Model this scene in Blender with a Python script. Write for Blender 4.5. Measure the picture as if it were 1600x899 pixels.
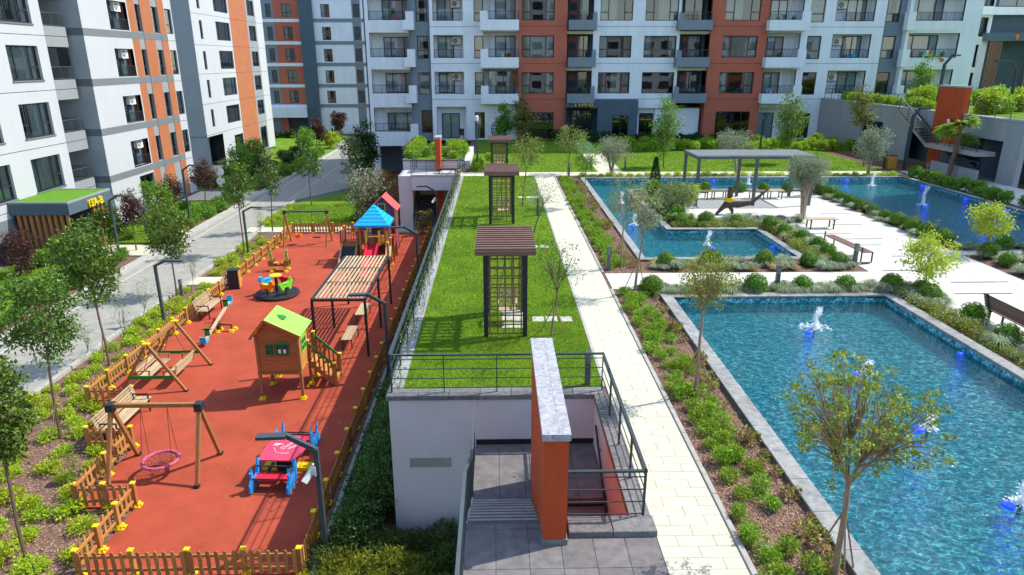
import bpy, math, random
import numpy as np
from mathutils import Vector, Matrix

for _o in list(bpy.data.objects):
    bpy.data.objects.remove(_o)
scene = bpy.context.scene
C = scene.collection
rad = math.radians
PI = math.pi
R = random.Random(11)
N = np.random.default_rng(5)

# ------------------------------------------------------------------ camera
cam_d = bpy.data.cameras.new('camera')
cam = bpy.data.objects.new('camera', cam_d)
C.objects.link(cam)
cam_d.sensor_width = 36.0
cam_d.lens = 24.0
cam_d.clip_start = 0.1
cam_d.clip_end = 2000.0
cam.location = (0.0, 0.0, 7.2)
cam.rotation_euler = (rad(90 - 18.38), 0.0, rad(-1.24))
scene.camera = cam

# ------------------------------------------------------------------ light
SUN = Vector((0.797, 0.255, 1.0)).normalized()
sun_el = math.asin(SUN.z)
sun_az = math.atan2(SUN.x, SUN.y)
world = bpy.data.worlds.new('World')
scene.world = world
world.use_nodes = True
wn = world.node_tree.nodes
sky = wn.new('ShaderNodeTexSky')
sky.sky_type = 'NISHITA'
sky.sun_disc = False
sky.sun_elevation = sun_el
sky.sun_rotation = sun_az
sky.air_density = 1.0
sky.dust_density = 0.6
bg = wn['Background']
bg.inputs['Strength'].default_value = 0.15
world.node_tree.links.new(sky.outputs[0], bg.inputs['Color'])
sl = bpy.data.lights.new('sun', 'SUN')
sl.energy = 2.6
sl.angle = rad(0.5)
sl.color = (1.0, 0.955, 0.88)
so = bpy.data.objects.new('sun', sl)
C.objects.link(so)
so.rotation_euler = SUN.to_track_quat('Z', 'Y').to_euler()
so.location = (40, 20, 60)
vs = scene.view_settings
vs.view_transform = 'Standard'
vs.look = 'None'
vs.exposure = 1.18
vs.gamma = 1.0
scene.cycles.max_bounces = 6
scene.cycles.transparent_max_bounces = 12

# ------------------------------------------------------------------ mesh helpers
class MB:
    """collects shapes and becomes one mesh"""
    def __init__(s):
        s.v = []; s.f = []; s.m = []
    def quad(s, a, b, c, d, m=0):
        n = len(s.v); s.v += [a, b, c, d]; s.f.append((n, n+1, n+2, n+3)); s.m.append(m)
    def box(s, x0, x1, y0, y1, z0, z1, m=0):
        n = len(s.v)
        s.v += [(x0,y0,z0),(x1,y0,z0),(x1,y1,z0),(x0,y1,z0),(x0,y0,z1),(x1,y0,z1),(x1,y1,z1),(x0,y1,z1)]
        for f in ((0,3,2,1),(4,5,6,7),(0,1,5,4),(1,2,6,5),(2,3,7,6),(3,0,4,7)):
            s.f.append(tuple(n+i for i in f)); s.m.append(m)
        return s
    def bar(s, a, b, w, h=None, up=(0,0,1), m=0):
        """box beam from a to b"""
        h = h or w
        a = Vector(a); b = Vector(b); d = (b-a).normalized(); u = Vector(up)
        if abs(d.dot(u)) > .98: u = Vector((0,1,0))
        r = d.cross(u).normalized(); u = r.cross(d)
        n = len(s.v)
        for p in (a, b):
            for i, j in ((-1,-1),(1,-1),(1,1),(-1,1)):
                s.v.append(tuple(p + r*(i*w/2) + u*(j*h/2)))
        for f in ((0,1,2,3),(7,6,5,4),(0,4,5,1),(1,5,6,2),(2,6,7,3),(3,7,4,0)):
            s.f.append(tuple(n+i for i in f)); s.m.append(m)
        return s
    def tube(s, pts, r, k=6, m=0, cap=True):
        """tube through points with radius (number or list)"""
        pts = [Vector(p) for p in pts]; n0 = len(s.v); L = len(pts)
        for i, p in enumerate(pts):
            d = (pts[min(i+1, L-1)] - pts[max(i-1, 0)]).normalized()
            u = Vector((0,0,1)) if abs(d.z) < .9 else Vector((1,0,0))
            a = d.cross(u).normalized(); b = a.cross(d)
            rr = r[i] if hasattr(r, '__len__') else r
            for j in range(k):
                t = 2*PI*j/k
                s.v.append(tuple(p + a*(rr*math.cos(t)) + b*(rr*math.sin(t))))
        for i in range(L-1):
            for j in range(k):
                q = (j+1) % k
                s.f.append((n0+i*k+j, n0+i*k+q, n0+(i+1)*k+q, n0+(i+1)*k+j)); s.m.append(m)
        if cap:
            s.f.append(tuple(n0+j for j in range(k))[::-1]); s.m.append(m)
            s.f.append(tuple(n0+(L-1)*k+j for j in range(k))); s.m.append(m)
        return s
    def lathe(s, prof, k=12, cx=0, cy=0, m=0):
        n0 = len(s.v)
        for r, z in prof:
            for j in range(k):
                t = 2*PI*j/k
                s.v.append((cx+r*math.cos(t), cy+r*math.sin(t), z))
        for i in range(len(prof)-1):
            for j in range(k):
                q = (j+1) % k
                s.f.append((n0+i*k+j, n0+i*k+q, n0+(i+1)*k+q, n0+(i+1)*k+j)); s.m.append(m)
        s.f.append(tuple(n0+j for j in range(k))[::-1]); s.m.append(m)
        s.f.append(tuple(n0+(len(prof)-1)*k+j for j in range(k))); s.m.append(m)
        return s
    def prism(s, poly, t, plane='xz', off=0.0, m=0):
        """flat outline with thickness t"""
        n = len(s.v); k = len(poly)
        for q in (off, off+t):
            for a, b in poly:
                s.v.append({'xz': (a,q,b), 'yz': (q,a,b), 'xy': (a,b,q)}[plane])
        s.f.append(tuple(range(n, n+k))); s.m.append(m)
        s.f.append(tuple(range(n+2*k-1, n+k-1, -1))); s.m.append(m)
        for i in range(k):
            j = (i+1) % k
            s.f.append((n+i, n+k+i, n+k+j, n+j)); s.m.append(m)
        return s
    def mesh(s, name, mats):
        me = bpy.data.meshes.new(name)
        me.from_pydata(s.v, [], s.f)
        for mt in (mats if isinstance(mats, (list, tuple)) else [mats]): me.materials.append(mt)
        if any(s.m): me.polygons.foreach_set('material_index', s.m)
        me.update()
        return me

def fix_normals(me):
    import bmesh
    b = bmesh.new(); b.from_mesh(me); bmesh.ops.recalc_face_normals(b, faces=b.faces); b.to_mesh(me); b.free()

def link(name, me, parent=None, loc=None, rot=None, label=None, cat=None, group=None, kind=None):
    o = bpy.data.objects.new(name, me); C.objects.link(o)
    if parent is not None: o.parent = parent
    if loc is not None: o.location = loc
    if rot is not None: o.rotation_euler = rot if hasattr(rot, '__len__') else (0,0,rot)
    if label: o['label'] = label
    if cat: o['category'] = cat
    if group: o['group'] = group
    if kind: o['kind'] = kind
    return o
def obj(name, mb, mt, parent=None, **k):
    return link(name, mb.mesh(name, mt), parent, **k)
def thing(name, label, cat, loc=(0,0,0), rot=0, group=None):
    return link(name, None, None, loc, rot, label, cat, group)
def struct(name, mb, mt, parent=None, **k):
    return link(name, mb.mesh(name, mt), parent, kind='structure', **k)
def dup(root, loc=None, rot=None, label=None, group=None, scale=None):
    r = root.copy(); C.objects.link(r)
    if loc is not None: r.location = loc
    if rot is not None: r.rotation_euler = (0,0,rot)
    if label: r['label'] = label
    if group: r['group'] = group
    if scale is not None: r.scale = scale if hasattr(scale, '__len__') else (scale,)*3
    for ch in list(root.children):
        c = ch.copy(); C.objects.link(c); c.parent = r
        for g in list(ch.children):
            d = g.copy(); C.objects.link(d); d.parent = c
    return r
def bevel_box(w, d, h, b):
    """box centred in x,y from z=0 to h with chamfered top edges"""
    m = MB(); n = 0
    x, y = w/2, d/2
    m.v = [(-x,-y,0),(x,-y,0),(x,y,0),(-x,y,0),(-x,-y,h-b),(x,-y,h-b),(x,y,h-b),(-x,y,h-b),
           (-x+b,-y+b,h),(x-b,-y+b,h),(x-b,y-b,h),(-x+b,y-b,h)]
    m.f = [(3,2,1,0),(0,1,5,4),(1,2,6,5),(2,3,7,6),(3,0,4,7),(4,5,9,8),(5,6,10,9),(6,7,11,10),(7,4,8,11),(8,9,10,11)]
    m.m = [0]*len(m.f)
    return m

# ------------------------------------------------------------------ materials
def srgb(h):
    return h
def mat(name, col, rough=.7, var=0.0, vscale=3.0, col2=None, bump=0.0, bscale=20.0, metal=0.0, spec=.22,
        rnd=0.0, hue=0.0, detail=4, trans=0.0, streak=None, coat=0.0):
    """procedural paint/stone/wood: base colour varied by noise, per-object random tint, fine bump"""
    m = bpy.data.materials.new(name); m.use_nodes = True
    nt = m.node_tree; nd = nt.nodes; lk = nt.links
    p = nd['Principled BSDF']; out = nd['Material Output']
    p.inputs['Roughness'].default_value = rough
    p.inputs['Metallic'].default_value = metal
    p.inputs['Specular IOR Level'].default_value = spec
    if coat: p.inputs['Coat Weight'].default_value = coat
    geo = nd.new('ShaderNodeNewGeometry')
    vec = geo.outputs['Position']
    if streak:
        mp = nd.new('ShaderNodeMapping'); mp.inputs['Scale'].default_value = streak
        lk.new(vec, mp.inputs['Vector']); vec = mp.outputs[0]
    c = (*col, 1)
    last = None
    if var or col2:
        nz = nd.new('ShaderNodeTexNoise'); nz.inputs['Scale'].default_value = vscale; nz.inputs['Detail'].default_value = detail
        nz.inputs['Roughness'].default_value = .65
        lk.new(vec, nz.inputs['Vector'])
        rp = nd.new('ShaderNodeValToRGB')
        rp.color_ramp.elements[0].position = .32; rp.color_ramp.elements[1].position = .68
        c2 = col2 or tuple(min(1, x*(1+var)) for x in col)
        c1 = col if col2 else tuple(x*(1-var) for x in col)
        rp.color_ramp.elements[0].color = (*c1, 1); rp.color_ramp.elements[1].color = (*c2, 1)
        lk.new(nz.outputs['Fac'], rp.inputs[0]); last = rp.outputs[0]
    if rnd or hue:
        oi = nd.new('ShaderNodeObjectInfo'); hs = nd.new('ShaderNodeHueSaturation')
        mr = nd.new('ShaderNodeMapRange'); mr.inputs['To Min'].default_value = 1-rnd; mr.inputs['To Max'].default_value = 1+rnd
        lk.new(oi.outputs['Random'], mr.inputs[0]); lk.new(mr.outputs[0], hs.inputs['Value'])
        if hue:
            mh = nd.new('ShaderNodeMapRange'); mh.inputs['To Min'].default_value = .5-hue; mh.inputs['To Max'].default_value = .5+hue
            lk.new(oi.outputs['Random'], mh.inputs[0]); lk.new(mh.outputs[0], hs.inputs['Hue'])
        if last: lk.new(last, hs.inputs['Color'])
        else: hs.inputs['Color'].default_value = c
        last = hs.outputs[0]
    if last: lk.new(last, p.inputs['Base Color'])
    else: p.inputs['Base Color'].default_value = c
    if bump:
        bz = nd.new('ShaderNodeTexNoise'); bz.inputs['Scale'].default_value = bscale; bz.inputs['Detail'].default_value = 5
        lk.new(vec, bz.inputs['Vector'])
        bp = nd.new('ShaderNodeBump'); bp.inputs['Strength'].default_value = bump; bp.inputs['Distance'].default_value = .02
        lk.new(bz.outputs['Fac'], bp.inputs['Height']); lk.new(bp.outputs[0], p.inputs['Normal'])
    if trans:
        tr = nd.new('ShaderNodeBsdfTranslucent'); mx = nd.new('ShaderNodeMixShader'); mx.inputs[0].default_value = trans
        if last: lk.new(last, tr.inputs['Color'])
        else: tr.inputs['Color'].default_value = c
        lk.new(p.outputs[0], mx.inputs[1]); lk.new(tr.outputs[0], mx.inputs[2]); lk.new(mx.outputs[0], out.inputs['Surface'])
    return m
def emit(name, col, s):
    m = bpy.data.materials.new(name); m.use_nodes = True
    p = m.node_tree.nodes['Principled BSDF']
    p.inputs['Base Color'].default_value = (*col, 1); p.inputs['Emission Color'].default_value = (*col, 1); p.inputs['Emission Strength'].default_value = s
    return m
def glassy(name, tint, amount, rough=.02, bump=0.0, bscale=.5):
    """thin pane: fresnel mirror over tinted see-through"""
    m = bpy.data.materials.new(name); m.use_nodes = True
    nt = m.node_tree; nd = nt.nodes; lk = nt.links
    nd.remove(nd['Principled BSDF']); out = nd['Material Output']
    tr = nd.new('ShaderNodeBsdfTransparent'); tr.inputs[0].default_value = (*tint, 1)
    gl = nd.new('ShaderNodeBsdfGlossy'); gl.inputs['Roughness'].default_value = rough
    fr = nd.new('ShaderNodeFresnel'); fr.inputs[0].default_value = 1.55
    ad = nd.new('ShaderNodeMath'); ad.operation = 'ADD'; ad.inputs[1].default_value = amount
    lk.new(fr.outputs[0], ad.inputs[0])
    mx = nd.new('ShaderNodeMixShader'); lk.new(ad.outputs[0], mx.inputs[0])
    lk.new(tr.outputs[0], mx.inputs[1]); lk.new(gl.outputs[0], mx.inputs[2]); lk.new(mx.outputs[0], out.inputs['Surface'])
    if bump:
        geo = nd.new('ShaderNodeNewGeometry')
        bz = nd.new('ShaderNodeTexNoise'); bz.inputs['Scale'].default_value = bscale; bz.inputs['Detail'].default_value = 2
        lk.new(geo.outputs['Position'], bz.inputs['Vector'])
        bp = nd.new('ShaderNodeBump'); bp.inputs['Strength'].default_value = bump; bp.inputs['Distance'].default_value = .1
        lk.new(bz.outputs['Fac'], bp.inputs['Height']); lk.new(bp.outputs[0], gl.inputs['Normal']); lk.new(bp.outputs[0], fr.inputs['Normal'])
    return m

M = {}
M['white'] = mat('white_render', (.60,.58,.57), .85, .05, 1.2, bump=.15, bscale=60)
M['facade_white'] = mat('facade_white', (.76,.81,.85), .85, .06, 1.6, bump=.1, bscale=40, streak=(1,1,.22))
M['facade_grey'] = mat('facade_grey', (.21,.25,.285), .85, .06, .6, bump=.1, bscale=40)
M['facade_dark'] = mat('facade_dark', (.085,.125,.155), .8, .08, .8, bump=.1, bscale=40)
M['facade_rust'] = mat('facade_rust', (.46,.135,.085), .85, .06, .7, bump=.1, bscale=40)
M['soffit'] = mat('soffit', (.62,.60,.50), .9, .05, 1)
M['white_sun'] = mat('painted_white_wall', (.475,.49,.49), .85, .03, 1.2, bump=.1, bscale=30, streak=(1,1,.22))
M['grey_slot'] = mat('grey_slot', (.27,.29,.29), .85, .05, .7, bump=.1, bscale=40)
M['terrace_render'] = mat('terrace_render', (.33,.335,.335), .85, .08, 1.2, bump=.15, bscale=50, streak=(1,1,.3))
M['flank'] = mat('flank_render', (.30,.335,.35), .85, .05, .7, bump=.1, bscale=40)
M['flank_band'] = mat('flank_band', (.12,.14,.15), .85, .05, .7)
M['grey_band'] = mat('grey_band', (.165,.185,.19), .85, .05, .7, bump=.1, bscale=40)
M['orange_wall'] = mat('orange_panel', (.40,.145,.062), .8, .07, .9, bump=.1, bscale=40)
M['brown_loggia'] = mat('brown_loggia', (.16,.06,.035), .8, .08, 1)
M['terracotta'] = mat('terracotta_render', (.50,.080,.022), .75, .10, 1.6, bump=.3, bscale=70, streak=(1.5,1.5,.5))
M['frame'] = mat('window_frame', (.028,.034,.037), .45, spec=.4)
M['glass'] = glassy('window_glass', (.62,.70,.70), .075, .015, .03, .5)
M['glass2'] = glassy('window_glass_dark', (.45,.52,.53), .08, .015, .03, .5)
M['room'] = mat('room_dark', (.055,.065,.068), .9, .2, .8)
M['curtain'] = mat('curtain', (.74,.78,.75), .9, .12, 7, streak=(6,6,.15), trans=.2)
M['metal'] = mat('dark_metal', (.035,.045,.05), .45, .15, 4, metal=.3)
M['metal2'] = mat('grey_metal', (.10,.125,.13), .4, .1, 4, metal=.3)
M['rail'] = mat('rail_paint', (.055,.075,.078), .38, .12, 5, metal=.2)
M['granite'] = mat('granite_coping', (.165,.165,.16), .7, .3, 9, rnd=.18, bump=.2, bscale=80)
M['granite_lt'] = mat('granite_light', (.22,.225,.23), .6, col2=(.50,.50,.51), vscale=14, bump=.1, bscale=80, detail=8)
M['pool_coping'] = mat('pool_coping', (.27,.27,.25), .75, .3, 6, rnd=.12, bump=.3, bscale=60)
M['stone_dark'] = mat('landing_stone', (.165,.152,.145), .65, .22, 5, rnd=.10, bump=.15, bscale=70)
M['stone_blue'] = mat('stair_stone', (.12,.13,.14), .6, .2, 5, rnd=.08, bump=.15, bscale=70)
M['path'] = mat('cream_paver', (.56,.535,.40), .8, .08, 5, rnd=.03, bump=.2, bscale=60)
M['path_joint'] = mat('paver_joint', (.46,.43,.35), .9, .2, 8)
M['plaza'] = mat('plaza_slab', (.55,.53,.46), .75, .09, 3, rnd=.05, bump=.15, bscale=60)
M['slot'] = mat('drain_slot', (.05,.05,.05), .7)
M['kerb'] = mat('kerb_stone', (.38,.37,.325), .8, .15, 4, rnd=.06, bump=.2, bscale=60)
M['road'] = mat('road_paving', (.30,.293,.25), .85, .14, 2.2, bump=.25, bscale=50)
M['road_stripe'] = mat('road_stripe', (.44,.42,.34), .85, .12, 6)
M['mulch'] = mat('mulch_soil', (.10,.055,.038), .95, col2=(.24,.145,.10), vscale=9, bump=.6, bscale=45, detail=8)
M['chip'] = mat('bark_chip', (.24,.125,.085), .9, col2=(.50,.33,.24), vscale=26)
M['soil_dry'] = mat('dry_soil', (.15,.09,.05), .95, col2=(.27,.18,.10), vscale=8, bump=.5, bscale=45, detail=8)
M['rubber'] = mat('red_rubber', (.375,.066,.032), .85, .17, .9, bump=.35, bscale=160, detail=7)
M['lawn'] = mat('lawn', (.075,.165,.006), .95, col2=(.15,.26,.010), vscale=.9, bump=.8, bscale=70, detail=9)
M['lawn_dry'] = mat('rough_ground', (.10,.12,.085), .95, col2=(.15,.16,.13), vscale=.3)
M['blade'] = mat('grass_blade', (.085,.195,.006), .7, col2=(.25,.34,.02), vscale=1.3, trans=.35)
M['turf'] = mat('green_roof_turf', (.10,.24,.015), .95, .15, 3, bump=.6, bscale=90)
M['wood_fence'] = mat('fence_wood', (.42,.19,.055), .6, .22, 5, rnd=.16, hue=.008, streak=(9,9,1), bump=.15, bscale=30)
M['wood_fence_dk'] = mat('fence_wood_stained', (.30,.125,.03), .55, .25, 5, rnd=.15, streak=(9,9,1), bump=.15, bscale=30)
M['wood_red'] = mat('house_boards', (.40,.125,.04), .6, .22, 4, rnd=.10, streak=(1,1,9), bump=.15, bscale=30)
M['wood_honey'] = mat('honey_boards', (.58,.27,.07), .55, .2, 4, rnd=.10, streak=(1,1,9), bump=.15, bscale=30)
M['wood_post'] = mat('round_timber', (.33,.15,.055), .55, .2, 4, streak=(6,6,.8), bump=.15, bscale=30)
M['wood_grey'] = mat('bench_slat', (.46,.35,.21), .7, .2, 4, rnd=.15, streak=(2,2,6), bump=.15, bscale=40)
M['wood_brown'] = mat('pergola_wood', (.19,.11,.082), .6, .2, 3, rnd=.12, streak=(1,8,8), bump=.2, bscale=30)
M['wood_slat'] = mat('entrance_slat', (.42,.17,.05), .6, .2, 3, rnd=.1, streak=(8,8,1))
M['yellow'] = mat('yellow_cap', (.80,.58,.01), .5, .08, 6)
M['green'] = mat('lime_paint', (.27,.58,.085), .6, .07, 5)
M['green_dk'] = mat('green_paint', (.03,.20,.035), .5, .1, 5)
M['blue'] = mat('blue_paint', (.025,.30,.78), .4, .06, 6)
M['cyan'] = mat('cyan_plastic', (.02,.42,.72), .35, .06, 6)
M['red'] = mat('red_plastic', (.62,.025,.05), .35, .06, 6)
M['pink'] = mat('pink_table', (.72,.06,.12), .45, .05, 6)
M['coral'] = mat('coral_roof', (.62,.10,.09), .6, .08, 6)
M['purple'] = mat('purple_boards', (.16,.06,.10), .6, .15, 5, rnd=.1)
M['orange_pl'] = mat('orange_plastic', (.85,.20,.01), .35, .05, 6)
M['lime_pl'] = mat('lime_plastic', (.20,.68,.04), .35, .05, 6)
M['rope'] = mat('rope', (.10,.035,.035), .8, .2, 30)
M['pink_ring'] = mat('pink_ring', (.50,.10,.16), .6, .25, 14)
M['black'] = mat('black_rubber', (.03,.03,.033), .6, .3, 5)
M['plastic_white'] = mat('white_casing', (.75,.75,.72), .45, .04, 5)
M['gold'] = mat('gold_letters', (.85,.50,.02), .4)
M['bark'] = mat('bark', (.17,.115,.075), .9, .35, 12, streak=(3,3,.8), bump=.5, bscale=40)
M['bark_lt'] = mat('bark_light', (.30,.215,.14), .85, .3, 12, streak=(3,3,.8), bump=.4, bscale=40)
M['bark_olive'] = mat('bark_olive', (.32,.24,.17), .9, .35, 9, streak=(3,3,.8), bump=.6, bscale=30)
M['caustic_tile'] = None
M['pole'] = mat('lamp_paint', (.062,.085,.088), .42, .1, 4, metal=.2)
M['lens'] = mat('lamp_lens', (.6,.62,.6), .3)
M['bin_wood'] = mat('bin_boards', (.55,.26,.05), .6, .15, 4)
M['vent'] = mat('vent_panel', (.29,.30,.25), .8, .15, 6)
M['skirt'] = mat('skirting', (.02,.022,.024), .6)
M['drift'] = mat('driftwood', (.10,.065,.05), .9, .4, 7, bump=.6, bscale=25)
def leafmat(n, a, b, tr=.3, sc=5.0, rough=.5, rnd=.1, hue=.012):
    M[n] = mat(n, a, rough, col2=b, vscale=sc, trans=tr, rnd=rnd, hue=hue, detail=3, spec=.22)
leafmat('leaf_magnolia', (0.035, 0.09, 0.012), (0.17, 0.28, 0.04), 0.22, 6, .35)
leafmat('leaf_dark', (0.018, 0.055, 0.018), (0.055, 0.12, 0.03), 0.2, 5, .35)
leafmat('leaf_plum', (0.05, 0.022, 0.024), (0.15, 0.075, 0.06), 0.3, 6)
leafmat('leaf_myrtle', (.11,.19,.02), (.38,.41,.05), 0.35, 5, .45)
M['stucco'] = mat('bright_render', (.70,.71,.72), .85, .05, 1.2)
leafmat('leaf_yellow', (0.26, 0.36, 0.02), (0.56, 0.62, 0.06), 0.45, 6)
leafmat('leaf_olive', (0.17, 0.225, 0.12), (0.4, 0.46, 0.3), 0.3, 7, .5)
leafmat('leaf_birch', (0.11, 0.18, 0.03), (0.32, 0.38, 0.08), 0.35, 4)
leafmat('leaf_rust', (.13,.07,.03), (.26,.18,.07), .3, 4)
leafmat('leaf_bright', (.19,.33,.02), (.42,.58,.05), .4, 4)
leafmat('leaf_column', (0.085, 0.21, 0.022), (0.24, 0.42, 0.045), 0.35, 4)
leafmat('leaf_lime', (.25,.37,.014), (.58,.70,.045), 0.4, 9)
leafmat('leaf_bed', (0.13, 0.27, 0.015), (0.33, 0.50, 0.035), 0.35, 9)
leafmat('leaf_box', (0.055, 0.15, 0.014), (0.2, 0.36, 0.03), 0.3, 12)
leafmat('leaf_ivy', (0.03, 0.085, 0.02), (0.11, 0.22, 0.05), 0.25, 4)
leafmat('leaf_conifer', (.02,.065,.018), (.055,.12,.03), .15, 8)
leafmat('leaf_juniper', (0.04, 0.085, 0.02), (0.14, 0.2, 0.04), 0.25, 5)
leafmat('leaf_golden', (.10,.15,.02), (.40,.40,.035), .35, 6)
leafmat('leaf_fescue', (.17,.24,.14), (.38,.44,.27), .3, 6)
leafmat('leaf_straw', (.34,.25,.09), (.56,.43,.18), .3, 6)
leafmat('leaf_spike', (.10,.15,.035), (.25,.31,.09), .3, 6)
leafmat('leaf_palm', (0.14, 0.28, 0.03), (0.4, 0.55, 0.08), 0.4, 3)
leafmat('leaf_oleander', (0.06, 0.13, 0.03), (0.18, 0.28, 0.07), 0.3, 5)
M['flower_pink'] = mat('flower_pink', (.75,.18,.22), .6, .2, 8, trans=.3)
M['flower_red'] = mat('flower_red', (.72,.09,.07), .6, .25, 8, trans=.3)
M['flower_pale'] = mat('flower_pale', (.78,.62,.55), .6, .15, 8, trans=.3)
# ------------------------------------------------------------------ plants
def np_mesh(name, V, F, mats, mi=None):
    me = bpy.data.meshes.new(name)
    V = np.asarray(V, np.float32); F = np.asarray(F, np.int32); k = F.shape[1]
    me.vertices.add(len(V)); me.vertices.foreach_set('co', V.ravel())
    me.loops.add(F.size); me.loops.foreach_set('vertex_index', F.ravel())
    me.polygons.add(len(F))
    me.polygons.foreach_set('loop_start', np.arange(0, F.size, k, dtype=np.int32))
    me.polygons.foreach_set('loop_total', np.full(len(F), k, np.int32))
    for mt in (mats if isinstance(mats, (list, tuple)) else [mats]): me.materials.append(mt)
    if mi is not None: me.polygons.foreach_set('material_index', np.asarray(mi, np.int32))
    me.update(calc_edges=True)
    return me
def unit(a):
    return a/np.maximum(np.linalg.norm(a, axis=-1, keepdims=True), 1e-6)
def leaf_quads(P, L, W, up=.5, out=None, outw=0.0, curl=.18):
    """one diamond leaf (two folded triangles' worth of quad) at every point"""
    n = len(P)
    d = N.normal(size=(n, 3))
    if out is not None: d = unit(d) + out*outw
    d = unit(d)
    nr = unit(unit(N.normal(size=(n, 3))) + np.array([0, 0, up]))
    s = unit(np.cross(nr, d))
    nr = np.cross(d, s)
    l = (L*(.7+.6*N.random(n)))[:, None]; w = (W*(.7+.6*N.random(n)))[:, None]
    a = P; b = P + d*l*.45 + s*w*.5; c = P + d*l - nr*l*curl; e = P + d*l*.45 - s*w*.5
    V = np.stack([a, b, c, e], 1).reshape(-1, 3)
    F = np.arange(4*n).reshape(n, 4)
    return V, F
def clump_points(Cn, per, r, flat=.8):
    k = len(Cn)
    o = N.normal(size=(k*per, 3))*np.repeat(np.asarray(r)*np.ones(k), per)[:, None]*.55
    o[:, 2] *= flat
    return np.repeat(Cn, per, 0) + o
def ellipsoid_targets(n, c, r, mind, inner=.35, zmin=None):
    out = []; tries = 0; c = np.array(c); r = np.array(r)
    while len(out) < n and tries < n*40:
        tries += 1
        d = unit(N.normal(size=3)); q = (inner + (1-inner)*N.random()**.6)
        q *= 1 + .18*math.sin(3*math.atan2(d[1], d[0])+c[2]) * (N.random()*.8+.4)
        p = c + d*r*q
        if zmin is not None and p[2] < zmin: continue
        if all(np.linalg.norm((p-o)/r) > mind for o in out): out.append(p)
    return np.array(out)
def tree_mesh(hf, zc, r, limbs=4, clumps=40, per=30, cr=.22, leaf=(.11,.05), trunk=.045, lean=(0,0), mats=('bark','leaf_magnolia'),
              mind=.22, inner=.3, up=.5, seed=1, twig=1.0, stems=1, droop=0.0, off=(0,0), zmin=None, extra=None):
    """returns (wood mesh, leaf mesh); base at the origin"""
    global N
    N = np.random.default_rng(seed)
    rr = random.Random(seed)
    fork = Vector((lean[0], lean[1], hf))
    r = tuple(q*.9 for q in r)
    T = ellipsoid_targets(clumps, (lean[0]+off[0], lean[1]+off[1], zc), r, mind, inner, zmin)
    w = MB()
    if stems == 1:
        pts = [Vector((0,0,-.05)), Vector((lean[0]*.2+rr.uniform(-.02,.02), lean[1]*.2, hf*.33)), Vector((lean[0]*.6+rr.uniform(-.02,.02), lean[1]*.6, hf*.68)), fork]
        w.tube(pts, [trunk*1.25, trunk, trunk*.92, trunk*.85], 7)
    az = np.arctan2(T[:,1]-fork.y, T[:,0]-fork.x)
    order = np.argsort(az); groups = np.array_split(order, limbs)
    for gi, g in enumerate(groups):
        if len(g) == 0: continue
        m = Vector(T[g].mean(0)); m = fork.lerp(m, .62); m.z = max(m.z, fork.z+.1)
        st = fork
        if stems > 1: st = Vector((rr.uniform(-.08,.08), rr.uniform(-.08,.08), 0.0))
        k1 = st.lerp(m, .5) + Vector((rr.uniform(-.06,.06), rr.uniform(-.06,.06), .06))
        rl = trunk*(.55 if stems == 1 else .8)
        w.tube([st, k1, m], [rl, rl*.8, rl*.55], 6)
        for i in g:
            t = Vector(T[i]); b0 = k1.lerp(m, rr.uniform(.0, 1))
            md = b0.lerp(t, .55) + Vector((rr.uniform(-.05,.05), rr.uniform(-.05,.05), .05))
            w.tube([b0, md, t], [rl*.38*twig, rl*.25*twig, rl*.1*twig], 4, cap=False)
    P = clump_points(T, per, cr)
    cc = np.array((lean[0]+off[0], lean[1]+off[1], zc))
    out = unit(P-cc) + np.array([0, 0, -droop])
    V, F = leaf_quads(P, leaf[0], leaf[1], up, out, .55)
    wm = w.mesh('trunk', M[mats[0]])
    lm = M[mats[1]]; mi = None; ml = [lm]
    if extra:
        ml = [lm]+[M[e] for e, _ in extra]
        q = N.random(len(F)); mi = np.zeros(len(F), np.int32); acc = 0
        for k, (_, fr) in enumerate(extra):
            mi[(q >= acc) & (q < acc+fr)] = k+1; acc += fr
    return wm, np_mesh('crown', V, F, ml, mi)
def tree(name, meshes, loc, label, cat='tree', group=None, rot=0.0, scale=1.0):
    t = thing(name, label, cat, loc, rot, group)
    t.scale = scale if hasattr(scale, '__len__') else (scale,)*3
    link('trunk', meshes[0], t); link('crown', meshes[1], t)
    return t
def bush_mesh(r, n, leaf, lm, seed=1, up=.6, lumps=7, zc=.8, core=None, extra=None, shell=.55):
    """low plant: a dome of leaf clumps, radius r=(rx,ry,rz)"""
    global N
    N = np.random.default_rng(seed)
    r = np.array(r)
    d = unit(N.normal(size=(lumps, 3))); d[:, 2] = np.abs(d[:, 2])
    Cn = d*r*.5 + np.array([0, 0, r[2]*.35])
    per = n//lumps
    o = unit(N.normal(size=(lumps*per, 3)))*(shell+(1-shell)*N.random((lumps*per, 1)))
    P = np.repeat(Cn, per, 0) + o*r*.55
    P[:, 2] = np.maximum(P[:, 2], .02)
    out = unit(P-np.array([0, 0, r[2]*.2]))
    V, F = leaf_quads(P, leaf[0], leaf[1], up, out, .9)
    ml = [M[lm]]; mi = None
    if extra:
        ml += [M[e] for e, _ in extra]; q = N.random(len(F)); mi = np.zeros(len(F), np.int32); acc = 0
        top = P[:, 2] > np.median(P[:, 2])*.8
        for k, (_, fr) in enumerate(extra):
            mi[(q >= acc) & (q < acc+fr) & top] = k+1; acc += fr
    return np_mesh('foliage', V, F, ml, mi)
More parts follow.
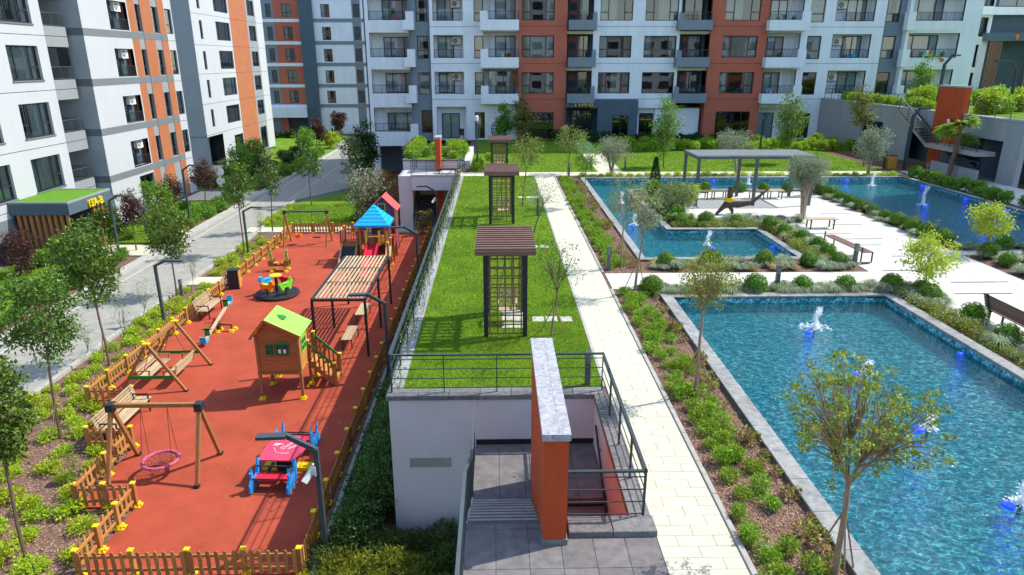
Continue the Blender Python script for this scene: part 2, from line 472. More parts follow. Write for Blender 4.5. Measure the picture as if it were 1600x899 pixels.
def ball_mesh(r, n, leaf, lm, seed=1):
    global N
    N = np.random.default_rng(seed)
    d = unit(N.normal(size=(n, 3)))
    rad_ = r*(.86+.14*N.random((n, 1)))*(1+.06*np.sin(5*d[:, :1]+seed)+.05*np.cos(7*d[:, 1:2]))
    P = d*rad_; P[:, 2] = P[:, 2]*.92 + r*.8; P[:, 2] = np.maximum(P[:, 2], .01)
    nr = unit(d + N.normal(size=(n, 3))*.45); t = unit(np.cross(nr, N.normal(size=(n, 3)))); s = np.cross(nr, t)*leaf*.38; t = t*leaf
    V = np.stack([P-t*.5, P+s, P+t*.5, P-s], 1).reshape(-1, 3); F = np.arange(4*n).reshape(n, 4)
    k = n//4; dc = d[:k]; Pc = dc*r*.8; Pc[:, 2] = np.maximum(Pc[:, 2]*.92+r*.8, .01); tc = unit(np.cross(dc, N.normal(size=(k, 3)))); sc_ = np.cross(dc, tc)*leaf; tc = tc*leaf*1.4
    V2 = np.stack([Pc-tc, Pc+sc_, Pc+tc, Pc-sc_], 1).reshape(-1, 3)
    return np_mesh('foliage', np.concatenate([V, V2]), np.concatenate([F, np.arange(4*k).reshape(k, 4)+4*n]), M[lm])
def blades_mesh(n, h, spread, w, lm, seed=1, arch=.5, base=.06):
    """tuft of arching blades, each two quads"""
    global N
    N = np.random.default_rng(seed)
    a = N.random(n)*2*PI; dirs = np.stack([np.cos(a), np.sin(a), np.zeros(n)], 1)
    b = dirs*(base*N.random((n, 1))); hh = (h*(.6+.5*N.random(n)))[:, None]; sp = (spread*(.3+.8*N.random(n)))[:, None]
    s = np.stack([-np.sin(a), np.cos(a), np.zeros(n)], 1)*w*.5
    z = np.array([0, 0, 1.])
    m_ = b + dirs*sp*.4 + z*hh*.75; t = b + dirs*sp + z*hh*(1-arch*.5)
    V = np.stack([b-s, b+s, m_+s, m_-s, t+s*.2, t-s*.2], 1).reshape(-1, 3)
    i = np.arange(n)*6
    F = np.concatenate([np.stack([i, i+1, i+2, i+3], 1), np.stack([i+3, i+2, i+4, i+5], 1)])
    return np_mesh('foliage', V, F, M[lm])
def plant(name, me, loc, label, cat, group=None, rot=None, scale=1.0):
    o = link(name, me, None, loc, rot if rot is not None else R.uniform(0, 6.28), label, cat, group)
    o.scale = scale if hasattr(scale, '__len__') else (scale,)*3
    return o
def grass_patch(name, rects, dens, h, w, z=0.0, label=None, lm='blade'):
    """short blades scattered over rectangles (x0,x1,y0,y1): one mass"""
    Ps = []
    for x0, x1, y0, y1 in rects:
        n = int((x1-x0)*(y1-y0)*dens)
        Ps.append(np.stack([x0+(x1-x0)*N.random(n), y0+(y1-y0)*N.random(n), np.full(n, z)], 1))
    P = np.concatenate(Ps); n = len(P)
    a = N.random(n)*2*PI; s = np.stack([np.cos(a), np.sin(a), 0*a], 1)*w*.5
    t = N.normal(size=(n, 3))*h*.45; t[:, 2] = h*(.5+.7*N.random(n))
    V = np.stack([P-s, P+s, P+t], 1).reshape(-1, 3)
    o = link(name, np_mesh(name, V, np.arange(3*n).reshape(n, 3), M[lm]), label=label, cat='grass', kind='stuff')
    return o
def chips(name, rects, dens, size, z, label, mats=('chip',), parent=None, cat='mulch'):
    Ps = []
    for x0, x1, y0, y1 in rects:
        n = int(abs(x1-x0)*abs(y1-y0)*dens)
        Ps.append(np.stack([x0+(x1-x0)*N.random(n), y0+(y1-y0)*N.random(n), z+.012*N.random(n)], 1))
    P = np.concatenate(Ps)
    V, F = leaf_quads(P, size, size*.5, 1.6)
    V[:, 2] = np.maximum(V[:, 2], z+.004)
    return link(name, np_mesh(name, V, F, M[mats[0]]), parent, label=label, cat=cat, kind='stuff')
# ------------------------------------------------------------------ the setting: lower ground
LO = -3.70
def poly_sheet(name, pts, z0, z1, mt, parent=None, kind='structure', **k):
    m = MB(); m.prism(pts, z1-z0, 'xy', z0)
    me = m.mesh(name, mt); fix_normals(me)
    return link(name, me, parent, kind=kind, **k)
g = MB(); g.quad((-600,-300,LO-.07), (600,-300,LO-.07), (600,900,LO-.07), (-600,900,LO-.07))
struct('ground', g, M['lawn_dry'])
m = MB(); m.box(-20.1, -2.4, 2, 44.9, LO-.2, LO-.066); m.box(-22.4, -20.7, 10, 62, LO-.2, LO-.06); m.box(-12.8, -2.4, 46.3, 66, LO-.2, LO-.064)
struct('planting_bed', m, M['mulch'])
road_r = [(-16.0,-4), (-16.05,14), (-16.05,20), (-16.1,26), (-16.1,34), (-16.0,42), (-16.4,48), (-16.7,56), (-13.0,62.5), (-13.0,66), (-16.2,70.5), (-16.6,90)]
poly_sheet('road', [(-20.1,-4)] + road_r + [(-16.6,98), (-27,112), (-31,112), (-20.1,92)], LO-.30, LO, M['road'])
m = MB()
m.box(-19.62, -19.5, -4, 92, LO-.05, LO+.004)
m.bar((-17.2,56,LO), (-17.2,84,LO), .12, .008)
struct('road_stripe', m, M['road_stripe'])
poly_sheet('pavement', [(-20.75,-4), (-20.22,-4), (-20.22,92), (-20.75,92)], LO-.2, LO+.08, M['kerb'])
# kerb stones: one mesh per length, shared
kb = struct('kerb', bevel_box(.12, .8, .17, .015), M['kerb'], loc=(-20.16, 7.6, LO-.08))
def kerb_line(pts, w=.14, h=.09, step=.8, mt='kerb', z=LO, name='kerb', maxn=120):
    k0 = link(name, None, kind='structure'); made = None; cnt = 0
    me = bevel_box(w, step-.012, h+.1, .012).mesh('kerb_stone', M[mt])
    for (a, b) in zip(pts, pts[1:]):
        a = Vector((*a, 0)); b = Vector((*b, 0)); L = (b-a).length; n = max(1, round(L/step)); an = math.atan2(b.y-a.y, b.x-a.x)-PI/2
        for i in range(n):
            p = a.lerp(b, (i+.5)/n)
            o = link('kerb_stone', me, k0, (p.x, p.y, z-.1), an); o.scale = (1, (L/n)/step, 1)
            cnt += 1
    return k0
bpy.data.objects.remove(kb)
kerb_line([(-20.14,16), (-20.14,66)], .12, .06, 1.0)
kerb_line([(x+.08, y) for x, y in road_r[1:8]], .16, .09, 1.0)
kerb_line([(-13.0,62.6), (-13.0,66)], .16, .09, 1.0)
kerb_line([(-4.12,11.0), (-4.12,44)], .12, .16, 1.0)
play = [(-13.62,44.6), (-13.62,20.62), (-12.16,20.62), (-12.16,17.98), (-10.86,17.98), (-10.86,15.12), (-9.36,15.12), (-9.36,12.6), (-4.42,12.6), (-4.42,44.6)]
poly_sheet('playground_surface', play, LO-.2, LO, M['rubber'])
m = MB(); m.box(-17.0, -2.6, 44.9, 46.3, LO-.1, LO+.01); m.box(-5.9, -3.0, 46.3, 52, LO-.1, LO+.012)
struct('path_north', m, M['path'])
struct('gate_path', MB().box(-15.95, -13.7, 33.6, 34.9, LO-.1, LO+.006), M['path'])
m = MB(); m.box(-26.5, -20.78, 39.2, 41.6, LO-.1, LO+.03); m.box(-26, -20.78, 56, 60, LO-.1, LO+.03)
struct('entrance_path', m, M['path'])
poly_sheet('lawn_north', [(-16.4,46.4), (-16.4,54.2), (-12.8,60.5), (-10,60.5), (-7.0,54), (-6.0,46.4)], LO-.1, LO+.02, M['lawn'])
m = MB(); m.box(-27.2, -22.0, 14, 39.0, LO-.1, LO+.03); m.box(-26, -21.9, 42.2, 55.8, LO-.1, LO+.03); m.box(-29, -20.8, 62, 92, LO-.1, LO+.03); m.box(-60, -22, 92, 106, LO-.1, LO+.03)
struct('lawn_west', m, M['lawn'])
grass_patch('lawn_west_grass', [(-27,-22,18,39), (-26,-22,42.3,55.5)], 130, .09, .035, LO+.03, 'short bright lawn in front of the tower with the green roofed entrance')
grass_patch('lawn_north_grass', [(-16,-8,46.5,54)], 160, .09, .035, LO+.02, 'short bright lawn behind the playground fence')
chips('bark_mulch', [(-15.9,-9.6,10.5,22), (-15.9,-13.8,22,44)], 150, .075, LO-.066, 'brown bark mulch round the lime shrubs beside the picket fence')

# ------------------------------------------------------------------ the raised garden deck
pools = [(5.20,12.72,2.0,20.72), (5.34,7.85,24.75,44.05), (7.85,11.85,24.75,29.9), (7.85,26.6,39.3,44.05), (18.75,26.6,26.4,39.3)]
well = (-.55, 2.2, 9.42, 13.92)
def free(x, y):
    if well[0]-1e-3 < x < well[1] and well[2] < y < well[3]: return False
    if x < -.56 and y < 13.95: return False
    return not any(a < x < b and c < y < d for a, b, c, d in pools)
xs = sorted(set([-2.45, -.56, 31.0] + [well[0], well[1]] + [q for p in pools for q in p[:2]]))
ys = sorted(set([3.0, 13.95, 45.0, 67.0] + [well[2], well[3]] + [q for p in pools for q in p[2:]]))
m = MB()
for x0, x1 in zip(xs, xs[1:]):
    for y0, y1 in zip(ys, ys[1:]):
        if free((x0+x1)/2, (y0+y1)/2): m.quad((x0,y0,-.03), (x1,y0,-.03), (x1,y1,-.03), (x0,y1,-.03))
struct('deck_soil', m, M['mulch'])

# pools: basin walls and floor, coping stones, water
def caustic_tile_mat():  # blue pool tile with rippling caustic light painted into its colour
    mm = bpy.data.materials.new('pool_caustic_tile'); mm.use_nodes = True
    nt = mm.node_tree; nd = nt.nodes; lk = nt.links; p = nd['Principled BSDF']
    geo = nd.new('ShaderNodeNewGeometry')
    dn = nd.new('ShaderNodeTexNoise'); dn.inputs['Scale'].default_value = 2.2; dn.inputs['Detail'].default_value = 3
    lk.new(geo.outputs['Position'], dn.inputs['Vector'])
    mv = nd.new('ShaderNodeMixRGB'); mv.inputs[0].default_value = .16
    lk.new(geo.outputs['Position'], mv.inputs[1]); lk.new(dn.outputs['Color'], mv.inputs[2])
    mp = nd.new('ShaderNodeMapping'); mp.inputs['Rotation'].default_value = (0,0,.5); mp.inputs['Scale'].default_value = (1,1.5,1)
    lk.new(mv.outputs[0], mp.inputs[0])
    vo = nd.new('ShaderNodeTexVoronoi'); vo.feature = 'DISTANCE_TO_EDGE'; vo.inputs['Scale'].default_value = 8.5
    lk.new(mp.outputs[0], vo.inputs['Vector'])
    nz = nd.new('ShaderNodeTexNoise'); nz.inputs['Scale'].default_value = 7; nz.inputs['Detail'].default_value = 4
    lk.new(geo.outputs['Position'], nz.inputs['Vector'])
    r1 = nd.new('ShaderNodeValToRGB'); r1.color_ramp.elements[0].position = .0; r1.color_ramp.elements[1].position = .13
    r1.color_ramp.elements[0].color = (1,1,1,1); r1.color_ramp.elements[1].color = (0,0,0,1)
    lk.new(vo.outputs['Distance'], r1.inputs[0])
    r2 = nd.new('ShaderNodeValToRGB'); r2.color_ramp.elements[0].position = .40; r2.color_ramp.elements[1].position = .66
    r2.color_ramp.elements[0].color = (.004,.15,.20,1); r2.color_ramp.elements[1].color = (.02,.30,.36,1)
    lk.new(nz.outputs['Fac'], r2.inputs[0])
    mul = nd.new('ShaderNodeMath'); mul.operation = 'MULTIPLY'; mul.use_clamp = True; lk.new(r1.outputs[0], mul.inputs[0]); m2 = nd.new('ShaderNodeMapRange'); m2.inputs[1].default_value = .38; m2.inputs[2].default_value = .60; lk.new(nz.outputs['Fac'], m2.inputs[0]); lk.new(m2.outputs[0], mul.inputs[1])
    mx = nd.new('ShaderNodeMixRGB'); lk.new(mul.outputs[0], mx.inputs[0]); lk.new(r2.outputs[0], mx.inputs[1]); mx.inputs[2].default_value = (.42,.86,.90,1)  # pale streaks stand in for sunlight focused by the ripples
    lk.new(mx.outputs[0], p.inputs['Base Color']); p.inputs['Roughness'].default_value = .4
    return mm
M['caustic_tile'] = caustic_tile_mat()
def water_mat():
    mm = bpy.data.materials.new('pool_water'); mm.use_nodes = True
    nt = mm.node_tree; nd = nt.nodes; lk = nt.links
    nd.remove(nd['Principled BSDF']); out = nd['Material Output']
    geo = nd.new('ShaderNodeNewGeometry')
    mp = nd.new('ShaderNodeMapping'); mp.inputs['Rotation'].default_value = (0,0,.55); mp.inputs['Scale'].default_value = (1,1.9,1)
    lk.new(geo.outputs['Position'], mp.inputs[0])
    n1 = nd.new('ShaderNodeTexNoise'); n1.inputs['Scale'].default_value = 4.2; n1.inputs['Detail'].default_value = 4; n1.inputs['Distortion'].default_value = .6
    lk.new(mp.outputs[0], n1.inputs['Vector'])
    bp = nd.new('ShaderNodeBump'); bp.inputs['Strength'].default_value = 1.0; bp.inputs['Distance'].default_value = .16
    lk.new(n1.outputs['Fac'], bp.inputs['Height'])
    tr = nd.new('ShaderNodeBsdfTransparent'); tr.inputs[0].default_value = (.60,.89,.92,1)
    gl = nd.new('ShaderNodeBsdfGlossy'); gl.inputs['Roughness'].default_value = .06
    fr = nd.new('ShaderNodeFresnel'); fr.inputs[0].default_value = 1.33
    for n in (gl, fr): lk.new(bp.outputs[0], n.inputs['Normal'])
    df = nd.new('ShaderNodeBsdfDiffuse'); df.inputs[0].default_value = (.010,.145,.175,1)
    bd = nd.new('ShaderNodeMixShader'); bd.inputs[0].default_value = .2; lk.new(tr.outputs[0], bd.inputs[1]); lk.new(df.outputs[0], bd.inputs[2])
    mx = nd.new('ShaderNodeMixShader'); lk.new(fr.outputs[0], mx.inputs[0]); lk.new(bd.outputs[0], mx.inputs[1]); lk.new(gl.outputs[0], mx.inputs[2])
    lk.new(mx.outputs[0], out.inputs['Surface'])
    return mm
M['water'] = water_mat()
WZ = -.15
def pool(name, rects, outline, cw, ztop):
    """rects fill the pool; outline is the outer coping edge, counter-clockwise; coping runs inside it"""
    b = MB(); w = MB()
    for x0, x1, y0, y1 in rects:
        b.quad((x0,y0,-.45), (x1,y0,-.45), (x1,y1,-.45), (x0,y1,-.45)); w.quad((x0,y0,WZ), (x1,y0,WZ), (x1,y1,WZ), (x0,y1,WZ))
    n = len(outline)
    ins = []
    for i in range(n):
        p = Vector(outline[i]); a = (p-Vector(outline[i-1])).normalized(); c = (Vector(outline[(i+1) % n])-p).normalized()
        ins.append(p + Vector((-a.y, a.x))*cw + Vector((-c.y, c.x))*cw)
    for i in range(n):
        a, c = ins[i], ins[(i+1) % n]
        b.quad((a.x,a.y,-.45), (c.x,c.y,-.45), (c.x,c.y,ztop-.05), (a.x,a.y,ztop-.05))
        a, c = Vector(outline[i]), Vector(outline[(i+1) % n])
        b.quad((a.x,a.y,ztop-.05), (c.x,c.y,ztop-.05), (c.x,c.y,-.2), (a.x,a.y,-.2), 1)
    root = struct(name+'_basin', b, [M['caustic_tile'], M['pool_coping']])
    struct(name+'_water', w, M['water'])
    # coping stones
    cache = {}
    for i in range(n):
        a, c = Vector(outline[i]), Vector(outline[(i+1) % n]); a2, c2 = ins[i], ins[(i+1) % n]
        L = (c-a).length; k = max(1, round(L/.95)); d = (c-a)/L; nn = Vector((-d.y, d.x))
        for j in range(k):
            s0, s1 = L*j/k+.003, L*(j+1)/k-.003
            if j == 0 or j == k-1:
                p0 = a+d*s0; p1 = a+d*s1
                q0 = a2 if j == 0 else p0+nn*cw
                q1 = c2 if j == k-1 else p1+nn*cw
                st = MB(); st.prism([tuple(p0), tuple(p1), tuple(q1), tuple(q0)], .09, 'xy', ztop-.09)
                o = link('coping_stone', st.mesh('coping_stone', M['pool_coping']), root)
            else:
                key = round(s1-s0, 3)
                if key not in cache: cache[key] = bevel_box(cw, key, .09, .008).mesh('coping_stone', M['pool_coping'])
                p = a + d*((s0+s1)/2) + nn*cw/2
                link('coping_stone', cache[key], root, (p.x, p.y, ztop-.09+R.uniform(-.002,.002)), math.atan2(d.y, d.x)-PI/2)
    return root
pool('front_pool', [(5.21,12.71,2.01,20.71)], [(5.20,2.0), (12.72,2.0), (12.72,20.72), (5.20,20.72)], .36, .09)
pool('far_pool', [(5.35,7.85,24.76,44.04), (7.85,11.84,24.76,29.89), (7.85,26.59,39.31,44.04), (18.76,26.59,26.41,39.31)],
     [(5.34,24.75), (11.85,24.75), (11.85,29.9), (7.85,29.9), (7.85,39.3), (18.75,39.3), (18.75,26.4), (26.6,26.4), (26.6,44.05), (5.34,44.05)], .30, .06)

# paving: separate pavers near the camera, one mass beyond
def pavers(parent, x0, x1, y0, y1, tx, ty, z, mt, stagger=.5, gap=.005, th=.03, stuff=False, name='paver'):
    cache = {}; big = MB(); row = 0; y = y0
    while y < y1-.02:
        ye = min(y+ty, y1); x = x0 - (tx*stagger if row % 2 else 0)
        while x < x1-.02:
            a, b = max(x, x0), min(x+tx, x1)
            if b-a > .04:
                w, d = round(b-a-gap, 3), round(ye-y-gap, 3); c = ((a+b)/2, (y+ye)/2)
                if stuff: big.box(c[0]-w/2, c[0]+w/2, c[1]-d/2, c[1]+d/2, z-th, z)
                else:
                    if (w, d) not in cache: cache[(w, d)] = bevel_box(w, d, th, .004).mesh(name, M[mt])
                    link(name, cache[(w, d)], parent, (c[0], c[1], z-th+R.uniform(-.0015,.0015)))
            x += tx
        y = ye; row += 1
    if stuff: link(name, big.mesh(name, M[mt]), parent, kind='stuff')
m = MB(); m.box(2.5, 3.7, 3, 45.0, -.2, -.012)
path = struct('garden_path', m, M['path_joint'])
pavers(path, 2.5, 3.7, 7.0, 24.0, .60, .255, 0, 'path')
pavers(path, 2.5, 3.7, 24.0, 45.0, .60, .255, 0, 'path', stuff=True)
kerb_line([(3.755,6.0), (3.755,21.4)], .1, .03, 1.0, 'kerb', 0.0); kerb_line([(3.755,23.3), (3.755,44.8)], .1, .03, 1.0, 'kerb', 0.0)
kerb_line([(2.46,14.3), (2.46,44.8)], .07, .015, 1.0, 'kerb', 0.0)
m = MB(); m.box(-2.5, 27.5, 45.0, 46.5, -.2, -.012); m.box(6.9, 8.6, 46.5, 66, -.2, -.014)
cross = struct('cross_path', m, M['path_joint'])
pavers(cross, -2.5, 27.5, 45.0, 46.5, .75, .5, 0, 'path', stuff=True); pavers(cross, 6.9, 8.6, 46.5, 66, .6, .5, 0, 'path', stuff=True)
m = MB(); m.box(3.81, 13.35, 21.45, 23.2, -.2, -.013); m.box(13.35, 18.15, 9, 31.2, -.2, -.013); m.box(9.2, 18.15, 31.2, 38.9, -.2, -.0135); m.box(18.15, 31, 25.3, 26.0, -.2, -.013); m.box(27.2, 31, 27, 46.5, -.2, -.0125)
plz = struct('plaza', m, M['path_joint'])
pavers(plz, 3.81, 13.35, 21.45, 23.2, 1.2, .6, 0, 'plaza'); pavers(plz, 13.35, 18.15, 13.0, 31.2, 1.2, .6, 0, 'plaza', .25)
pavers(plz, 9.2, 18.15, 31.2, 38.9, 1.2, .6, 0, 'plaza', .25, stuff=True); pavers(plz, 18.15, 31, 25.3, 26.0, 1.2, .7, 0, 'plaza', stuff=True); pavers(plz, 27.2, 31, 27, 46.5, 1.2, .6, 0, 'plaza', stuff=True)
for i, (x, y, l) in enumerate([(14.6,28.9,1.9), (15.6,27.9,1.6), (16.3,25.2,2.0), (14.9,23.3,2.0), (16.5,21.9,2.0), (15.8,20.7,1.9), (16.2,30.6,1.4), (17.3,18.6,1.9), (15.2,26.9,1.2), (14.5,17.2,1.4), (16.4,16.5,1.8), (29,33.5,2.2), (28.6,36.5,2.2), (12.2,33.1,1.5), (16.8,33.0,1.5)]):
    link('drain_slot', MB().box(-l/2, l/2, -.035, .035, 0, .004).mesh('drain_slot', M['slot']), plz, (x, y, .0015))
m = MB(); m.box(-.35, .35, -.3, .3, 0, .004); link('access_cover', m.mesh('access_cover', M['metal']), plz, (15.5, 17.9, .002))

# lawns of the deck
m = MB(); m.box(-2.2, 2.42, 14.28, 44.95, -.2, .0)
struct('deck_lawn', m, M['lawn'])
m = MB(); m.box(-1.9, 6.88, 46.52, 58, -.2, .0); m.box(8.62, 27, 46.52, 57.5, -.2, .0); m.box(-1.9, 6.88, 58, 66.6, -.2, -.001); m.box(8.62, 30.9, 57.5, 66.6, -.2, -.001)
struct('building_lawn', m, M['lawn'])
grass_patch('deck_lawn_grass', [(-2.18,2.42,14.28,19)], 1500, .055, .012, 0, 'fine mown grass on the raised deck between railing and cream path')
grass_patch('deck_lawn_grass', [(-2.18,2.42,19,28)], 700, .06, .016, 0, 'fine mown grass on the raised deck further back round the trellis arbours')
grass_patch('deck_lawn_grass', [(-2.18,2.42,28,44.9)], 260, .065, .024, 0, 'mown grass at the far end of the raised deck')
grass_patch('building_lawn_grass', [(-1.9,6.8,46.6,58), (8.7,26.8,46.6,57)], 90, .08, .035, 0, 'sunlit lawn between the far pool and the apartment building')
chips('bark_mulch', [(3.85,5.15,6.5,15.5)], 1300, .045, -.03, 'brown bark mulch beside the front pool')
chips('bark_mulch', [(3.85,5.15,15.5,21.4), (3.85,5.3,23.3,44)], 420, .055, -.03, 'brown bark mulch further along the cream path')
step = MB().box(-.17, .17, -.2, .2, -.03, .018).mesh('stepping_stone', M['plaza'])
for i, (x, y, s) in enumerate([(1.17,18.68,1), (1.56,18.68,1), (1.98,18.66,1.05), (.62,18.75,1), (.28,18.8,1), (.62,18.2,1), (.28,18.2,1), (.62,19.25,1), (.28,19.25,1), (1.9,26.9,1), (1.45,26.9,1), (1.3,37.5,1), (1.75,37.5,1), (2.1,37.5,1)]):
    o = link('stepping_stone', step, None, (x, y, 0), R.uniform(-.04,.04), kind='structure'); o.scale = (s, 1, 1)
# ------------------------------------------------------------------ deck walls, stairs and railings
w = thing('retaining_wall', 'pale grey rendered retaining wall under the near railing of the raised lawn', 'wall', (0,14,LO))
obj('wall', MB().box(-2.5, 2.5, -.06, .15, -.1, 3.60), M['white'], w)
obj('wall', MB().box(-2.5, -2.3, .15, 31, -.1, 3.60), M['white'], w)
obj('wall', MB().box(2.2, 2.5, -4.58, -.06, -.1, 3.60), M['white'], w)
obj('vent_panel', MB().box(-2.09, -1.13, -.075, -.058, 1.84, 2.08), M['vent'], w)
obj('skirting', MB().box(-.53, 2.19, -.08, -.062, 2.43, 2.56), M['skirt'], w)
cs = bevel_box(.70, .36, .12, .01).mesh('coping_stone', M['granite'])
for i in range(7): link('coping_stone', cs, w, (-2.2+i*.708, .08, 3.60))
cs2 = bevel_box(.36, .72, .12, .01).mesh('coping_stone', M['granite'])
for i in range(6): link('coping_stone', cs2, w, (2.335, -.47-i*.728, 3.60))
cs3 = bevel_box(.34, .85, .10, .01).mesh('coping_stone', mat('granite_grey', (.30,.305,.30), .7, .2, 8, rnd=.12, bump=.2, bscale=70))
for i in range(36): link('coping_stone', cs3, w, (-2.38, .69+i*.857, 3.60))
for i in range(2): link('coping_stone', bevel_box(.70, .40, .12, .01).mesh('coping_stone', M['granite']), w, (1.45+i*.71, -4.78, 3.69))
# upper landing
m = MB(); m.box(-.57, 2.5, 3.0, 9.42, -.35, -.012)
land = struct('landing', m, M['stone_blue'])
pavers(land, -.57, 2.5, 6.5, 9.40, .51, .92, 0, 'stone_dark', .0, .006)
obj('landing_wall', MB().box(-.56, 2.45, 3.0, 9.3, LO-.1, -.35), M['white'], land)
# staircase
st = thing('staircase', 'dark stone stairs going down behind the tall orange wall', 'stairs', (0, 9.42, LO))
for i in range(8):
    z = 3.70-.16*(i+1)
    s_ = obj('step', MB().box(-.54, .66, .30*i, .30*(i+1)+.02, z-.16, z), M['stone_blue'], st)
    obj('nosing', MB().box(-.53, .65, .30*(i+1)-.03, .30*(i+1)+.022, z-.02, z+.004), M['kerb'], s_)
for i in range(5):
    obj('landing_slab', MB().box(-.54+i*.545, -.54+i*.545+.538, 2.42, 4.49, 2.27, 2.42), M['stone_dark'], st)
for i in range(11):
    z = 2.42-.20*(i+1)
    obj('step', MB().box(1.06, 2.19, 2.42-.33*(i+1), 2.42-.33*i+.02, z-.2, z), M['stone_dark'], st)
m = MB(); m.prism([(0,-.1), (4.49,-.1), (4.49,2.27), (2.4,2.27), (0,3.5)], .05, 'yz', -.6)
o = obj('side_wall', m, M['white'], st); fix_normals(o.data)
# orange walls
def orange_wall(label, loc, dx, y0, y1, z0, z1, capw=.03, rot=0):
    t = thing('orange_wall', label, 'wall', loc, rot)
    obj('wall', MB().box(0, dx, y0, y1, z0, z1), M['terracotta'], t)
    n = max(1, round((y1-y0)/1.0))
    for i in range(n):
        a = y0-capw+(y1-y0+2*capw)*i/n; b = y0-capw+(y1-y0+2*capw)*(i+1)/n-.004
        for q in (0, 1):
            x0 = -capw if q == 0 else dx*.62; x1 = dx*.62-.003 if q == 0 else dx+capw
            obj('cap_stone', MB().box(x0, x1, a, b, z1, z1+.11), M['granite_lt'], t)
    obj('plinth', MB().box(-.02, dx+.02, y0-.02, y0+.4, -.03, .10), M['granite'], t)
    return t
orange_wall('tall orange wall with a speckled granite cap between the two near stair flights', (.67, 8.87, 0), .37, 0, 3.65, -3.7, 1.86)

def railing(label, pts, h=.9, every=1.4, bars=4, group=None, top=.055, vertical=False, name='railing', mt='rail', start_post=True):
    """posts, horizontal rods (or vertical bars) and a top rail along a line of base points"""
    b = Vector(pts[0]); t = thing(name, label, 'railing', b, 0, group)
    P = [Vector(p)-b for p in pts]
    up = Vector((0,0,1))
    for k, (a, c) in enumerate(zip(P, P[1:])):
        L = (c-a).length; n = max(1, round(L/every)); d = (c-a)/L
        obj('top_rail', MB().bar(a+up*h-d*.02, c+up*h+d*.02, top, .035), M[mt], t)
        for i in range(n+1):
            if i == 0 and k > 0: continue
            p = a.lerp(c, i/n)
            obj('post', MB().bar(p+up*.0, p+up*(h-.018), .042, .022, up=d), M[mt], t)
        if vertical:
            obj('bottom_rail', MB().bar(a+up*.1, c+up*.1, .03, .02), M[mt], t)
            q = max(1, round(L/.11))
            for i in range(q):
                p = a.lerp(c, (i+.5)/q)
                obj('bar', MB().bar(p+up*.1, p+up*(h-.018), .03, .010, up=d), M[mt], t)
        else:
            for j in range(bars):
                z = h*(.12+.76*j/(bars-1)) if bars > 1 else h*.5
                obj('rod', MB().bar(a+up*z, c+up*z, .016, .016), M[mt], t)
    return t
railing('long dark metal railing with climbing stems between the playground and the raised lawn', [(-2.44,14.1,.0), (-2.44,44.9,.0)], .96, 1.5)
railing('dark metal railing round the near edge of the lawn and the stairwell', [(-2.44,14.08,.02), (2.36,14.08,.02), (2.36,9.44,.02), (1.10,9.44,.02)], .92, 1.18)
railing('dark railing with upright flats beside the stairs at the bottom edge', [(-.55,6.2,0), (-.55,9.5,0), (-.55,11.9,-1.25), (-.55,13.2,-1.25)], .95, 1.3, vertical=True, mt='metal2')
t = thing('handrail', 'dark tube handrail on the pale inner wall of the stairwell', 'handrail', (2.14, 13.3, -.45))
obj('tube', MB().tube([(0,0,0), (0,-1.0,-.55), (0,-3.3,-2.0)], .025, 8), M['metal'], t)
for y, z in ((-.5,-.275), (-1.6,-.93), (-2.7,-1.62)): obj('bracket', MB().bar((0,y,z), (.06,y,z-.05), .015), M['metal'], t)

# ---- far stairs beside the playground
w = thing('stair_block', 'white rendered stair block with a planted top at the far end of the railing', 'stairs', (-4.2, 48, LO))
obj('wall', MB().box(-2.35, -1.45, -2.7, 9, -.1, 3.66), M['white'], w)
obj('wall', MB().box(-1.44, 2.3, .3, 9, 2.7, 4.25), M['white'], w)
obj('parapet', MB().box(-1.44, 1.7, -2.95, -2.8, 2.75, 3.66), M['white'], w)
obj('landing', MB().box(-1.44, 1.68, -2.79, .3, 3.3, 3.69), M['plaza'], w)
obj('coping', MB().box(-1.5, 1.72, -3.0, -2.7, 3.66, 3.76), M['granite_lt'], w)
obj('coping', MB().box(-2.45, 1.9, .2, .5, 4.25, 4.33), M['granite'], w)
obj('coping', MB().box(-2.45, -2.15, .5, 9, 4.25, 4.33), M['granite'], w)
obj('wall', MB().box(-2.4, -1.45, .3, 9, 3.66, 4.25), M['white'], w)
obj('back_wall', MB().box(-1.44, 1.68, 1.6, 1.75, -.1, 2.9), M['stucco'], w)
obj('brown_soffit', MB().box(.1, 1.6, -2.6, .2, 3.2, 3.29), M['brown_loggia'], w)
for i in range(9): obj('step', MB().box(-1.4, -.2, -1.8+.3*i, -1.5+.3*i, -.1, .19*(i+1)), M['stone_blue'], w)
obj('planter_soil', MB().box(-2.15, 1.9, .5, 9, 4.2, 4.28), M['lawn'], w)
orange_wall('narrow orange wall standing on the far stair landing', (-4.22, 47.0, 0), .36, 0, 1.35, -3.2, 2.2)
railing('dark railing round the far stair landing', [(-5.65,48.2,.05), (-5.65,45.1,.05), (-2.6,45.1,.05), (-2.3,48.2,.05)], .95, 1.0)
railing('dark railing on top of the far planter', [(-6.6,56.5,.58), (-6.6,48.3,.58), (-2.35,48.3,.58)], .85, 1.2)
railing('dark railing of the lower flight under the far landing', [(-5.62,44.9,-3.65), (-5.62,46.5,-2.6), (-5.62,48.6,-2.0)], .95, .8)
t = thing('lounger', 'small dark lounger standing on the far stair landing', 'lounger', (-3.2, 46.0, .0))
obj('bed', MB().box(-.8, .5, -.25, .25, .25, .33), M['metal'], t); obj('backrest', MB().bar((.5,0,.3), (1.05,0,.62), .5, .05), M['metal'], t)
for x in (-.7, .4):
    for y in (-.2, .2): obj('leg', MB().box(x-.02, x+.02, y-.02, y+.02, 0, .25), M['metal'], t)

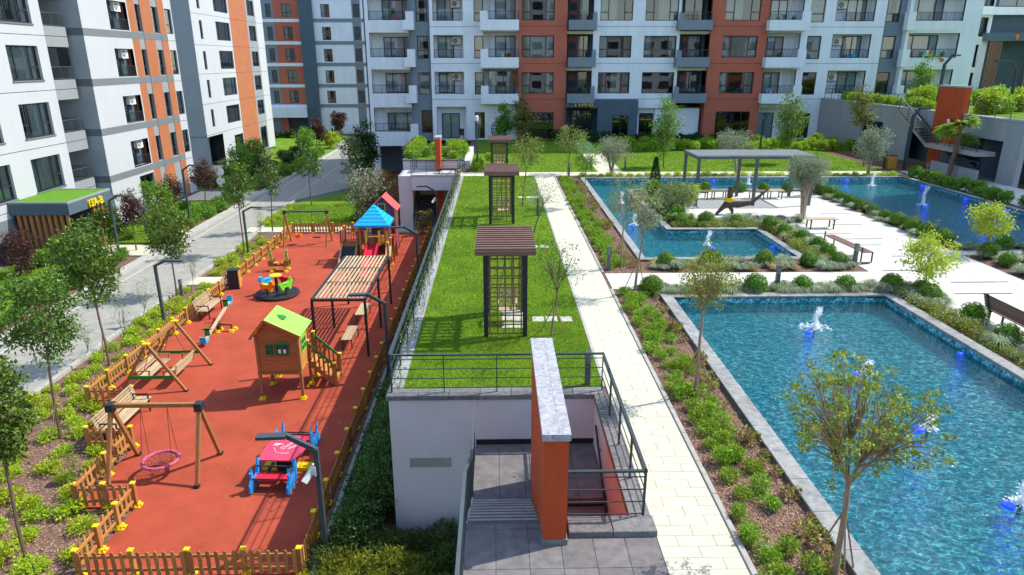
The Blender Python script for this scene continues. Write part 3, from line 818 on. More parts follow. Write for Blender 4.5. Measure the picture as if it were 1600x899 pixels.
# ---- terrace on the right
m = MB(); m.box(31.3, 75, 40.4, 110, 3.2, 3.68)
struct('terrace', m, M['lawn'])
w = thing('terrace_wall', 'long grey wall holding up the planted terrace on the right', 'wall', (31, 50, 0))
obj('wall', MB().box(0, .35, -9.7, -8.2, -.1, 3.75), M['terrace_render'], w)
obj('wall', MB().box(0, .35, -8.2, 17, 2.5, 3.75), M['terrace_render'], w)
obj('wall', MB().box(0, .35, 1.9, 5.5, -.1, 2.5), M['terrace_render'], w)
obj('wall', MB().box(0, .35, 9, 17, -.1, 2.5), M['terrace_render'], w)
obj('recess', MB().box(1.6, 1.8, -9.6, 17, -.1, 3.2), M['facade_dark'], w)
for i in range(13): obj('coping', MB().box(-.06, .45, -9.75+i*2.05, -9.75+(i+1)*2.05-.01, 3.75, 3.85), M['granite_lt'], w)
obj('window', MB().box(.2, .28, 5.6, 8.9, .3, 2.45), M['frame'], w)
for i in range(3): obj('pane', MB().box(.18, .19, 5.7+i*1.07, 5.7+i*1.07+.98, .4, 2.35), M['glass'], w)
obj('end_wall', MB().box(.36, 14, -9.4, -9.2, 2.6, 3.68), M['terrace_render'], w)
obj('back_wall', MB().box(.5, 14, -6, -5.8, -.1, 3.2), M['facade_dark'], w)
orange_wall('broad orange wall rising above the right hand terrace stairs', (30.82, 45.95, 0), .38, 0, 2.85, 0, 5.5, .05)
st = thing('terrace_staircase', 'grey outdoor stairs climbing to the right hand terrace behind the palm', 'stairs', (29.7, 47.5, 0))
for i in range(11):
    z = 1.80+.175*(i+1)
    obj('step', MB().box(0, 1.25, .36*i, .36*i+.40, z-.05, z), M['stone_blue'], st)
m = MB(); m.prism([(-.05,1.5), (3.96,3.5), (3.96,3.7), (-.05,1.75)], .08, 'yz', .05); o = obj('stringer', m, M['kerb'], st); fix_normals(o.data)
m = MB(); m.prism([(-.05,1.5), (3.96,3.5), (3.96,3.7), (-.05,1.75)], .08, 'yz', 1.1); o = obj('stringer', m, M['kerb'], st); fix_normals(o.data)
obj('landing', MB().box(-.05, 1.25, -5.3, -.05, 1.53, 1.8), M['kerb'], st)
obj('parapet', MB().box(-.1, .1, -5.8, -1.2, -.05, .75), M['terrace_render'], st)
m = MB()
for i in range(9): obj('step', MB().box(.2, 1.25, -4.9+.36*i, -4.5+.36*i, -.05, .16*(i+1)), M['stone_blue'], st)
railing('dark railing along the terrace stair landing and flight', [(29.72,42.2,1.8), (29.72,47.5,1.8), (29.72,51.4,3.75)], .95, 1.3, 5)
railing('dark railing on the low parapet under the terrace stairs', [(29.7,41.8,.75), (29.7,46.2,.75)], .5, 1.4, 3)
railing('dark railing along the far part of the terrace edge', [(31.1,51.5,3.85), (31.1,66.5,3.85)], .9, 1.4, 4)
railing('dark railing along the near part of the terrace edge', [(31.1,40.5,3.85), (31.1,45.8,3.85)], .9, 1.2, 4)
t = thing('security_camera', 'white security camera on the broad orange terrace wall', 'camera', (30.80, 46.6, 3.3))
obj('bracket', MB().bar((0,0,0), (-.3,0,.1), .05), M['metal'], t); obj('casing', MB().bar((-.3,.1,.1), (-.5,-.25,0), .16, .13), M['plastic_white'], t)
# ------------------------------------------------------------------ facades (local: x along the wall, y into the building, z up)
def wall_grid(mb, u0, u1, v0, v1, holes, y=0.0, depth=.25, m=0):
    """wall front with rectangular openings and their reveals"""
    us = sorted(set([u0, u1] + [q for h in holes for q in h[:2] if u0 < q < u1])); vs_ = sorted(set([v0, v1] + [q for h in holes for q in h[2:4] if v0 < q < v1]))
    def hole(u, v): return any(h[0] < u < h[1] and h[2] < v < h[3] for h in holes)
    for v_a, v_b in zip(vs_, vs_[1:]):
        run = None
        for a, b in zip(us, us[1:]):
            if hole((a+b)/2, (v_a+v_b)/2):
                if run is not None: mb.quad((run,y,v_a), (a,y,v_a), (a,y,v_b), (run,y,v_b), m); run = None
            elif run is None: run = a
        if run is not None: mb.quad((run,y,v_a), (u1,y,v_a), (u1,y,v_b), (run,y,v_b), m)
    for h in holes:
        a, b, c, d = h[:4]; e = y+depth
        mb.quad((a,y,c), (a,y,d), (a,e,d), (a,e,c), m); mb.quad((b,y,d), (b,y,c), (b,e,c), (b,e,d), m)
        mb.quad((a,y,d), (b,y,d), (b,e,d), (a,e,d), m); mb.quad((b,y,c), (a,y,c), (a,e,c), (b,e,c), m)
WC = {}
def window(par, x, z, w, h, y=.12, style='tri', curtain=0, glass='glass', name='window', sill=False):
    """frame part with one pane per light; x,z is the lower left corner; curtain: 0 none, 1 full, 2 sides, 3 left part"""
    key = (round(w,2), round(h,2), style, glass)
    b = .075
    if style == 'tri':
        c1, c2 = w*.255, w*.745; hm = h*.38
        cells = [(b,c1-b/2,b,hm-b/2), (b,c1-b/2,hm+b/2,h-b), (c1+b/2,c2-b/2,b,h-b), (c2+b/2,w-b,b,hm-b/2), (c2+b/2,w-b,hm+b/2,h-b)]
    elif style == 'slim':
        hm = h*.36; cells = [(b,w-b,b,hm-b/2), (b,w-b,hm+b/2,h-b)]
    elif style == 'duo':
        c = w*.5; hm = h*.36; cells = [(b,c-b/2,b,hm-b/2), (b,c-b/2,hm+b/2,h-b), (c+b/2,w-b,b,hm-b/2), (c+b/2,w-b,hm+b/2,h-b)]
    elif style == 'door2':
        c = w*.5; cells = [(b,c-b/2,b,h-b), (c+b/2,w-b,b,h-b)]
    elif style == 'door3':
        c1, c2 = w*.27, w*.76; cells = [(b,c1-b/2,b,h-b), (c1+b/2,c2-b/2,b,h-b), (c2+b/2,w-b,b,h-b)]
    else:
        cells = [(b,w-b,b,h-b)]
    if key not in WC:
        m = MB(); wall_grid(m, 0, w, 0, h, [c for c in cells], 0, .06)
        m.quad((0,0,0),(0,.06,0),(0,.06,h),(0,0,h)); m.quad((w,.06,0),(w,0,0),(w,0,h),(w,.06,h))
        ps = []
        for a, c, d, e in cells:
            q = MB(); q.quad((a,.03,d),(c,.03,d),(c,.03,e),(a,.03,e)); ps.append(q.mesh('pane', M[glass]))
        WC[key] = (m.mesh('window_frame', M['frame']), ps)
    fm, ps = WC[key]
    f = link(name, fm, par, (x, y, z))
    for p in ps: link('pane', p, f)
    if curtain:
        spans = {1: [(b, w-b)], 2: [(b, w*.27), (w*.73, w-b)], 3: [(b, w*.52)], 4: [(w*.4, w-b)]}[curtain]
        ck = (key, curtain)
        if ck not in WC:
            m = MB()
            for a, c in spans:
                n = max(4, int((c-a)/.09)); px = None
                for i in range(n+1):
                    xx = a+(c-a)*i/n; yy = .16+.035*(1 if i % 2 else -1)+.01*math.sin(i*1.7)
                    if px: m.quad((px[0],px[1],.04), (xx,yy,.04), (xx,yy,h-.05), (px[0],px[1],h-.05))
                    px = (xx, yy)
            WC[ck] = m.mesh('curtain', M['curtain'])
        link('curtain', WC[ck], f)
    return f
def grille(par, x0, x1, z0, h, y=0.0, name='railing', step=.13, ends=(), pal='metal'):
    """balcony railing: one part"""
    m = MB(); m.box(x0, x1, y-.02, y+.02, z0+h-.04, z0+h); m.box(x0, x1, y-.012, y+.012, z0+.05, z0+.08)
    n = max(2, round((x1-x0)/step))
    for i in range(n+1):
        x = x0+(x1-x0)*i/n; t = .02 if i % 6 == 0 else .009
        m.box(x-t, x+t, y-.01, y+.01, z0, z0+h-.04)
    for xe, y1 in ends:
        m.box(xe-.02, xe+.02, y, y1, z0+h-.04, z0+h)
        k = max(2, round(abs(y1-y)/step))
        for i in range(k+1):
            yy = y+(y1-y)*i/k; m.box(xe-.01, xe+.01, yy-.009, yy+.009, z0, z0+h-.04)
    return obj(name, m, M[pal], par)
def recess(par, x0, x1, z0, z1, d, mt, y=0.0, soff='soffit', sides=None):
    """loggia: back wall, side walls, ceiling, floor"""
    m = MB()
    m.quad((x0,y+d,z0),(x1,y+d,z0),(x1,y+d,z1),(x0,y+d,z1), 0)
    m.quad((x0,y,z0),(x0,y+d,z0),(x0,y+d,z1),(x0,y,z1), 1); m.quad((x1,y+d,z0),(x1,y,z0),(x1,y,z1),(x1,y+d,z1), 1)
    m.quad((x0,y+d,z1),(x1,y+d,z1),(x1,y,z1),(x0,y,z1), 2); m.quad((x0,y,z0),(x1,y,z0),(x1,y+d,z0),(x0,y+d,z0), 2)
    return obj('loggia', m, [M[mt], M[sides or mt], M[soff]], par)
AC = None
def air_con(loc, label, rot=0.0, group=None):
    global AC
    if AC is None:
        AC = thing('air_conditioner', label, 'air conditioner', loc, rot, group)
        m = MB(); m.box(-.42, .42, -.32, 0, 0, .62); obj('casing', m, M['plastic_white'], AC)
        m = MB(); n = 20
        m.v = [( -.12+.24*math.cos(2*PI*i/n), -.325, .31+.24*math.sin(2*PI*i/n)) for i in range(n)]; m.f = [tuple(range(n))]; m.m = [0]
        g = obj('fan_opening', m, M['black'], AC)
        m = MB()
        for r_ in (.08, .14, .20):
            m.tube([(-.12+r_*math.cos(2*PI*i/16), -.335, .31+r_*math.sin(2*PI*i/16)) for i in range(17)], .008, 4)
        for k in range(4):
            a = k*PI/4; m.bar((-.12+.23*math.cos(a), -.335, .31+.23*math.sin(a)), (-.12-.23*math.cos(a), -.335, .31-.23*math.sin(a)), .012)
        obj('fan_guard', m, M['plastic_white'], AC)
        obj('bracket', MB().box(-.35, .35, -.3, .02, -.05, 0), M['metal'], AC)
        return AC
    return dup(AC, loc, rot, label, group)
def letters(txt, par, loc, size, mt, depth=.04, rot=(PI/2,0,0)):
    cu = bpy.data.curves.new('letters', 'FONT'); cu.body = txt; cu.size = size; cu.extrude = depth/2; cu.offset = .012*size/.7; cu.align_x = 'CENTER'
    t = bpy.data.objects.new('letters', cu); C.objects.link(t)
    dg = bpy.context.evaluated_depsgraph_get(); me = bpy.data.meshes.new_from_object(t.evaluated_get(dg))
    bpy.data.objects.remove(t); me.materials.clear(); me.materials.append(M[mt])
    return link('letters', me, par, loc, rot)
def joint(par, x0, x1, z, y, mt='frame'):
    m = MB(); m.box(x0, x1, y-.004, y+.01, z-.016, z+.016); return obj('joint', m, M[mt], par)

# ======== apartment building 11A-B (front at y = 67)
FH = 3.22; ZB = [4.27+FH*k for k in range(4)]; ROOF = 17.4
b = thing('apartment_building', 'long white grey and rust apartment block with balconies across the back of the garden', 'building', (0, 67, 0))
def section(x0, x1, mt, holes, y=0.0, z0=0.0, z1=ROOF, name='wall', side=0.0):
    m = MB(); wall_grid(m, x0, x1, z0, z1, holes, y)
    if side:
        m.quad((x0,y,z0),(x0,y,z1),(x0,y+side,z1),(x0,y+side,z0)); m.quad((x1,y,z1),(x1,y,z0),(x1,y+side,z0),(x1,y+side,z1))
    return obj(name, m, M[mt], b)
WH = 1.9
# S0 corner loggias
H = [(-11.65,-8.05,z-.0,z+2.15) for z in ZB] + [(-11.65,-8.05,.75,3.0)]
section(-12.1, -8.04, 'facade_white', H, 0, .05)
for i, z in enumerate([.75]+ZB):
    recess(b, -11.65, -8.05, z, z+(2.25 if i == 0 else 2.15), 1.6, 'facade_white')
    window(b, -10.6, z+.02, 2.5, 1.8 if i else 1.65, 1.5, 'door3', [0,3,2,4,1][i])
    grille(b, -11.62, -8.3, z, .78, .08)
    m = MB(); m.box(-8.5, -7.5, -.55, 1.2, z-.85, z-.001); m.box(-8.2, -7.5, -.55, 1.2, z, z+.72); obj('balcony_parapet', m, M['facade_white'], b)
m = MB(); m.box(-12.1, -8.0, -.02, .35, -.6, .05); obj('fascia', m, M['facade_white'], b)
m = MB(); m.box(-12.1, -11.4, .05, .8, LO, -.6); obj('pillar', m, M['facade_white'], b)
m = MB(); m.box(-12.1, -2.5, 5, 5.2, LO, 0); obj('undercroft_wall', m, M['facade_grey'], b)
m = MB(); m.box(-12.1, -2.5, .3, 12, -.55, -.4); obj('undercroft_ceiling', m, M['facade_dark'], b)
m = MB(); m.box(-5.4, -5.2, .2, 5, LO, -.4); obj('undercroft_wall', m, M['facade_dark'], b)
# grey strip with slim windows
H = [(-7.35,-6.3,z-.12,z+WH-.02) for z in ZB] + [(-7.2,-6.2,.6,2.75)]
section(-8.04, -6.35+.25, 'facade_grey', H, .3, -.05)
for i, z in enumerate(ZB): window(b, -7.35, z-.12, 1.05, WH+.1, .42, 'slim', [1,3,2,1][i])
window(b, -7.2, .6, 1.0, 2.15, .42, 'one')
# S1 white with loggia and slim window
H = [(-5.8,-3.05,z-.05,z+1.95) for z in ZB] + [(-5.7,-2.9,.0,3.05)] + [(-2.05,-1.2,z-.1,z+WH) for z in ZB] + [(-2.1,-1.15,.1,2.55)]
section(-6.1, 2.0, 'facade_white', H + [(-1.2,1.95,z-.4,z+2.2) for z in ZB[:]], 0, -.05)
for i, z in enumerate(ZB):
    recess(b, -5.8, -3.05, z-.05, z+1.95, 1.4, 'facade_white')
    window(b, -5.5, z-.03, 1.5, 1.9, 1.3, 'door2', [1,4,1,0][i]); grille(b, -5.75, -3.1, z-.05, .75, .06)
    air_con((-3.75, 67+1.38, z+1.15), 'white air conditioner unit in the left hand row of loggias, %s floor' % ['lowest', 'second', 'third', 'topmost'][i], 0, 'air conditioners in the loggias')
    window(b, -2.05, z-.1, .85, 2.0, .12, 'slim', [1,1,0,2][i])
    recess(b, -1.2, 1.95, z-.4, z+2.2, 1.2, 'facade_white')
    window(b, -.1, z-.38, 1.9, 2.3, 1.1, 'door2', [4,3,2,4][i])
    m = MB(); m.box(-1.45, 2.05, -1.15, -1.03, z-.9, z+.0); m.box(-1.45, -.75, -1.15, -1.03, z, z+.72); m.box(-1.45, -1.33, -1.03, -.0, z-.9, z+.72); m.box(1.93, 2.05, -1.03, 0, z-.9, z); m.box(-1.33, 1.93, -1.03, 0, z-.9, z-.6)
    obj('balcony', m, M['facade_white'], b)
    obj('balcony_soffit', MB().box(-1.0, 1.9, -.95, -.02, z-.98, z-.905), M['soffit'], b)
    grille(b, -.75, 2.0, z, .74, -1.06, ends=[(1.99, -.05)])
    obj('downpipe', MB().tube([(.35-.9,1.1,z-.4), (.35-.9,1.1,z+2.2)], .05, 6), M['facade_white'], b)
recess(b, -5.7, -2.9, 0, 3.05, 1.0, 'facade_white'); window(b, -5.3, .05, 1.7, 2.35, .9, 'door2', 1)
window(b, -2.1, .1, .95, 2.45, .12, 'one', 3)
m = MB(); obj('balcony_glazing', MB().box(-.7, 1.98, -1.08, -1.06, ZB[0]+.74, ZB[0]+2.0), M['glass'], b)
obj('balcony_glazing_frame', MB().box(-1.4, 2.02, -1.1, -1.03, ZB[0]+2.0, ZB[0]+2.12).box(-.74,-.68,-1.1,-1.04,ZB[0]+.7,ZB[0]+2.0).box(.6,.66,-1.1,-1.04,ZB[0]+.7,ZB[0]+2.0).box(1.96,2.02,-1.1,-1.04,ZB[0]+.7,ZB[0]+2.0), M['frame'], b)
# rust blocks
def rust(x0, x1, wx, ww, gx, gw, gz, cur):
    H = [(wx,wx+ww,z-.02,z+WH) for z in ZB] + [(gx,gx+gw,.08,gz)]
    section(x0, x1, 'facade_rust', H, -.35, -.05, side=1.6)
    for i, z in enumerate(ZB): window(b, wx, z-.02, ww, WH+.02, -.2, 'tri', cur[i])
    window(b, gx, .08, gw, gz-.08, -.2, 'door3', 0)
    for z in ZB: joint(b, x0, x1, z-.52, -.36)
rust(2.0, 6.5, 2.35, 2.98, 1.8+.9, 2.7, 2.55, [2,1,2,3])
rust(19.75, 25.0, 20.95, 3.25, 20.9, 3.3, 2.6, [2,1,3,1])
# S3 entrance bay with grey balconies
for x0, x1, px0, px1, mt in ((6.5, 8.95, 6.6, 9.15, 'facade_dark'), (16.95, 19.75, 16.6, 19.7, 'facade_dark')):
    for i, z in enumerate(ZB):
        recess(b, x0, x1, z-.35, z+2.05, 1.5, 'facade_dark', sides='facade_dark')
        obj('bay_beam', MB().box(x0, x1, -.02, .2, z+2.05, z+2.32), M['soffit'], b)
        window(b, x0+.3+(.35 if x0 > 10 else .0), z-.33, 1.9, 2.3, 1.4, 'door3' if i % 2 else 'door2', [0,0,4,0][i])
        m = MB(); m.box(px0, px1, -.95, -.83, z-.85, z+.0); m.box(px0, px0+.12, -.83, 0, z-.85, z+.0); m.box(px1-.12, px1, -.83, 0, z-.85, z); m.box(px0+.12, px1-.12, -.83, 0, z-.8, z-.55)
        if x0 > 10: m.box(px0, px0+.45, -.95, -.83, z, z+.6)
        else: m.box(px1-.4, px1, -.95, -.83, z, z+.6)
        obj('balcony', m, M['facade_grey'], b); grille(b, px0+.05, px1-.05, z, .7, -.88)
# S4 pale blue white middle
H = [(9.55,12.55,z-.02,z+WH) for z in ZB] + [(13.7,16.75,z-.02,z+WH) for z in ZB]
section(8.95, 17.0, 'facade_white', H, 0, 2.9)
for i, z in enumerate(ZB):
    window(b, 9.55, z-.02, 3.0, WH+.02, .12, 'tri', [4,2,3,1][i]); window(b, 13.7, z-.02, 3.05, WH+.02, .12, 'tri' if i else 'one', [0,2,4,1][i])
    joint(b, 8.95, 17.0, z-.52, 0)
# entrance canopy block and ground floor
m = MB(); wall_grid(m, 6.5, 13.35, -.05, 3.72, [(6.55,9.55,-.05,3.02), (10.95,12.5,.05,2.28)], -.7, .4); m.quad((13.35,-.7,-.05),(13.35,.6,-.05),(13.35,.6,3.72),(13.35,-.7,3.72)); m.quad((6.5,-.7,3.72),(13.35,-.7,3.72),(13.35,0,3.72),(6.5,0,3.72))
obj('entrance_block', m, M['facade_dark'], b)
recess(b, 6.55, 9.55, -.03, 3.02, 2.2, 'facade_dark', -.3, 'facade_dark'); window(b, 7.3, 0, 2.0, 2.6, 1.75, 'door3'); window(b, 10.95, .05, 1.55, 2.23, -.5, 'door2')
letters('11A-B', b, (8.15, -.76, 3.14), .72, 'gold', .08)
section(13.35, 15.2, 'facade_white', [(13.75,15.15,.1,2.4)], .6, -.05, 2.95); window(b, 13.75, .1, 1.4, 2.3, .75, 'door2')
m = MB(); m.box(15.2, 19.5, .35, .7, .35, 2.85); obj('wall_panel', m, M['facade_white'], b)
m = MB(); m.box(15.2, 19.75, .7, .8, -.05, 2.95); obj('wall', m, M['facade_dark'], b)
# S7 right white part
H = [(25.0,28.3,z-.4,z+2.15) for z in ZB] + [(25.1,28.2,0,2.95)] + [(28.95,30.3,z-.15,z+WH) for z in ZB] + [(28.8,30.2,.05,2.4)] + [(31.3,34.95,z-.05,z+2.05) for z in ZB] + [(31.2,36.0,0,2.95)]
section(25.0, 36.0, 'facade_white', H, 0, -.05)
for i, z in enumerate(ZB):
    recess(b, 25.0, 28.3, z-.4, z+2.15, 1.2, 'facade_white'); window(b, 25.6, z-.38, 1.6, 2.25, 1.1, 'door2', [0,3,4,0][i])
    obj('downpipe', MB().tube([(27.65,1.05,z-.4), (27.65,1.05,z+2.1)], .05, 6), M['facade_white'], b)
    m = MB(); m.box(24.85, 28.55, -1.15, -1.03, z-.9, z+.0); m.box(27.75, 28.55, -1.15, -1.03, z, z+.72); m.box(28.43, 28.55, -1.03, 0, z-.9, z+.72); m.box(24.85, 24.97, -1.03, -.36, z-.9, z); m.box(24.97, 28.43, -1.03, 0, z-.9, z-.6)
    obj('balcony', m, M['facade_white'], b); obj('balcony_soffit', MB().box(25.1, 28.2, -.95, -.02, z-.98, z-.905), M['soffit'], b)
    grille(b, 24.95, 27.75, z, .74, -1.06)
    window(b, 28.95, z-.15, 1.35, WH+.15, .12, 'slim' if i != 0 else 'one', [0,1,1,2][i])
    recess(b, 31.3, 34.95, z-.05, z+2.05, 1.4, 'facade_white'); window(b, 32.9, z-.03, 1.85, 1.95, 1.3, 'door2', [3,1,4,1][i]); grille(b, 31.33, 34.92, z-.05, .78, .06)
    air_con((32.35, 67+1.38, z+1.1), 'white air conditioner unit in the right hand row of loggias, %s floor' % ['lowest', 'second', 'third', 'topmost'][i], 0, 'air conditioners in the loggias')
    for a, c in ((-6.1,-1.45), (28.6,36.0)): joint(b, a, c, z-.55, 0)
recess(b, 25.1, 28.2, 0, 2.95, 1.0, 'facade_white'); window(b, 25.3, .05, 1.7, 2.35, .9, 'door2'); window(b, 28.8, .05, 1.4, 2.35, .12, 'one')
recess(b, 31.2, 36.0, 0, 2.95, .9, 'facade_white'); window(b, 33.1, .05, 2.3, 2.4, .8, 'one')
# S8 grey strip and S9 corner loggias
H = [(36.25,37.45,z-.1,z+WH) for z in ZB] + [(36.2,37.3,.1,2.4)]
section(36.0, 38.0, 'facade_grey', H, .25, -.05)
for i, z in enumerate(ZB): window(b, 36.25, z-.1, 1.2, WH+.1, .37, 'slim' if i else 'one', [0,1,2,1][i])
H = [(38.3,43.1,z-.02,z+2.15) for z in ZB] + [(38.3,43.1,.2,3.0)]
section(38.0, 44.8, 'facade_white', H, -.3, -.05, side=1.0)
for i, z in enumerate([1.05]+ZB):
    recess(b, 38.3, 43.1, z-.02, z+2.15, 1.4, 'facade_white', -.28); window(b, 38.6, z, 3.3, 2.0, 1.0, 'door3', [0,2,1,4,1][i])
    grille(b, 38.35, 43.05, z, .75, -.2)
    m = MB(); m.box(37.6, 38.3, -1.0, -.3, z-.85, z+.72); m.box(38.3, 43.2, -.36, -.3, z-.85, z-.02); obj('balcony', m, M['facade_white'], b)
    obj('balcony_soffit', MB().box(37.9, 43.0, -.29, 1.0, z-.95, z-.87), M['soffit'], b)
m = MB(); m.box(-12.1, -12.0, 0, 16, LO, ROOF); m.box(44.7, 44.8, .7, 16, 0, ROOF); obj('side_wall', m, M['facade_white'], b)
m = MB(); m.box(-12.2, 44.9, -.3, 16, ROOF, ROOF+.4); obj('roof', m, M['facade_grey'], b)
for a, c, h in ((-5, 2.5, 22), (2.5, 6, 30), (6, 9, 35), (9, 44.8, 42)): obj('upper_storeys', MB().box(a, c, 0, 16, ROOF+.4, h), M['facade_white'], b)
m = MB()
m.quad((-11.9,2.6,-.3),(44.6,2.6,-.3),(44.6,2.6,ROOF),(-11.9,2.6,ROOF)); obj('interior', m, M['room'], b)
t = thing('hanging_chair', 'dark egg shaped wicker hanging chair by the ground floor wall', 'chair', (-.1, 65.7, 0))
m = MB()
for i in range(12):
    a = 2*PI*i/12
    m.tube([(.45*math.sin(q)*math.cos(a)*(.9 if q < 1.5 else 1), .45*math.sin(q)*math.sin(a), 1.0-.75*math.cos(q)) for q in np.linspace(.05, 3.0, 9)], .02, 4, cap=False)
for z, r_ in ((.5,.33), (.8,.44), (1.1,.44), (1.4,.32)): m.tube([(r_*math.cos(2*PI*i/14), r_*math.sin(2*PI*i/14), z) for i in range(15)], .02, 4)
obj('basket', m, M['black'], t); obj('stand', MB().tube([(.1,.5,0), (.1,.55,1.9), (.05,.3,2.2), (0,0,2.1), (0,0,1.75)], .03, 6), M['metal'], t)
obj('cushion', MB().lathe([(.05,.32), (.36,.42), (.38,.52), (.3,.58)], 12), M['coral'], t)
t = thing('garden_chair', 'small red chair against the white ground floor wall', 'chair', (-3.35, 65.9, 0))
obj('seat', MB().box(-.25,.25,-.25,.25,.42,.48), M['coral'], t); obj('backrest', MB().box(-.25,.25,.2,.26,.5,1.1), M['metal'], t)
for x in (-.22,.22):
    for y in (-.22,.22): obj('leg', MB().box(x-.02,x+.02,y-.02,y+.02,0,.42), M['metal'], t)

# ======== tower 15A-B: front faces +x, so local x runs along world +y
t15 = thing('apartment_tower', 'white and orange apartment tower with grey bands and a green roofed entrance on the left', 'building', (-26.5, 47.3, LO), PI/2)
b = t15
# local origin at (x=-26.5, y=47.3); z local = z+3.7
BT = [9.2+3.13, 9.2, 6.06, 2.85, -.30]
def L(z): return z - LO
W2 = 13.25; top = L(18.7)
bands = [BT[0]+3.13] + BT
wins = []
holes = []
cols = [(3.45,6.0,'loggia'), (7.25,7.95,'w'), (9.75,10.7,'w'), (11.95,13.1,'w3')]
rowsz = [(z+.05, z+1.98) for z in [BT[0]+3.13]+BT[:-1]] + [(-2.95,-1.15)]
rowsz[0:0] = []
zz = [BT[0]+3.13] + BT
for k, z in enumerate(zz):
    nz = z+3.13 if k == 0 else zz[k-1]
    zb = z+.06; zt = z+1.95
    for a, c, s in cols:
        holes.append((a, c, L(zb), L(zt)))
# ground floor openings
holes += [(3.9,6.1,L(-2.7),L(-.95)), (7.9,8.7,L(-3.2),L(-1.0)), (10.4,11.3,L(-3.3),L(-1.0))]
# walls by colour: strips
def strip(x0, x1, mt, z0=.0, z1=None, y=0.0):
    z1 = z1 or top
    m = MB(); wall_grid(m, x0, x1, z0, z1, [h for h in holes if h[0] >= x0-.01 and h[1] <= x1+.01 and h[2] < z1 and h[3] > z0], y, .22)
    return obj('wall', m, M[mt], b)
strip(0, 6.45-.3, 'white_sun'); strip(6.15, 7.2, 'orange_wall'); strip(7.2, 8.0, 'grey_slot'); strip(8.0, 9.7, 'orange_wall'); strip(9.7, 10.75, 'grey_slot'); strip(10.75, 11.9, 'orange_wall'); strip(11.9, W2, 'white_sun')
for z in zz:
    obj('band', MB().box(0, 11.9, -.012, .05, L(z-.46), L(z)), M['grey_band'], b)
    joint(b, 11.9, W2, L(z-.46), 0)
for x in (7.98, 9.72+1.03): obj('joint', MB().box(x-.025, x+.025, -.016, .02, 0, top), M['frame'], b)
for k, z in enumerate(zz):
    zb = L(z+.06)
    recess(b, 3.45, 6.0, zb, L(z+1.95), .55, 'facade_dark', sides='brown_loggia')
    window(b, 3.65, zb, 1.25, 1.75, .45, 'door2', 1); grille(b, 3.48, 5.97, zb, .75, .05)
    air_con((-26.5-.54, 47.3+5.2, z+1.3), 'white air conditioner unit on the left tower loggia, row %s' % ['sixth', 'fifth', 'fourth', 'third', 'second', 'first'][k], PI/2, 'air conditioners on the left tower')
    window(b, 7.25, zb, .7, 1.89, .15, 'slim', glass='glass2'); window(b, 9.75, zb, .95, 1.89, .15, 'slim', glass='glass2'); window(b, 11.95, zb, 1.15, 1.89, .1, 'slim', glass='glass2')
window(b, 3.9, L(-2.7), 2.2, 1.75, .15, 'duo'); window(b, 7.9, L(-3.2), .8, 2.2, .15, 'slim'); window(b, 10.4, L(-3.3), .9, 2.3, .15, 'slim')
# dark flank facing the camera
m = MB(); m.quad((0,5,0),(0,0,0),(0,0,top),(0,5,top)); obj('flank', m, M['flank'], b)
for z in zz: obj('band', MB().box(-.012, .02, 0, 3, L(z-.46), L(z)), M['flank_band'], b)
m = MB(); m.quad((W2,0,0),(W2,14,0),(W2,14,top),(W2,0,top)); obj('flank', m, M['white_sun'], b)
m = MB(); m.box(-16, W2, .02, 16, top, top+.3); obj('roof', m, M['facade_grey'], b)
m = MB(); m.quad((.1,2.4,0),(W2,2.4,0),(W2,2.4,top),(.1,2.4,top)); m.quad((-16,3.2,0),(-2.6,3.2,0),(-2.6,3.2,top),(-16,3.2,top)); obj('interior', m, M['room'], b)
# nearer section, set back .9 m: local x from -16 to -2.55
x1 = -2.55; y1 = .9
win_z = [(1.66,2.87+.0), ]
ho = []
rz = [(z-.0+.0, z+1.92) for z in (zz[0]+.05, zz[1]+.05, zz[2]+.03, zz[3]+.02, zz[4]+.03)]
bz = [12.28, 9.27-.0, 6.1, 2.87, -.27]
for z in bz:
    for a, c in ((-6.3,-3.5), (-11.0,-8.1), (-15.5,-12.7)):
        ho.append((a, c, L(z-.0), L(z+1.94)))
m = MB(); wall_grid(m, -16, x1, L(-1.25), top, ho, y1, .25); m.quad((x1,y1,L(-1.25)),(x1,6,L(-1.25)),(x1,6,top),(x1,y1,top)); obj('wall', m, M['white_sun'], b)
for k, z in enumerate(bz):
    for a, c in ((-6.3,-3.5), (-11.0,-8.1), (-15.5,-12.7)): window(b, a, L(z), c-a, 1.94, y1+.15, 'tri', [3,2,1,4,1][k])
    joint(b, -16, x1, L(z-.62), y1); obj('sill', MB().box(-6.35, -3.45, y1-.06, y1+.15, L(z-.07), L(z)), M['grey_band'], b); obj('sill', MB().box(-11.05, -8.05, y1-.06, y1+.15, L(z-.07), L(z)), M['grey_band'], b)
    # balcony between the sections
    m = MB(); m.box(x1+.02, -.28, y1, y1+.14, L(z-1.25), L(z-.05)); m.box(-.42, -.28, y1+.14, y1+2.4, L(z-1.25), L(z-.05)); m.box(x1+.02, -.42, y1+.14, y1+2.5, L(z-1.2), L(z-.85)); obj('balcony', m, M['grey_slot'], b)
    joint(b, x1+.02, -.28, L(z-.62), y1)
    grille(b, x1+.02, -.3, L(z-.05), .8, y1+.06, step=.16, ends=[(-.33, y1+2.3)], pal='metal2')
    obj('balcony_back', MB().box(x1, 0, y1+2.5, y1+2.6, L(z-.85), L(z+1.9)), M['facade_grey'], b)
    window(b, x1+.3, L(z-.8), 1.9, 2.3, y1+2.42, 'door3', 1)
obj('balcony_glazing', MB().box(x1+.02, -.3, y1+.05, y1+.07, L(bz[2]+.75), L(bz[2]+1.85)), M['glass'], b)
obj('band', MB().box(-16, x1, y1-.02, y1+.3, L(-2.35), L(-1.25)), M['grey_band'], b)
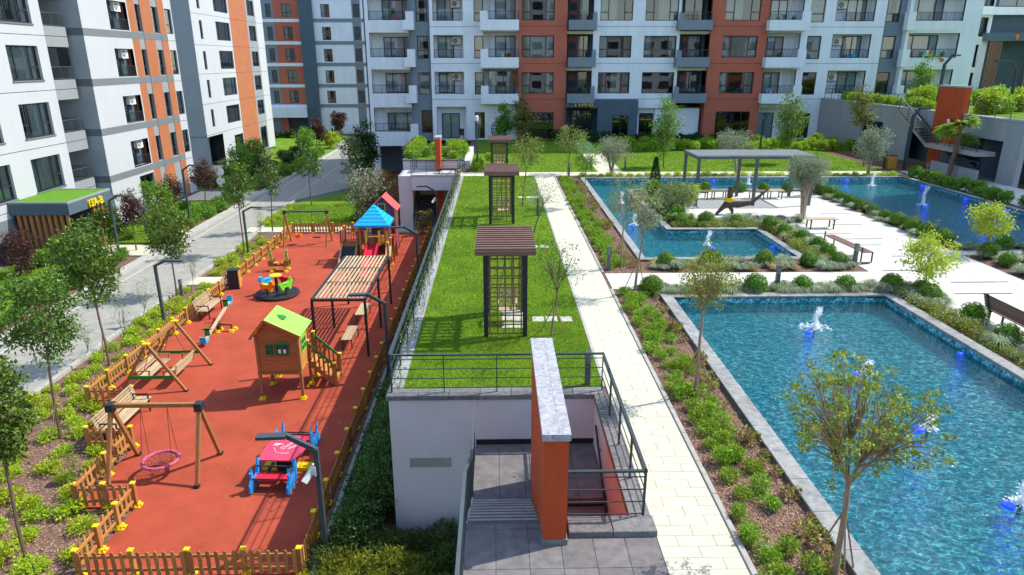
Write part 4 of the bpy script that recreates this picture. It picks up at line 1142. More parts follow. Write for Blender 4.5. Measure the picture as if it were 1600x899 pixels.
obj('ground_floor_wall', MB().box(-16, 0, y1+.8, y1+1.0, 0, L(-2.0)), M['facade_dark'], b)
# entrance canopy
c0, c1, cy = -9.05, -4.6, -2.45
m = MB(); m.box(c0, c1, cy, y1-.02, L(-1.05), L(-.42)); obj('canopy', m, M['facade_dark'], b)
m = MB(); m.box(c0, c1, cy, cy+.1, L(-.42), L(-.32)); m.box(c0, c0+.1, cy+.1, y1-.02, L(-.42), L(-.32)); m.box(c1-.1, c1, cy+.1, y1-.02, L(-.42), L(-.32)); obj('canopy_rim', m, M['grey_slot'], b)
obj('canopy_turf', MB().box(c0+.1, c1-.1, cy+.1, y1-.03, L(-.42), L(-.36)), M['turf'], b)
letters('15A-B', b, (-6.5, cy-.05, L(-.98)), .62, 'yellow', .1)
for i in range(9): obj('slat', MB().box(c0+.08, c0+.2, cy+.15+i*.34, cy+.30+i*.34, 0, L(-1.05)), M['wood_slat'], b)
for i in range(5): obj('slat', MB().box(c1-1.9+i*.42, c1-1.78+i*.42, cy+.1, cy+.25, 0, L(-1.05)), M['wood_slat'], b)
obj('entrance_wall', MB().box(c1-.02, c1+1.9, cy+.9, y1+.8, 0, L(-1.06)), M['facade_dark'], b)
obj('entrance_wall', MB().box(c0+.5, c1-.5, y1-.4, y1-.2, 0, L(-1.06)), M['facade_dark'], b)

# ======== second tower, further along
b = thing('apartment_tower', 'white apartment tower with one orange stripe and a dark shaded flank behind the purple trees', 'building', (-30, 72.7, LO), PI/2)
FZ = [14.65, 11.75, 8.78, 5.95, 2.98, -.13]; W2 = 21.9; top = L(18.5)
ho = []
for z in FZ:
    ho += [(1.8,2.5,L(z-2.45),L(z-.65)), (6.1,10.1,L(z-2.45),L(z-.55)), (16.5,18.9,L(z-2.25),L(z-.5))]
ho = [h for h in ho if h[2] > L(-.8)] + [(7.5,10.3,.1,L(-.9)), (16.6,18.9,.2,L(-.8))]
def strip2(x0, x1, mt):
    m = MB(); wall_grid(m, x0, x1, 0 if x0 > 3 else L(-.3), top, [h for h in ho if h[0] >= x0-.01 and h[1] <= x1+.01], 0, .2); return obj('wall', m, M[mt], b)
strip2(0, 4.2, 'white_sun'); strip2(4.2, 10.4, 'white_sun'); strip2(10.4, 16.0, 'orange_wall'); strip2(16.0, 19.3, 'grey_slot'); strip2(19.3, W2, 'white_sun')
obj('overhang_soffit', MB().box(0, 4.2, .02, 6, L(-.35), L(-.3)), M['facade_white'], b); obj('ground_floor_wall', MB().box(.1, 4.2, 1.6, 1.8, 0, L(-.35)), M['facade_white'], b)
for z in FZ:
    joint(b, 0, W2, L(z-.05), 0)
    if z > 0:
        window(b, 1.8, L(z-2.45), .7, 1.8, .12, 'one', glass='glass2'); window(b, 6.1, L(z-2.45), 4.0, 1.9, .12, 'tri', 1 if abs(z-5.95) < .1 else 0); window(b, 16.5, L(z-2.25), 2.4, 1.75, .12, 'duo')
window(b, 7.5, .1, 2.8, L(-.9)-.1, .12, 'door3'); window(b, 16.6, .2, 2.3, L(-.8)-.2, .12, 'door2')
fl = MB(); hz = [(-3.75,-1.85,L(z-2.5),L(z-.6)) for z in FZ if z > 0] + [(-3.75,-1.85,.3,L(-.9))]
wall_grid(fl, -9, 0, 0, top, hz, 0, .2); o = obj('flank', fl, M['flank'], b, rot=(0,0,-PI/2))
for z in FZ:
    f = window(b, 0, L(z-2.5) if z > 0 else .3, 1.9, 1.9 if z > 0 else 2.5, 0, 'duo', 2); f.rotation_euler = (0,0,-PI/2); f.location = (.12, 3.75, f.location.z)
m = MB(); m.quad((.2,2.2,0),(W2,2.2,0),(W2,2.2,top),(.2,2.2,top)); obj('interior', m, M['room'], b)
m = MB(); m.box(0, W2, .02, 14, top, top+.3); obj('roof', m, M['facade_grey'], b)
m = MB(); m.quad((W2,0,0),(W2,14,0),(W2,14,top),(W2,0,top)); obj('flank', m, M['white_sun'], b)

# ======== far block at the back left
b = thing('apartment_building', 'far rust and white apartment block with a black shaft at the end of the road', 'building', (-27, 110, LO))
TZ = [19.5, 16.4, 13.17, 10.0, 6.9, 3.8, .8]; top = L(20)
def far(x0, x1, mt, ho, y=0): m = MB(); wall_grid(m, x0, x1, 0, top, ho, y, .2); obj('wall', m, M[mt], b)
h1 = [(-4.9,-3.55,L(z-2.75+2.95),L(z+2.05)) for z in TZ[1:]]; h0 = [(-7.3,-6.5,L(z+.2),L(z+2.05)) for z in TZ[1:]]
far(-8.5, -6.2, 'facade_grey', h0); far(-6.2, -2.3, 'facade_rust', h1)
obj('black_shaft', MB().box(-2.3, -.35, -.5, 6, 0, top), M['facade_dark'], b)
h2 = [(.85,2.15,L(z+.15),L(z+2.0)) for z in TZ[1:]]; h3 = [(5.65,6.6,L(z+.2),L(z+2.05)) for z in TZ[1:]]
far(-.35, 5.45, 'facade_white', h2 + [(1.6,2.4,.2,L(-1.2))], .05); far(5.45, 6.75, 'facade_grey', h3, .05); far(6.75, 15, 'facade_white', [], .05)
for z in TZ[1:]:
    obj('band', MB().box(-8.5, -2.3, -.06, .05, L(z-.5), L(z-.05)), M['facade_white'], b); obj('band', MB().box(-.35, 15, -.01, .08, L(z-.5), L(z)), M['facade_grey'], b)
    window(b, -7.3, L(z+.2), .8, 1.85, .1, 'slim'); window(b, -4.9, L(z+.2), 1.35, 1.85, .1, 'duo', 1 if int(z) % 2 else 3)
    window(b, .85, L(z+.15), 1.3, 1.85, .15, 'duo', 3 if int(z*3) % 2 else 0); window(b, 5.65, L(z+.2), .95, 1.85, .15, 'slim')
obj('entrance_canopy', MB().box(-8.5, -2.3, -1.6, -.07, L(-1.1), L(.3)), M['facade_white'], b); obj('entrance', MB().box(-5.4, -2.3, -.08, -.02, 0, L(-1.1)), M['room'], b); obj('entrance_pillar', MB().box(-6.6, -5.4, -.3, -.02, 0, L(-1.1)), M['facade_rust'], b)
m = MB(); m.quad((-8.4,2,0),(15,2,0),(15,2,top),(-8.4,2,top)); obj('interior', m, M['room'], b)
m = MB(); m.box(-8.6, 15, -.1, 14, top, top+.3); obj('roof', m, M['facade_grey'], b)

# ======== building 9 at the back right
b = thing('apartment_building', 'white building with a brown slatted entrance marked 9 behind the terrace', 'building', (52, 80, 3.68))
def Z(z): return z-3.68
ho = [(.6,2.7,Z(9.75),Z(11.75)), (.55,2.2,Z(6.5),Z(8.9)), (.6,2.2,Z(4.0),Z(5.9))]
m = MB(); wall_grid(m, -.3, 3.0, 0, 14, ho + [(.5,3,Z(12.9),Z(14.9))], 0, .25); m.quad((-.3,14,0),(-.3,0,0),(-.3,0,14),(-.3,14,14)); obj('wall', m, M['facade_white'], b)
for (x0, x1, z0, z1) in ho:
    window(b, x0, z0, x1-x0, z1-z0, .6, 'door3', 1); grille(b, x0, x1, z0, .75, .1)
window(b, .5, Z(12.9), 2.5, 2.0, .6, 'door3', 1)
obj('slab', MB().box(-.4, 14, -.6, .1, Z(12.0), Z(12.8)), M['facade_white'], b)
m = MB(); wall_grid(m, 3.0, 14, 0, 14, [(3.6,9,0,Z(9.2)), (3.6,12,Z(12.9),Z(14.9))], .3, .5); obj('wall', m, M['facade_dark'], b)
window(b, 3.6, Z(12.9), 8.4, 2.0, .7, 'door3', 1)
obj('entrance_lintel', MB().box(2.3, 9, -1.6, .2, Z(9.25), Z(10.1)), M['facade_dark'], b); obj('entrance_back', MB().box(3.6, 9, 1.2, 1.4, 0, Z(9.2)), M['facade_dark'], b)
letters('9', b, (5.0, -1.66, Z(9.35)), .8, 'orange_pl', .08)
for i in range(7): obj('slat', MB().box(2.4+i*.19, 2.52+i*.19, -1.5, -1.3, 0, Z(9.25)), M['wood_brown'], b)
for i in range(7): obj('slat', MB().box(6.9+i*.19, 7.02+i*.19, -1.5, -1.3, 0, Z(9.25)), M['wood_brown'], b)
m = MB(); m.quad((-.2,3,0),(14,3,0),(14,3,14),(-.2,3,14)); obj('interior', m, M['room'], b)
obj('roof', MB().box(-.4, 14, -.3, 14, 14, 14.3), M['facade_grey'], b)

# ======== blocks just outside the picture: one throws the shade on the right pool, one shows in the window panes
def plain_block(label, x0, x1, y0, y1, z0, h, face):
    b = thing('apartment_building', label, 'building', ((x0+x1)/2, (y0+y1)/2, z0))
    hx, hy = (x1-x0)/2, (y1-y0)/2
    obj('wall', MB().box(-hx, hx, -hy, hy, 0, h), M['stucco'], b); obj('roof', MB().box(-hx-.2, hx+.2, -hy-.2, hy+.2, h, h+.5), M['facade_grey'], b)
    n = int((x1-x0)/4.5) if face in 'ns' else int((y1-y0)/4.5)
    for k in range(n):
        m1 = MB()
        for f in range(int(h/3.2)):
            u = -(hx if face in 'ns' else hy)+4.5*k+1.2; z = f*3.2+.9
            for mm, e, w_ in ((m1, .04, 2.6),):
                if face == 'n': mm.box(u, u+w_, hy-.02, hy+e, z, z+1.8)
                else: mm.box(-hx-e, -hx+.02, u, u+w_, z, z+1.8)
        q = obj('window_column', m1, M['frame'], b, kind='stuff')
        if k % 3 == 1:
            u = -(hx if face in 'ns' else hy)+4.5*k
            obj('wall_panel', MB().box(u, u+4.4, hy-.02, hy+.03, 0, h) if face == 'n' else MB().box(-hx-.03, -hx+.02, u, u+4.4, 0, h), M['orange_wall' if k % 2 else 'facade_rust'], b)
    return b
plain_block('tall white block right of the picture that shades the right pool', 58.7, 76, 38.6, 51.2, 0, 50, 'w')
plain_block('white and orange block behind the viewer on the left, mirrored in the panes', -70, -6, -62, -48, -3.7, 32, 'n')
plain_block('tall block straight behind the viewer, mirrored in the panes', -1, 22, -66, -52, -3.7, 36, 'n')
plain_block('lower block behind the viewer on the right, mirrored in the panes', 27, 90, -62, -48, -3.7, 17, 'n')

# small things people keep on their balconies
def pot_plant(loc, label):
    t = thing('potted_plant', label, 'plant', loc); obj('pot', MB().lathe([(.13,0), (.17,.3)], 10), M['coral'], t)
    link('foliage', BALC, t, (0,0,.3))
BALC = bush_mesh((.28,.28,.45), 160, (.16,.07), 'leaf_column', 77, lumps=5)
for x, y, z, lab in ((1.2,66.2,ZB[1]-.55,'potted plant on the second balcony left of the rust wall'), (26.2,66.2,ZB[1]-.55,'potted plant on the right hand white balcony, second floor'), (8.3,66.3,ZB[0]-.5,'potted plant on the grey balcony above the entrance'), (41.6,66.3,ZB[1]-.4,'potted plant on the wide corner balcony'), (-9.4,67.3,ZB[2]+.05,'potted plant in the left corner loggia'), (27.2,66.2,ZB[2]-.55,'potted plant on the upper right hand white balcony')): pot_plant((x,y,z), lab)
def rack(loc, label):
    t = thing('drying_rack', label, 'drying rack', loc)
    for s in (-.4, .4): obj('leg', MB().bar((s,-.3,0), (s,.25,.95), .025), M['plastic_white'], t); obj('leg', MB().bar((s,.3,0), (s,-.25,.95), .025), M['plastic_white'], t)
    for i in range(5): obj('rod', MB().bar((-.45,-.25+i*.12,.95), (.45,-.25+i*.12,.95), .02), M['plastic_white'], t)
    for i, mt in enumerate(('cyan', 'plastic_white', 'coral')): obj('cloth', MB().box(-.4+i*.28, -.18+i*.28, -.06+i*.1, -.04+i*.1, .45, .95), M[mt], t)
rack((0.6,66.4,ZB[1]-.55), 'drying rack with washing on the balcony left of the rust wall'); rack((40.2,66.4,ZB[1]-.3), 'drying rack with washing on the wide corner balcony'); rack((25.9,66.4,ZB[0]-.55), 'drying rack with washing on the lowest right hand white balcony')
t = thing('basin', 'blue plastic basin on the floor of the loggia with the air conditioner', 'basin', (33.6, 67.35, ZB[1]-.04)); obj('bowl', MB().lathe([(.28,0), (.4,.3), (.36,.3), (.25,.05)], 14), M['cyan'], t); obj('rim', MB().lathe([(.40,.30), (.42,.33), (.38,.33)], 14), M['blue'], t)
# ------------------------------------------------------------------ playground fence
def picket_mesh(mt, h=.62):
    m = MB(); w = .042
    m.prism([(-w,.08), (w,.08), (w,.08+h-.05), (w*.75,.08+h-.015), (w*.35,.08+h), (-w*.35,.08+h), (-w*.75,.08+h-.015), (-w,.08+h-.05)], .02, 'xz', -.01)
    me = m.mesh('picket', M[mt]); fix_normals(me); return me
PK = picket_mesh('wood_fence'); PST = bevel_box(.095, .095, .70, .006).mesh('post', M['wood_fence'])
CAP = bevel_box(.125, .125, .035, .012).mesh('cap', M['yellow'])
m = MB(); m.box(-.11, .11, -.11, .11, 0, .02); m.box(-.075, .075, -.075, .075, .02, .10); m.bar((.0,-.12,.02), (0,-.05,.12), .05, .02); m.bar((0,.12,.02), (0,.05,.12), .05, .02); m.bar((-.12,0,.02), (-.05,0,.12), .05, .02); m.bar((.12,0,.02), (.05,0,.12), .05, .02)
FOOT = m.mesh('foot', M['yellow'])
def fence(label, a, b, side=1, every=1.25, pitch=.185, ends=(1,1), gate=None):
    """picket fence from a to b; pickets on the left (side=1) or right of the line"""
    A, B = Vector((*a, 0)), Vector((*b, 0)); L = (B-A).length; an = math.atan2(B.y-A.y, B.x-A.x)
    t = thing('picket_fence', label, 'fence', (a[0], a[1], LO), an, 'picket fence runs round the playground')
    n = max(1, round(L/every))
    for i in range(n+1):
        if (i == 0 and not ends[0]) or (i == n and not ends[1]): continue
        p = link('post', PST, t, (L*i/n, 0, 0)); link('cap', CAP, p, (0,0,.70)); link('foot', FOOT, p, (0, -side*.03, 0))
    for z in (.17, .52): obj('rail', MB().box(0, L, side*.03-.018, side*.03+.018, z, z+.07), M['wood_fence'], t)
    k = int(L/pitch)
    for i in range(k):
        x = (i+.5)*L/k
        if min(abs(x-L*j/n) for j in range(n+1)) < .06: continue
        o = link('picket', PK, t, (x, side*.062, R.uniform(-.006,.006)), (0, R.uniform(-.012,.012), 0))
    if gate:
        obj('brace', MB().bar((gate[0],side*.03,.22), (gate[1],side*.03,.54), .06, .025, up=(0,1,0)), M['wood_fence'], t)
        obj('brace', MB().bar((gate[0],side*.055,.54), (gate[1],side*.055,.22), .06, .025, up=(0,1,0)), M['wood_fence'], t)
    return t
fence('longest picket fence run, beside the road bed', (-13.6,44.55), (-13.6,20.62), -1)
fence('short picket fence stretch facing the camera beside the bench swing', (-13.6,20.62), (-12.14,20.62), -1, ends=(0,1))
fence('sunlit picket fence run right behind the long bench', (-12.14,20.6), (-12.14,17.98), -1, 1.3, ends=(0,1))
fence('short picket fence stretch facing the camera in front of the long bench', (-12.14,17.98), (-10.84,17.98), -1, ends=(0,1))
fence('sunlit picket fence run left of the net swing', (-10.84,17.96), (-10.84,15.12), -1, 1.4, ends=(0,1))
fence('short picket fence stretch facing the camera by the net swing foot', (-10.84,15.12), (-9.34,15.12), -1, .8, ends=(0,1))
fence('sunlit picket fence run nearest the lower left corner', (-9.34,15.1), (-9.34,12.6), -1, .9, ends=(0,1))
fence('dark front picket fence along the bottom edge with a cross braced gate', (-9.34,12.58), (-4.44,12.58), -1, 1.2, ends=(0,1), gate=(3.1,3.7))
fence('long shaded picket fence between playground and dark hedge', (-4.44,12.6), (-4.44,44.5), -1, 1.3, .165, ends=(0,1))
fence('far picket fence across the back of the playground', (-13.6,44.55), (-8.3,44.55), 1, 1.3, ends=(0,1))
fence('short far picket fence right of the exit path', (-5.3,44.55), (-4.44,44.55), 1, .9, ends=(1,0))

# ------------------------------------------------------------------ playground equipment
def post_feet(par, pts, s=1.0):
    for x, y in pts: link('foot', FOOT, par, (x, y, 0))
# net swing
t = thing('net_swing', 'timber swing with a round pink rimmed net basket', 'swing', (-9.3, 16.74, LO))
for x in (-1.2, 1.17):
    for y in (-.82, .82):
        obj('leg', MB().bar((x,y,0), (x,0,2.02), .095, .095), M['wood_post'], t)
    obj('bracket', MB().box(x-.1, x+.1, -.12, .12, 1.9, 2.12), M['metal'], t)
    for y in (-.82, .82): obj('leg_shoe', MB().box(x-.065, x+.065, y-.065, y+.065, 0, .09), M['metal'], t)
obj('beam', MB().box(-1.18, 1.15, -.055, .055, 2.0, 2.11), M['wood_post'], t)
c = Vector((-.06, -.12, .42))
m = MB(); q = 24; m.tube([(c.x+.46*math.cos(2*PI*i/q), c.y+.46*math.sin(2*PI*i/q), c.z) for i in range(q+1)], .052, 8, cap=False); obj('ring', m, M['pink_ring'], t)
m = MB()
for rr in (.08, .16, .24, .32, .40): m.tube([(c.x+rr*math.cos(2*PI*i/16), c.y+rr*math.sin(2*PI*i/16), c.z-.10+.22*rr) for i in range(17)], .008, 4, cap=False)
for i in range(12):
    a = 2*PI*i/12; m.tube([(c.x, c.y, c.z-.10), (c.x+.45*math.cos(a), c.y+.45*math.sin(a), c.z)], .008, 4, cap=False)
obj('net', m, M['rope'], t)
for s in (-1, 1):
    for yy in (-.2, .2): obj('rope', MB().tube([(c.x+s*.40, c.y+yy, c.z+.04), (c.x+s*.36, 0, 2.0)], .007, 4), M['metal'], t)
# bench glider swing
t = thing('bench_swing', 'A frame timber swing with two facing slatted benches and green crossbars', 'swing', (-11.95, 22.7, LO))
for y, nm in ((-1.08, 0), (1.08, 1)):
    for s in (-1, 1): obj('leg', MB().bar((s*1.1,y,0), (s*.04,y,1.72), .09, .09, up=(0,1,0)), M['wood_post'], t)
    obj('crossbar', MB().bar((-.72,y-.05,.56), (.72,y-.05,.56), .03, .12), M['green_dk'], t)
    for s in (-1, 1): obj('leg_shoe', MB().box(s*1.1-.06, s*1.1+.06, y-.06, y+.06, 0, .05), M['metal'], t)
obj('beam', MB().bar((0,-1.25,1.72), (0,1.25,1.72), .10, .10), M['wood_post'], t)
for y in (-1.08, 1.08): obj('cap', MB().box(-.12,.12,y-.08,y+.08,1.765,1.81), M['yellow'], t)
for s in (-1, 1):
    x = s*.42
    for i in range(4): obj('seat_slat', MB().box(x-.19+i*.1, x-.10+i*.1, -.8, .8, .40, .425), M['wood_grey'], t)
    for i in range(3): obj('back_slat', MB().bar((x+s*(.22+i*.03),-.8,.52+i*.11), (x+s*(.22+i*.03),.8,.52+i*.11), .02, .085), M['wood_grey'], t)
    for y in (-.75, .75):
        obj('armrest', MB().bar((x-.2,y,.62), (x+.22,y,.62), .05, .03).bar((x-s*.17,y,.4), (x-s*.17,y,.62), .04).bar((x+s*.2,y,.38), (x+s*.3,y,.82), .04), M['wood_fence'], t)
        obj('rope', MB().tube([(x,y,.62), (0,y*.95,1.7)], .01, 4), M['metal'], t)
# slatted benches along the left fence and elsewhere
def bench(label, loc, rot, length, back=True, mt='wood_grey', group=None, legs='metal'):
    t = thing('bench', label, 'bench', loc, rot, group)
    for i in range(5): obj('seat_slat', MB().box(-length/2, length/2, -.22+i*.095, -.14+i*.095, .42, .45), M[mt], t)
    if back:
        for i in range(5): obj('back_slat', MB().bar((-length/2,.27+i*.028,.52+i*.085), (length/2,.27+i*.028,.52+i*.085), .02, .07), M[mt], t)
    for x in (-length/2+.18, length/2-.18):
        m = MB(); m.bar((x,-.2,0), (x,-.2,.42), .045).bar((x,.22,0), (x,.22,.42), .045).bar((x,-.24,.40), (x,.26,.40), .045)
        if back: m.bar((x,.24,.40), (x,.42,.92), .045)
        m.bar((x,-.2,.42), (x,-.2,.62), .04).bar((x,-.2,.62), (x,.28 if back else -.15,.62), .04) if back else None
        obj('leg', m, M[legs], t)
    return t
bench('wooden slatted bench against the fence above the seesaw', (-13.0, 29.3, LO), PI/2, 1.75)
bench('long wooden slatted bench in the corner behind the net swing', (-11.62, 19.25, LO), PI/2, 2.3)
# playhouse
t = thing('playhouse', 'stilted timber playhouse with a lime green roof and side stairs', 'playhouse', (-7.3, 21.5, LO))
HX0, HX1, HY0, HY1 = -.70, .66, -.5, .62
RX, RZ, EZL, EZR = -.33, 2.90, 2.28, 2.36
def gable(y): return [(HX0,1.0),(HX1,1.0),(HX1,2.38),(RX,2.84),(HX0,2.36)]
nb = 13
for i in range(nb):
    z0 = 1.0 + i*.142; z1 = z0+.138
    def xl(z): return HX0 if z < 2.36 else HX0+(z-2.36)/(2.84-2.36)*(RX-HX0)
    def xr(z): return HX1 if z < 2.38 else HX1-(z-2.38)/(2.84-2.38)*(HX1-RX)
    if z0 > 2.8: break
    z1 = min(z1, 2.83)
    for y in (HY0, HY1):
        segs = [(xl(z0)+.012, xr(z0)-.012, xl(z1)+.012, xr(z1)-.012)]
        m = MB(); a, b2, c2, d2 = segs[0]
        m.prism([(a,z0), (b2,z0), (d2,z1), (c2,z1)], .024, 'xz', y-.012); o = obj('board', m, M['wood_red'], t); fix_normals(o.data)
    if z1 < 2.40:
        for x in (HX0, HX1): obj('board', MB().box(x-.012, x+.012, HY0+.015, HY1-.015, z0, z1), M['wood_honey'], t)
for x in (HX0, HX1):
    for y in (HY0, HY1): obj('post', MB().box(x-.045, x+.045, y-.045, y+.045, 0, 2.34), M['wood_post'], t)
post_feet(t, [(HX0,HY0-.02), (HX1,HY0-.02), (HX0,HY1), (HX1,HY1)])
obj('floor', MB().box(HX0-.05, HX1+.05, HY0-.08, HY1+.05, .93, .995), M['wood_fence_dk'], t)
rl = MB(); rl.prism([(HX0-.16,EZL-.02), (HX0-.13,EZL-.06), (RX,RZ-.05), (RX,RZ)], 1.5, 'xz', HY0-.16); o = obj('roof_panel', rl, M['wood_honey'], t); fix_normals(o.data)
rl = MB(); rl.prism([(RX+.002,RZ), (RX+.002,RZ-.05), (HX1+.13,EZR-.09), (HX1+.15,EZR-.05)], 1.5, 'xz', HY0-.16); o = obj('roof_panel', rl, M['green'], t); fix_normals(o.data)
obj('verge_board', MB().bar((HX0-.15,HY0-.17,EZL-.04), (RX,HY0-.17,RZ-.02), .025, .09), M['wood_red'], t); obj('verge_board', MB().bar((RX,HY0-.17,RZ-.02), (HX1+.14,HY0-.17,EZR-.06), .025, .09), M['wood_red'], t)
# heart cut from the roof: raised dark green board
sx = (HX1+.14-RX); sz = (RZ-EZR+.06); n_ = Vector((sz,0,sx)).normalized(); u_ = Vector((sx,0,-sz)).normalized(); o_ = Vector((RX+.36, .12, RZ-.36*sz/sx))
m = MB(); k = 22; pts = []
for i in range(k):
    a = 2*PI*i/k; hx = .16*math.sin(a)**3; hy = .13*math.cos(a)-.05*math.cos(2*a)-.02*math.cos(3*a)
    pts.append((hx*1.15, hy*1.15))
for off in (.004, .03):
    for hx, hy in pts: m.v.append(tuple(o_ + Vector((0,1,0))*hx - u_*hy*-1 + n_*off))
m.f = [tuple(range(k, 2*k))] + [(i, (i+1) % k, k+(i+1) % k, k+i) for i in range(k)]; m.m = [0]*len(m.f)
o = obj('heart', m, M['green_dk'], t); fix_normals(o.data)
def frame_win(par, x0, x1, z0, z1, y, mt, open_=False, axis='x', cols=2, rows=2, peak=0.0):
    m = MB(); b = .035
    def bx(a, c, d, e):
        if axis == 'x': m.box(a, c, y-.03, y-.001, d, e)
        else: m.box(y+.001, y+.03, a, c, d, e)
    bx(x0, x1, z0, z0+b); bx(x0, x1, z1-b, z1); bx(x0, x0+b, z0+b, z1-b); bx(x1-b, x1, z0+b, z1-b)
    for i in range(1, cols): xx = x0+(x1-x0)*i/cols; bx(xx-b*.35, xx+b*.35, z0+b, z1-b)
    for i in range(1, rows): zz_ = z0+(z1-z0)*i/rows; bx(x0+b, x1-b, zz_-b*.35, zz_+b*.35)
    if peak and axis == 'x': m.prism([(x0,z1), (x1,z1), ((x0+x1)/2,z1+peak)], .03, 'xz', y-.03)
    if peak and axis != 'x': m.prism([(x0,z1), (x1,z1), ((x0+x1)/2,z1+peak)], .03, 'yz', y)
    f = obj('window', m, M[mt], par)
    p = MB()
    if axis == 'x': p.box(x0+b, x1-b, y-.008, y-.002, z0+b, z1-b)
    else: p.box(y+.002, y+.008, x0+b, x1-b, z0+b, z1-b)
    obj('pane', p, M['room'], f); return f
frame_win(t, -.42, -.12, 1.62, 2.02, HY0-.012, 'green_dk'); frame_win(t, -.08, .36, 1.60, 2.03, HY0-.012, 'green_dk', cols=2, rows=1, peak=.07)
for x in (.0, .17): obj('picture', MB().box(x, x+.09, HY0-.03, HY0-.021, 1.68, 1.82), M['plastic_white'], t)
frame_win(t, -.22, .3, 1.55, 2.05, HX1+.012, 'lime_pl', axis='y', peak=.14)
# stairs on the right
for i in range(5):
    obj('step', MB().box(HX1+.04+i*.17, HX1+.25+i*.17, .5, 1.25, .86-i*.18, .90-i*.18), M['wood_honey'], t)
for y in (.46, 1.28):
    obj('stringer', MB().bar((HX1+.0,y,.92), (HX1+.92,y,.02), .03, .16), M['wood_post'], t)
    obj('handrail', MB().bar((HX1-.02,y,1.66), (HX1+.86,y,.80), .04, .07), M['green_dk'], t)
    for i in range(6):
        f = (i+.5)/6; x = HX1+.9*f; obj('baluster', MB().box(x-.03, x+.03, y-.012, y+.012, .92-.9*f, 1.62-.84*f), M['wood_fence_dk'], t)
    obj('newel', MB().box(HX1+.86, HX1+.95, y-.045, y+.045, 0, .86), M['wood_fence'], t); obj('newel', MB().box(HX1-.02, HX1+.06, y-.045, y+.045, .9, 1.72), M['wood_fence'], t)
    link('cap', CAP, t, (HX1+.905, y, .86)); link('cap', CAP, t, (HX1+.02, y, 1.72))
obj('platform', MB().box(HX0, HX1+.06, HY1+.05, 1.3, .90, .96), M['wood_fence_dk'], t)
for x in (HX0, HX1): obj('post', MB().box(x-.045, x+.045, 1.21, 1.3, 0, 1.6), M['wood_post'], t)
post_feet(t, [(HX0,1.26), (HX1,1.26)])
# slatted pergola
t = thing('pergola', 'dark steel pergola with pale timber slats over the playground', 'pergola', (-6.05, 27.5, LO))
x0, x1, y0, y1, zt = -1.0, 1.0, -3.0, 3.0, 2.26
for x in (x0, x1):
    for y in (y0, 0, y1): obj('post', MB().box(x-.045, x+.045, y-.045, y+.045, 0, zt), M['metal'], t)
    obj('beam', MB().box(x-.04, x+.04, y0, y1, zt, zt+.10), M['metal'], t)
for y in (y0, -1, 1, y1): obj('beam', MB().box(x0+.04, x1-.04, y-.035, y+.035, zt, zt+.09), M['metal'], t)
for s in range(3):
    for i in range(12):
        x = x0+.14+i*(2*.86/11); ya = y0+.06+s*2.0
        obj('slat', MB().box(x-.042, x+.042, ya, ya+1.88, zt+.092, zt+.115), M['wood_grey'], t)
t0 = thing('table_bench', 'plain timber bench plate under the near end of the pergola', 'bench', (-6.0, 25.8, LO), PI/2)
for i in range(4): obj('slat', MB().box(-.75, .75, -.22+i*.112, -.12+i*.112, .42, .45), M['wood_grey'], t0)
for x in (-.65, .65): obj('leg', MB().box(x-.02, x+.02, -.2, -.16, 0, .42).box(x-.02, x+.02, .16, .2, 0, .42).box(x-.02, x+.02, -.16, .16, .38, .42), M['metal'], t0)
dup(t0, (-6.0, 28.6, LO), PI/2, 'plain timber bench plate under the far end of the pergola')
# carousel with four animal seats
t = thing('carousel', 'small black carousel with blue orange red and green animal seats', 'carousel', (-10.8, 31.9, LO))
obj('disc', MB().lathe([(1.02,.03), (1.06,.08), (1.03,.15), (.95,.16), (.8,.13)], 28), M['black'], t)
obj('column', MB().lathe([(.10,.13), (.08,.2), (.075,.98)], 10), M['metal'], t); obj('wheel', MB().lathe([(.10,.96), (.29,.98), (.29,1.03), (.05,1.04)], 18), M['yellow'], t)
animal = [(-.38,.42), (-.30,.22), (-.18,.22), (-.12,.36), (.10,.36), (.16,.20), (.30,.20), (.33,.44), (.46,.62), (.44,.80), (.30,.84), (.24,.70), (.08,.58), (-.16,.58), (-.34,.64), (-.42,.56)]
for a, mt, nm in ((2.7,'cyan',0), (4.3,'orange_pl',0), (1.0,'red',0), (5.7,'lime_pl',0)):
    m = MB(); m.prism([(x*.92, z*.85+.05) for x, z in animal], .16, 'xz', -.08); me = m.mesh('animal_seat', M[mt]); fix_normals(me)
    o = link('animal_seat', me, t, (.66*math.cos(a), .66*math.sin(a), .18), (0, 0, a+PI/2 if mt != 'red' else PI))
    link('seat_stem', MB().box(-.03,.03,-.03,.03,-.05,.36).mesh('seat_stem', M['metal']), o)
    link('eye', MB().box(.30,.34,-.09,.09,.70,.74).mesh('eye', M['black']), o)
    link('saddle', MB().box(-.16,.10,-.10,.10,.53,.57).mesh('saddle', M['yellow' if mt == 'orange_pl' else mt]), o)
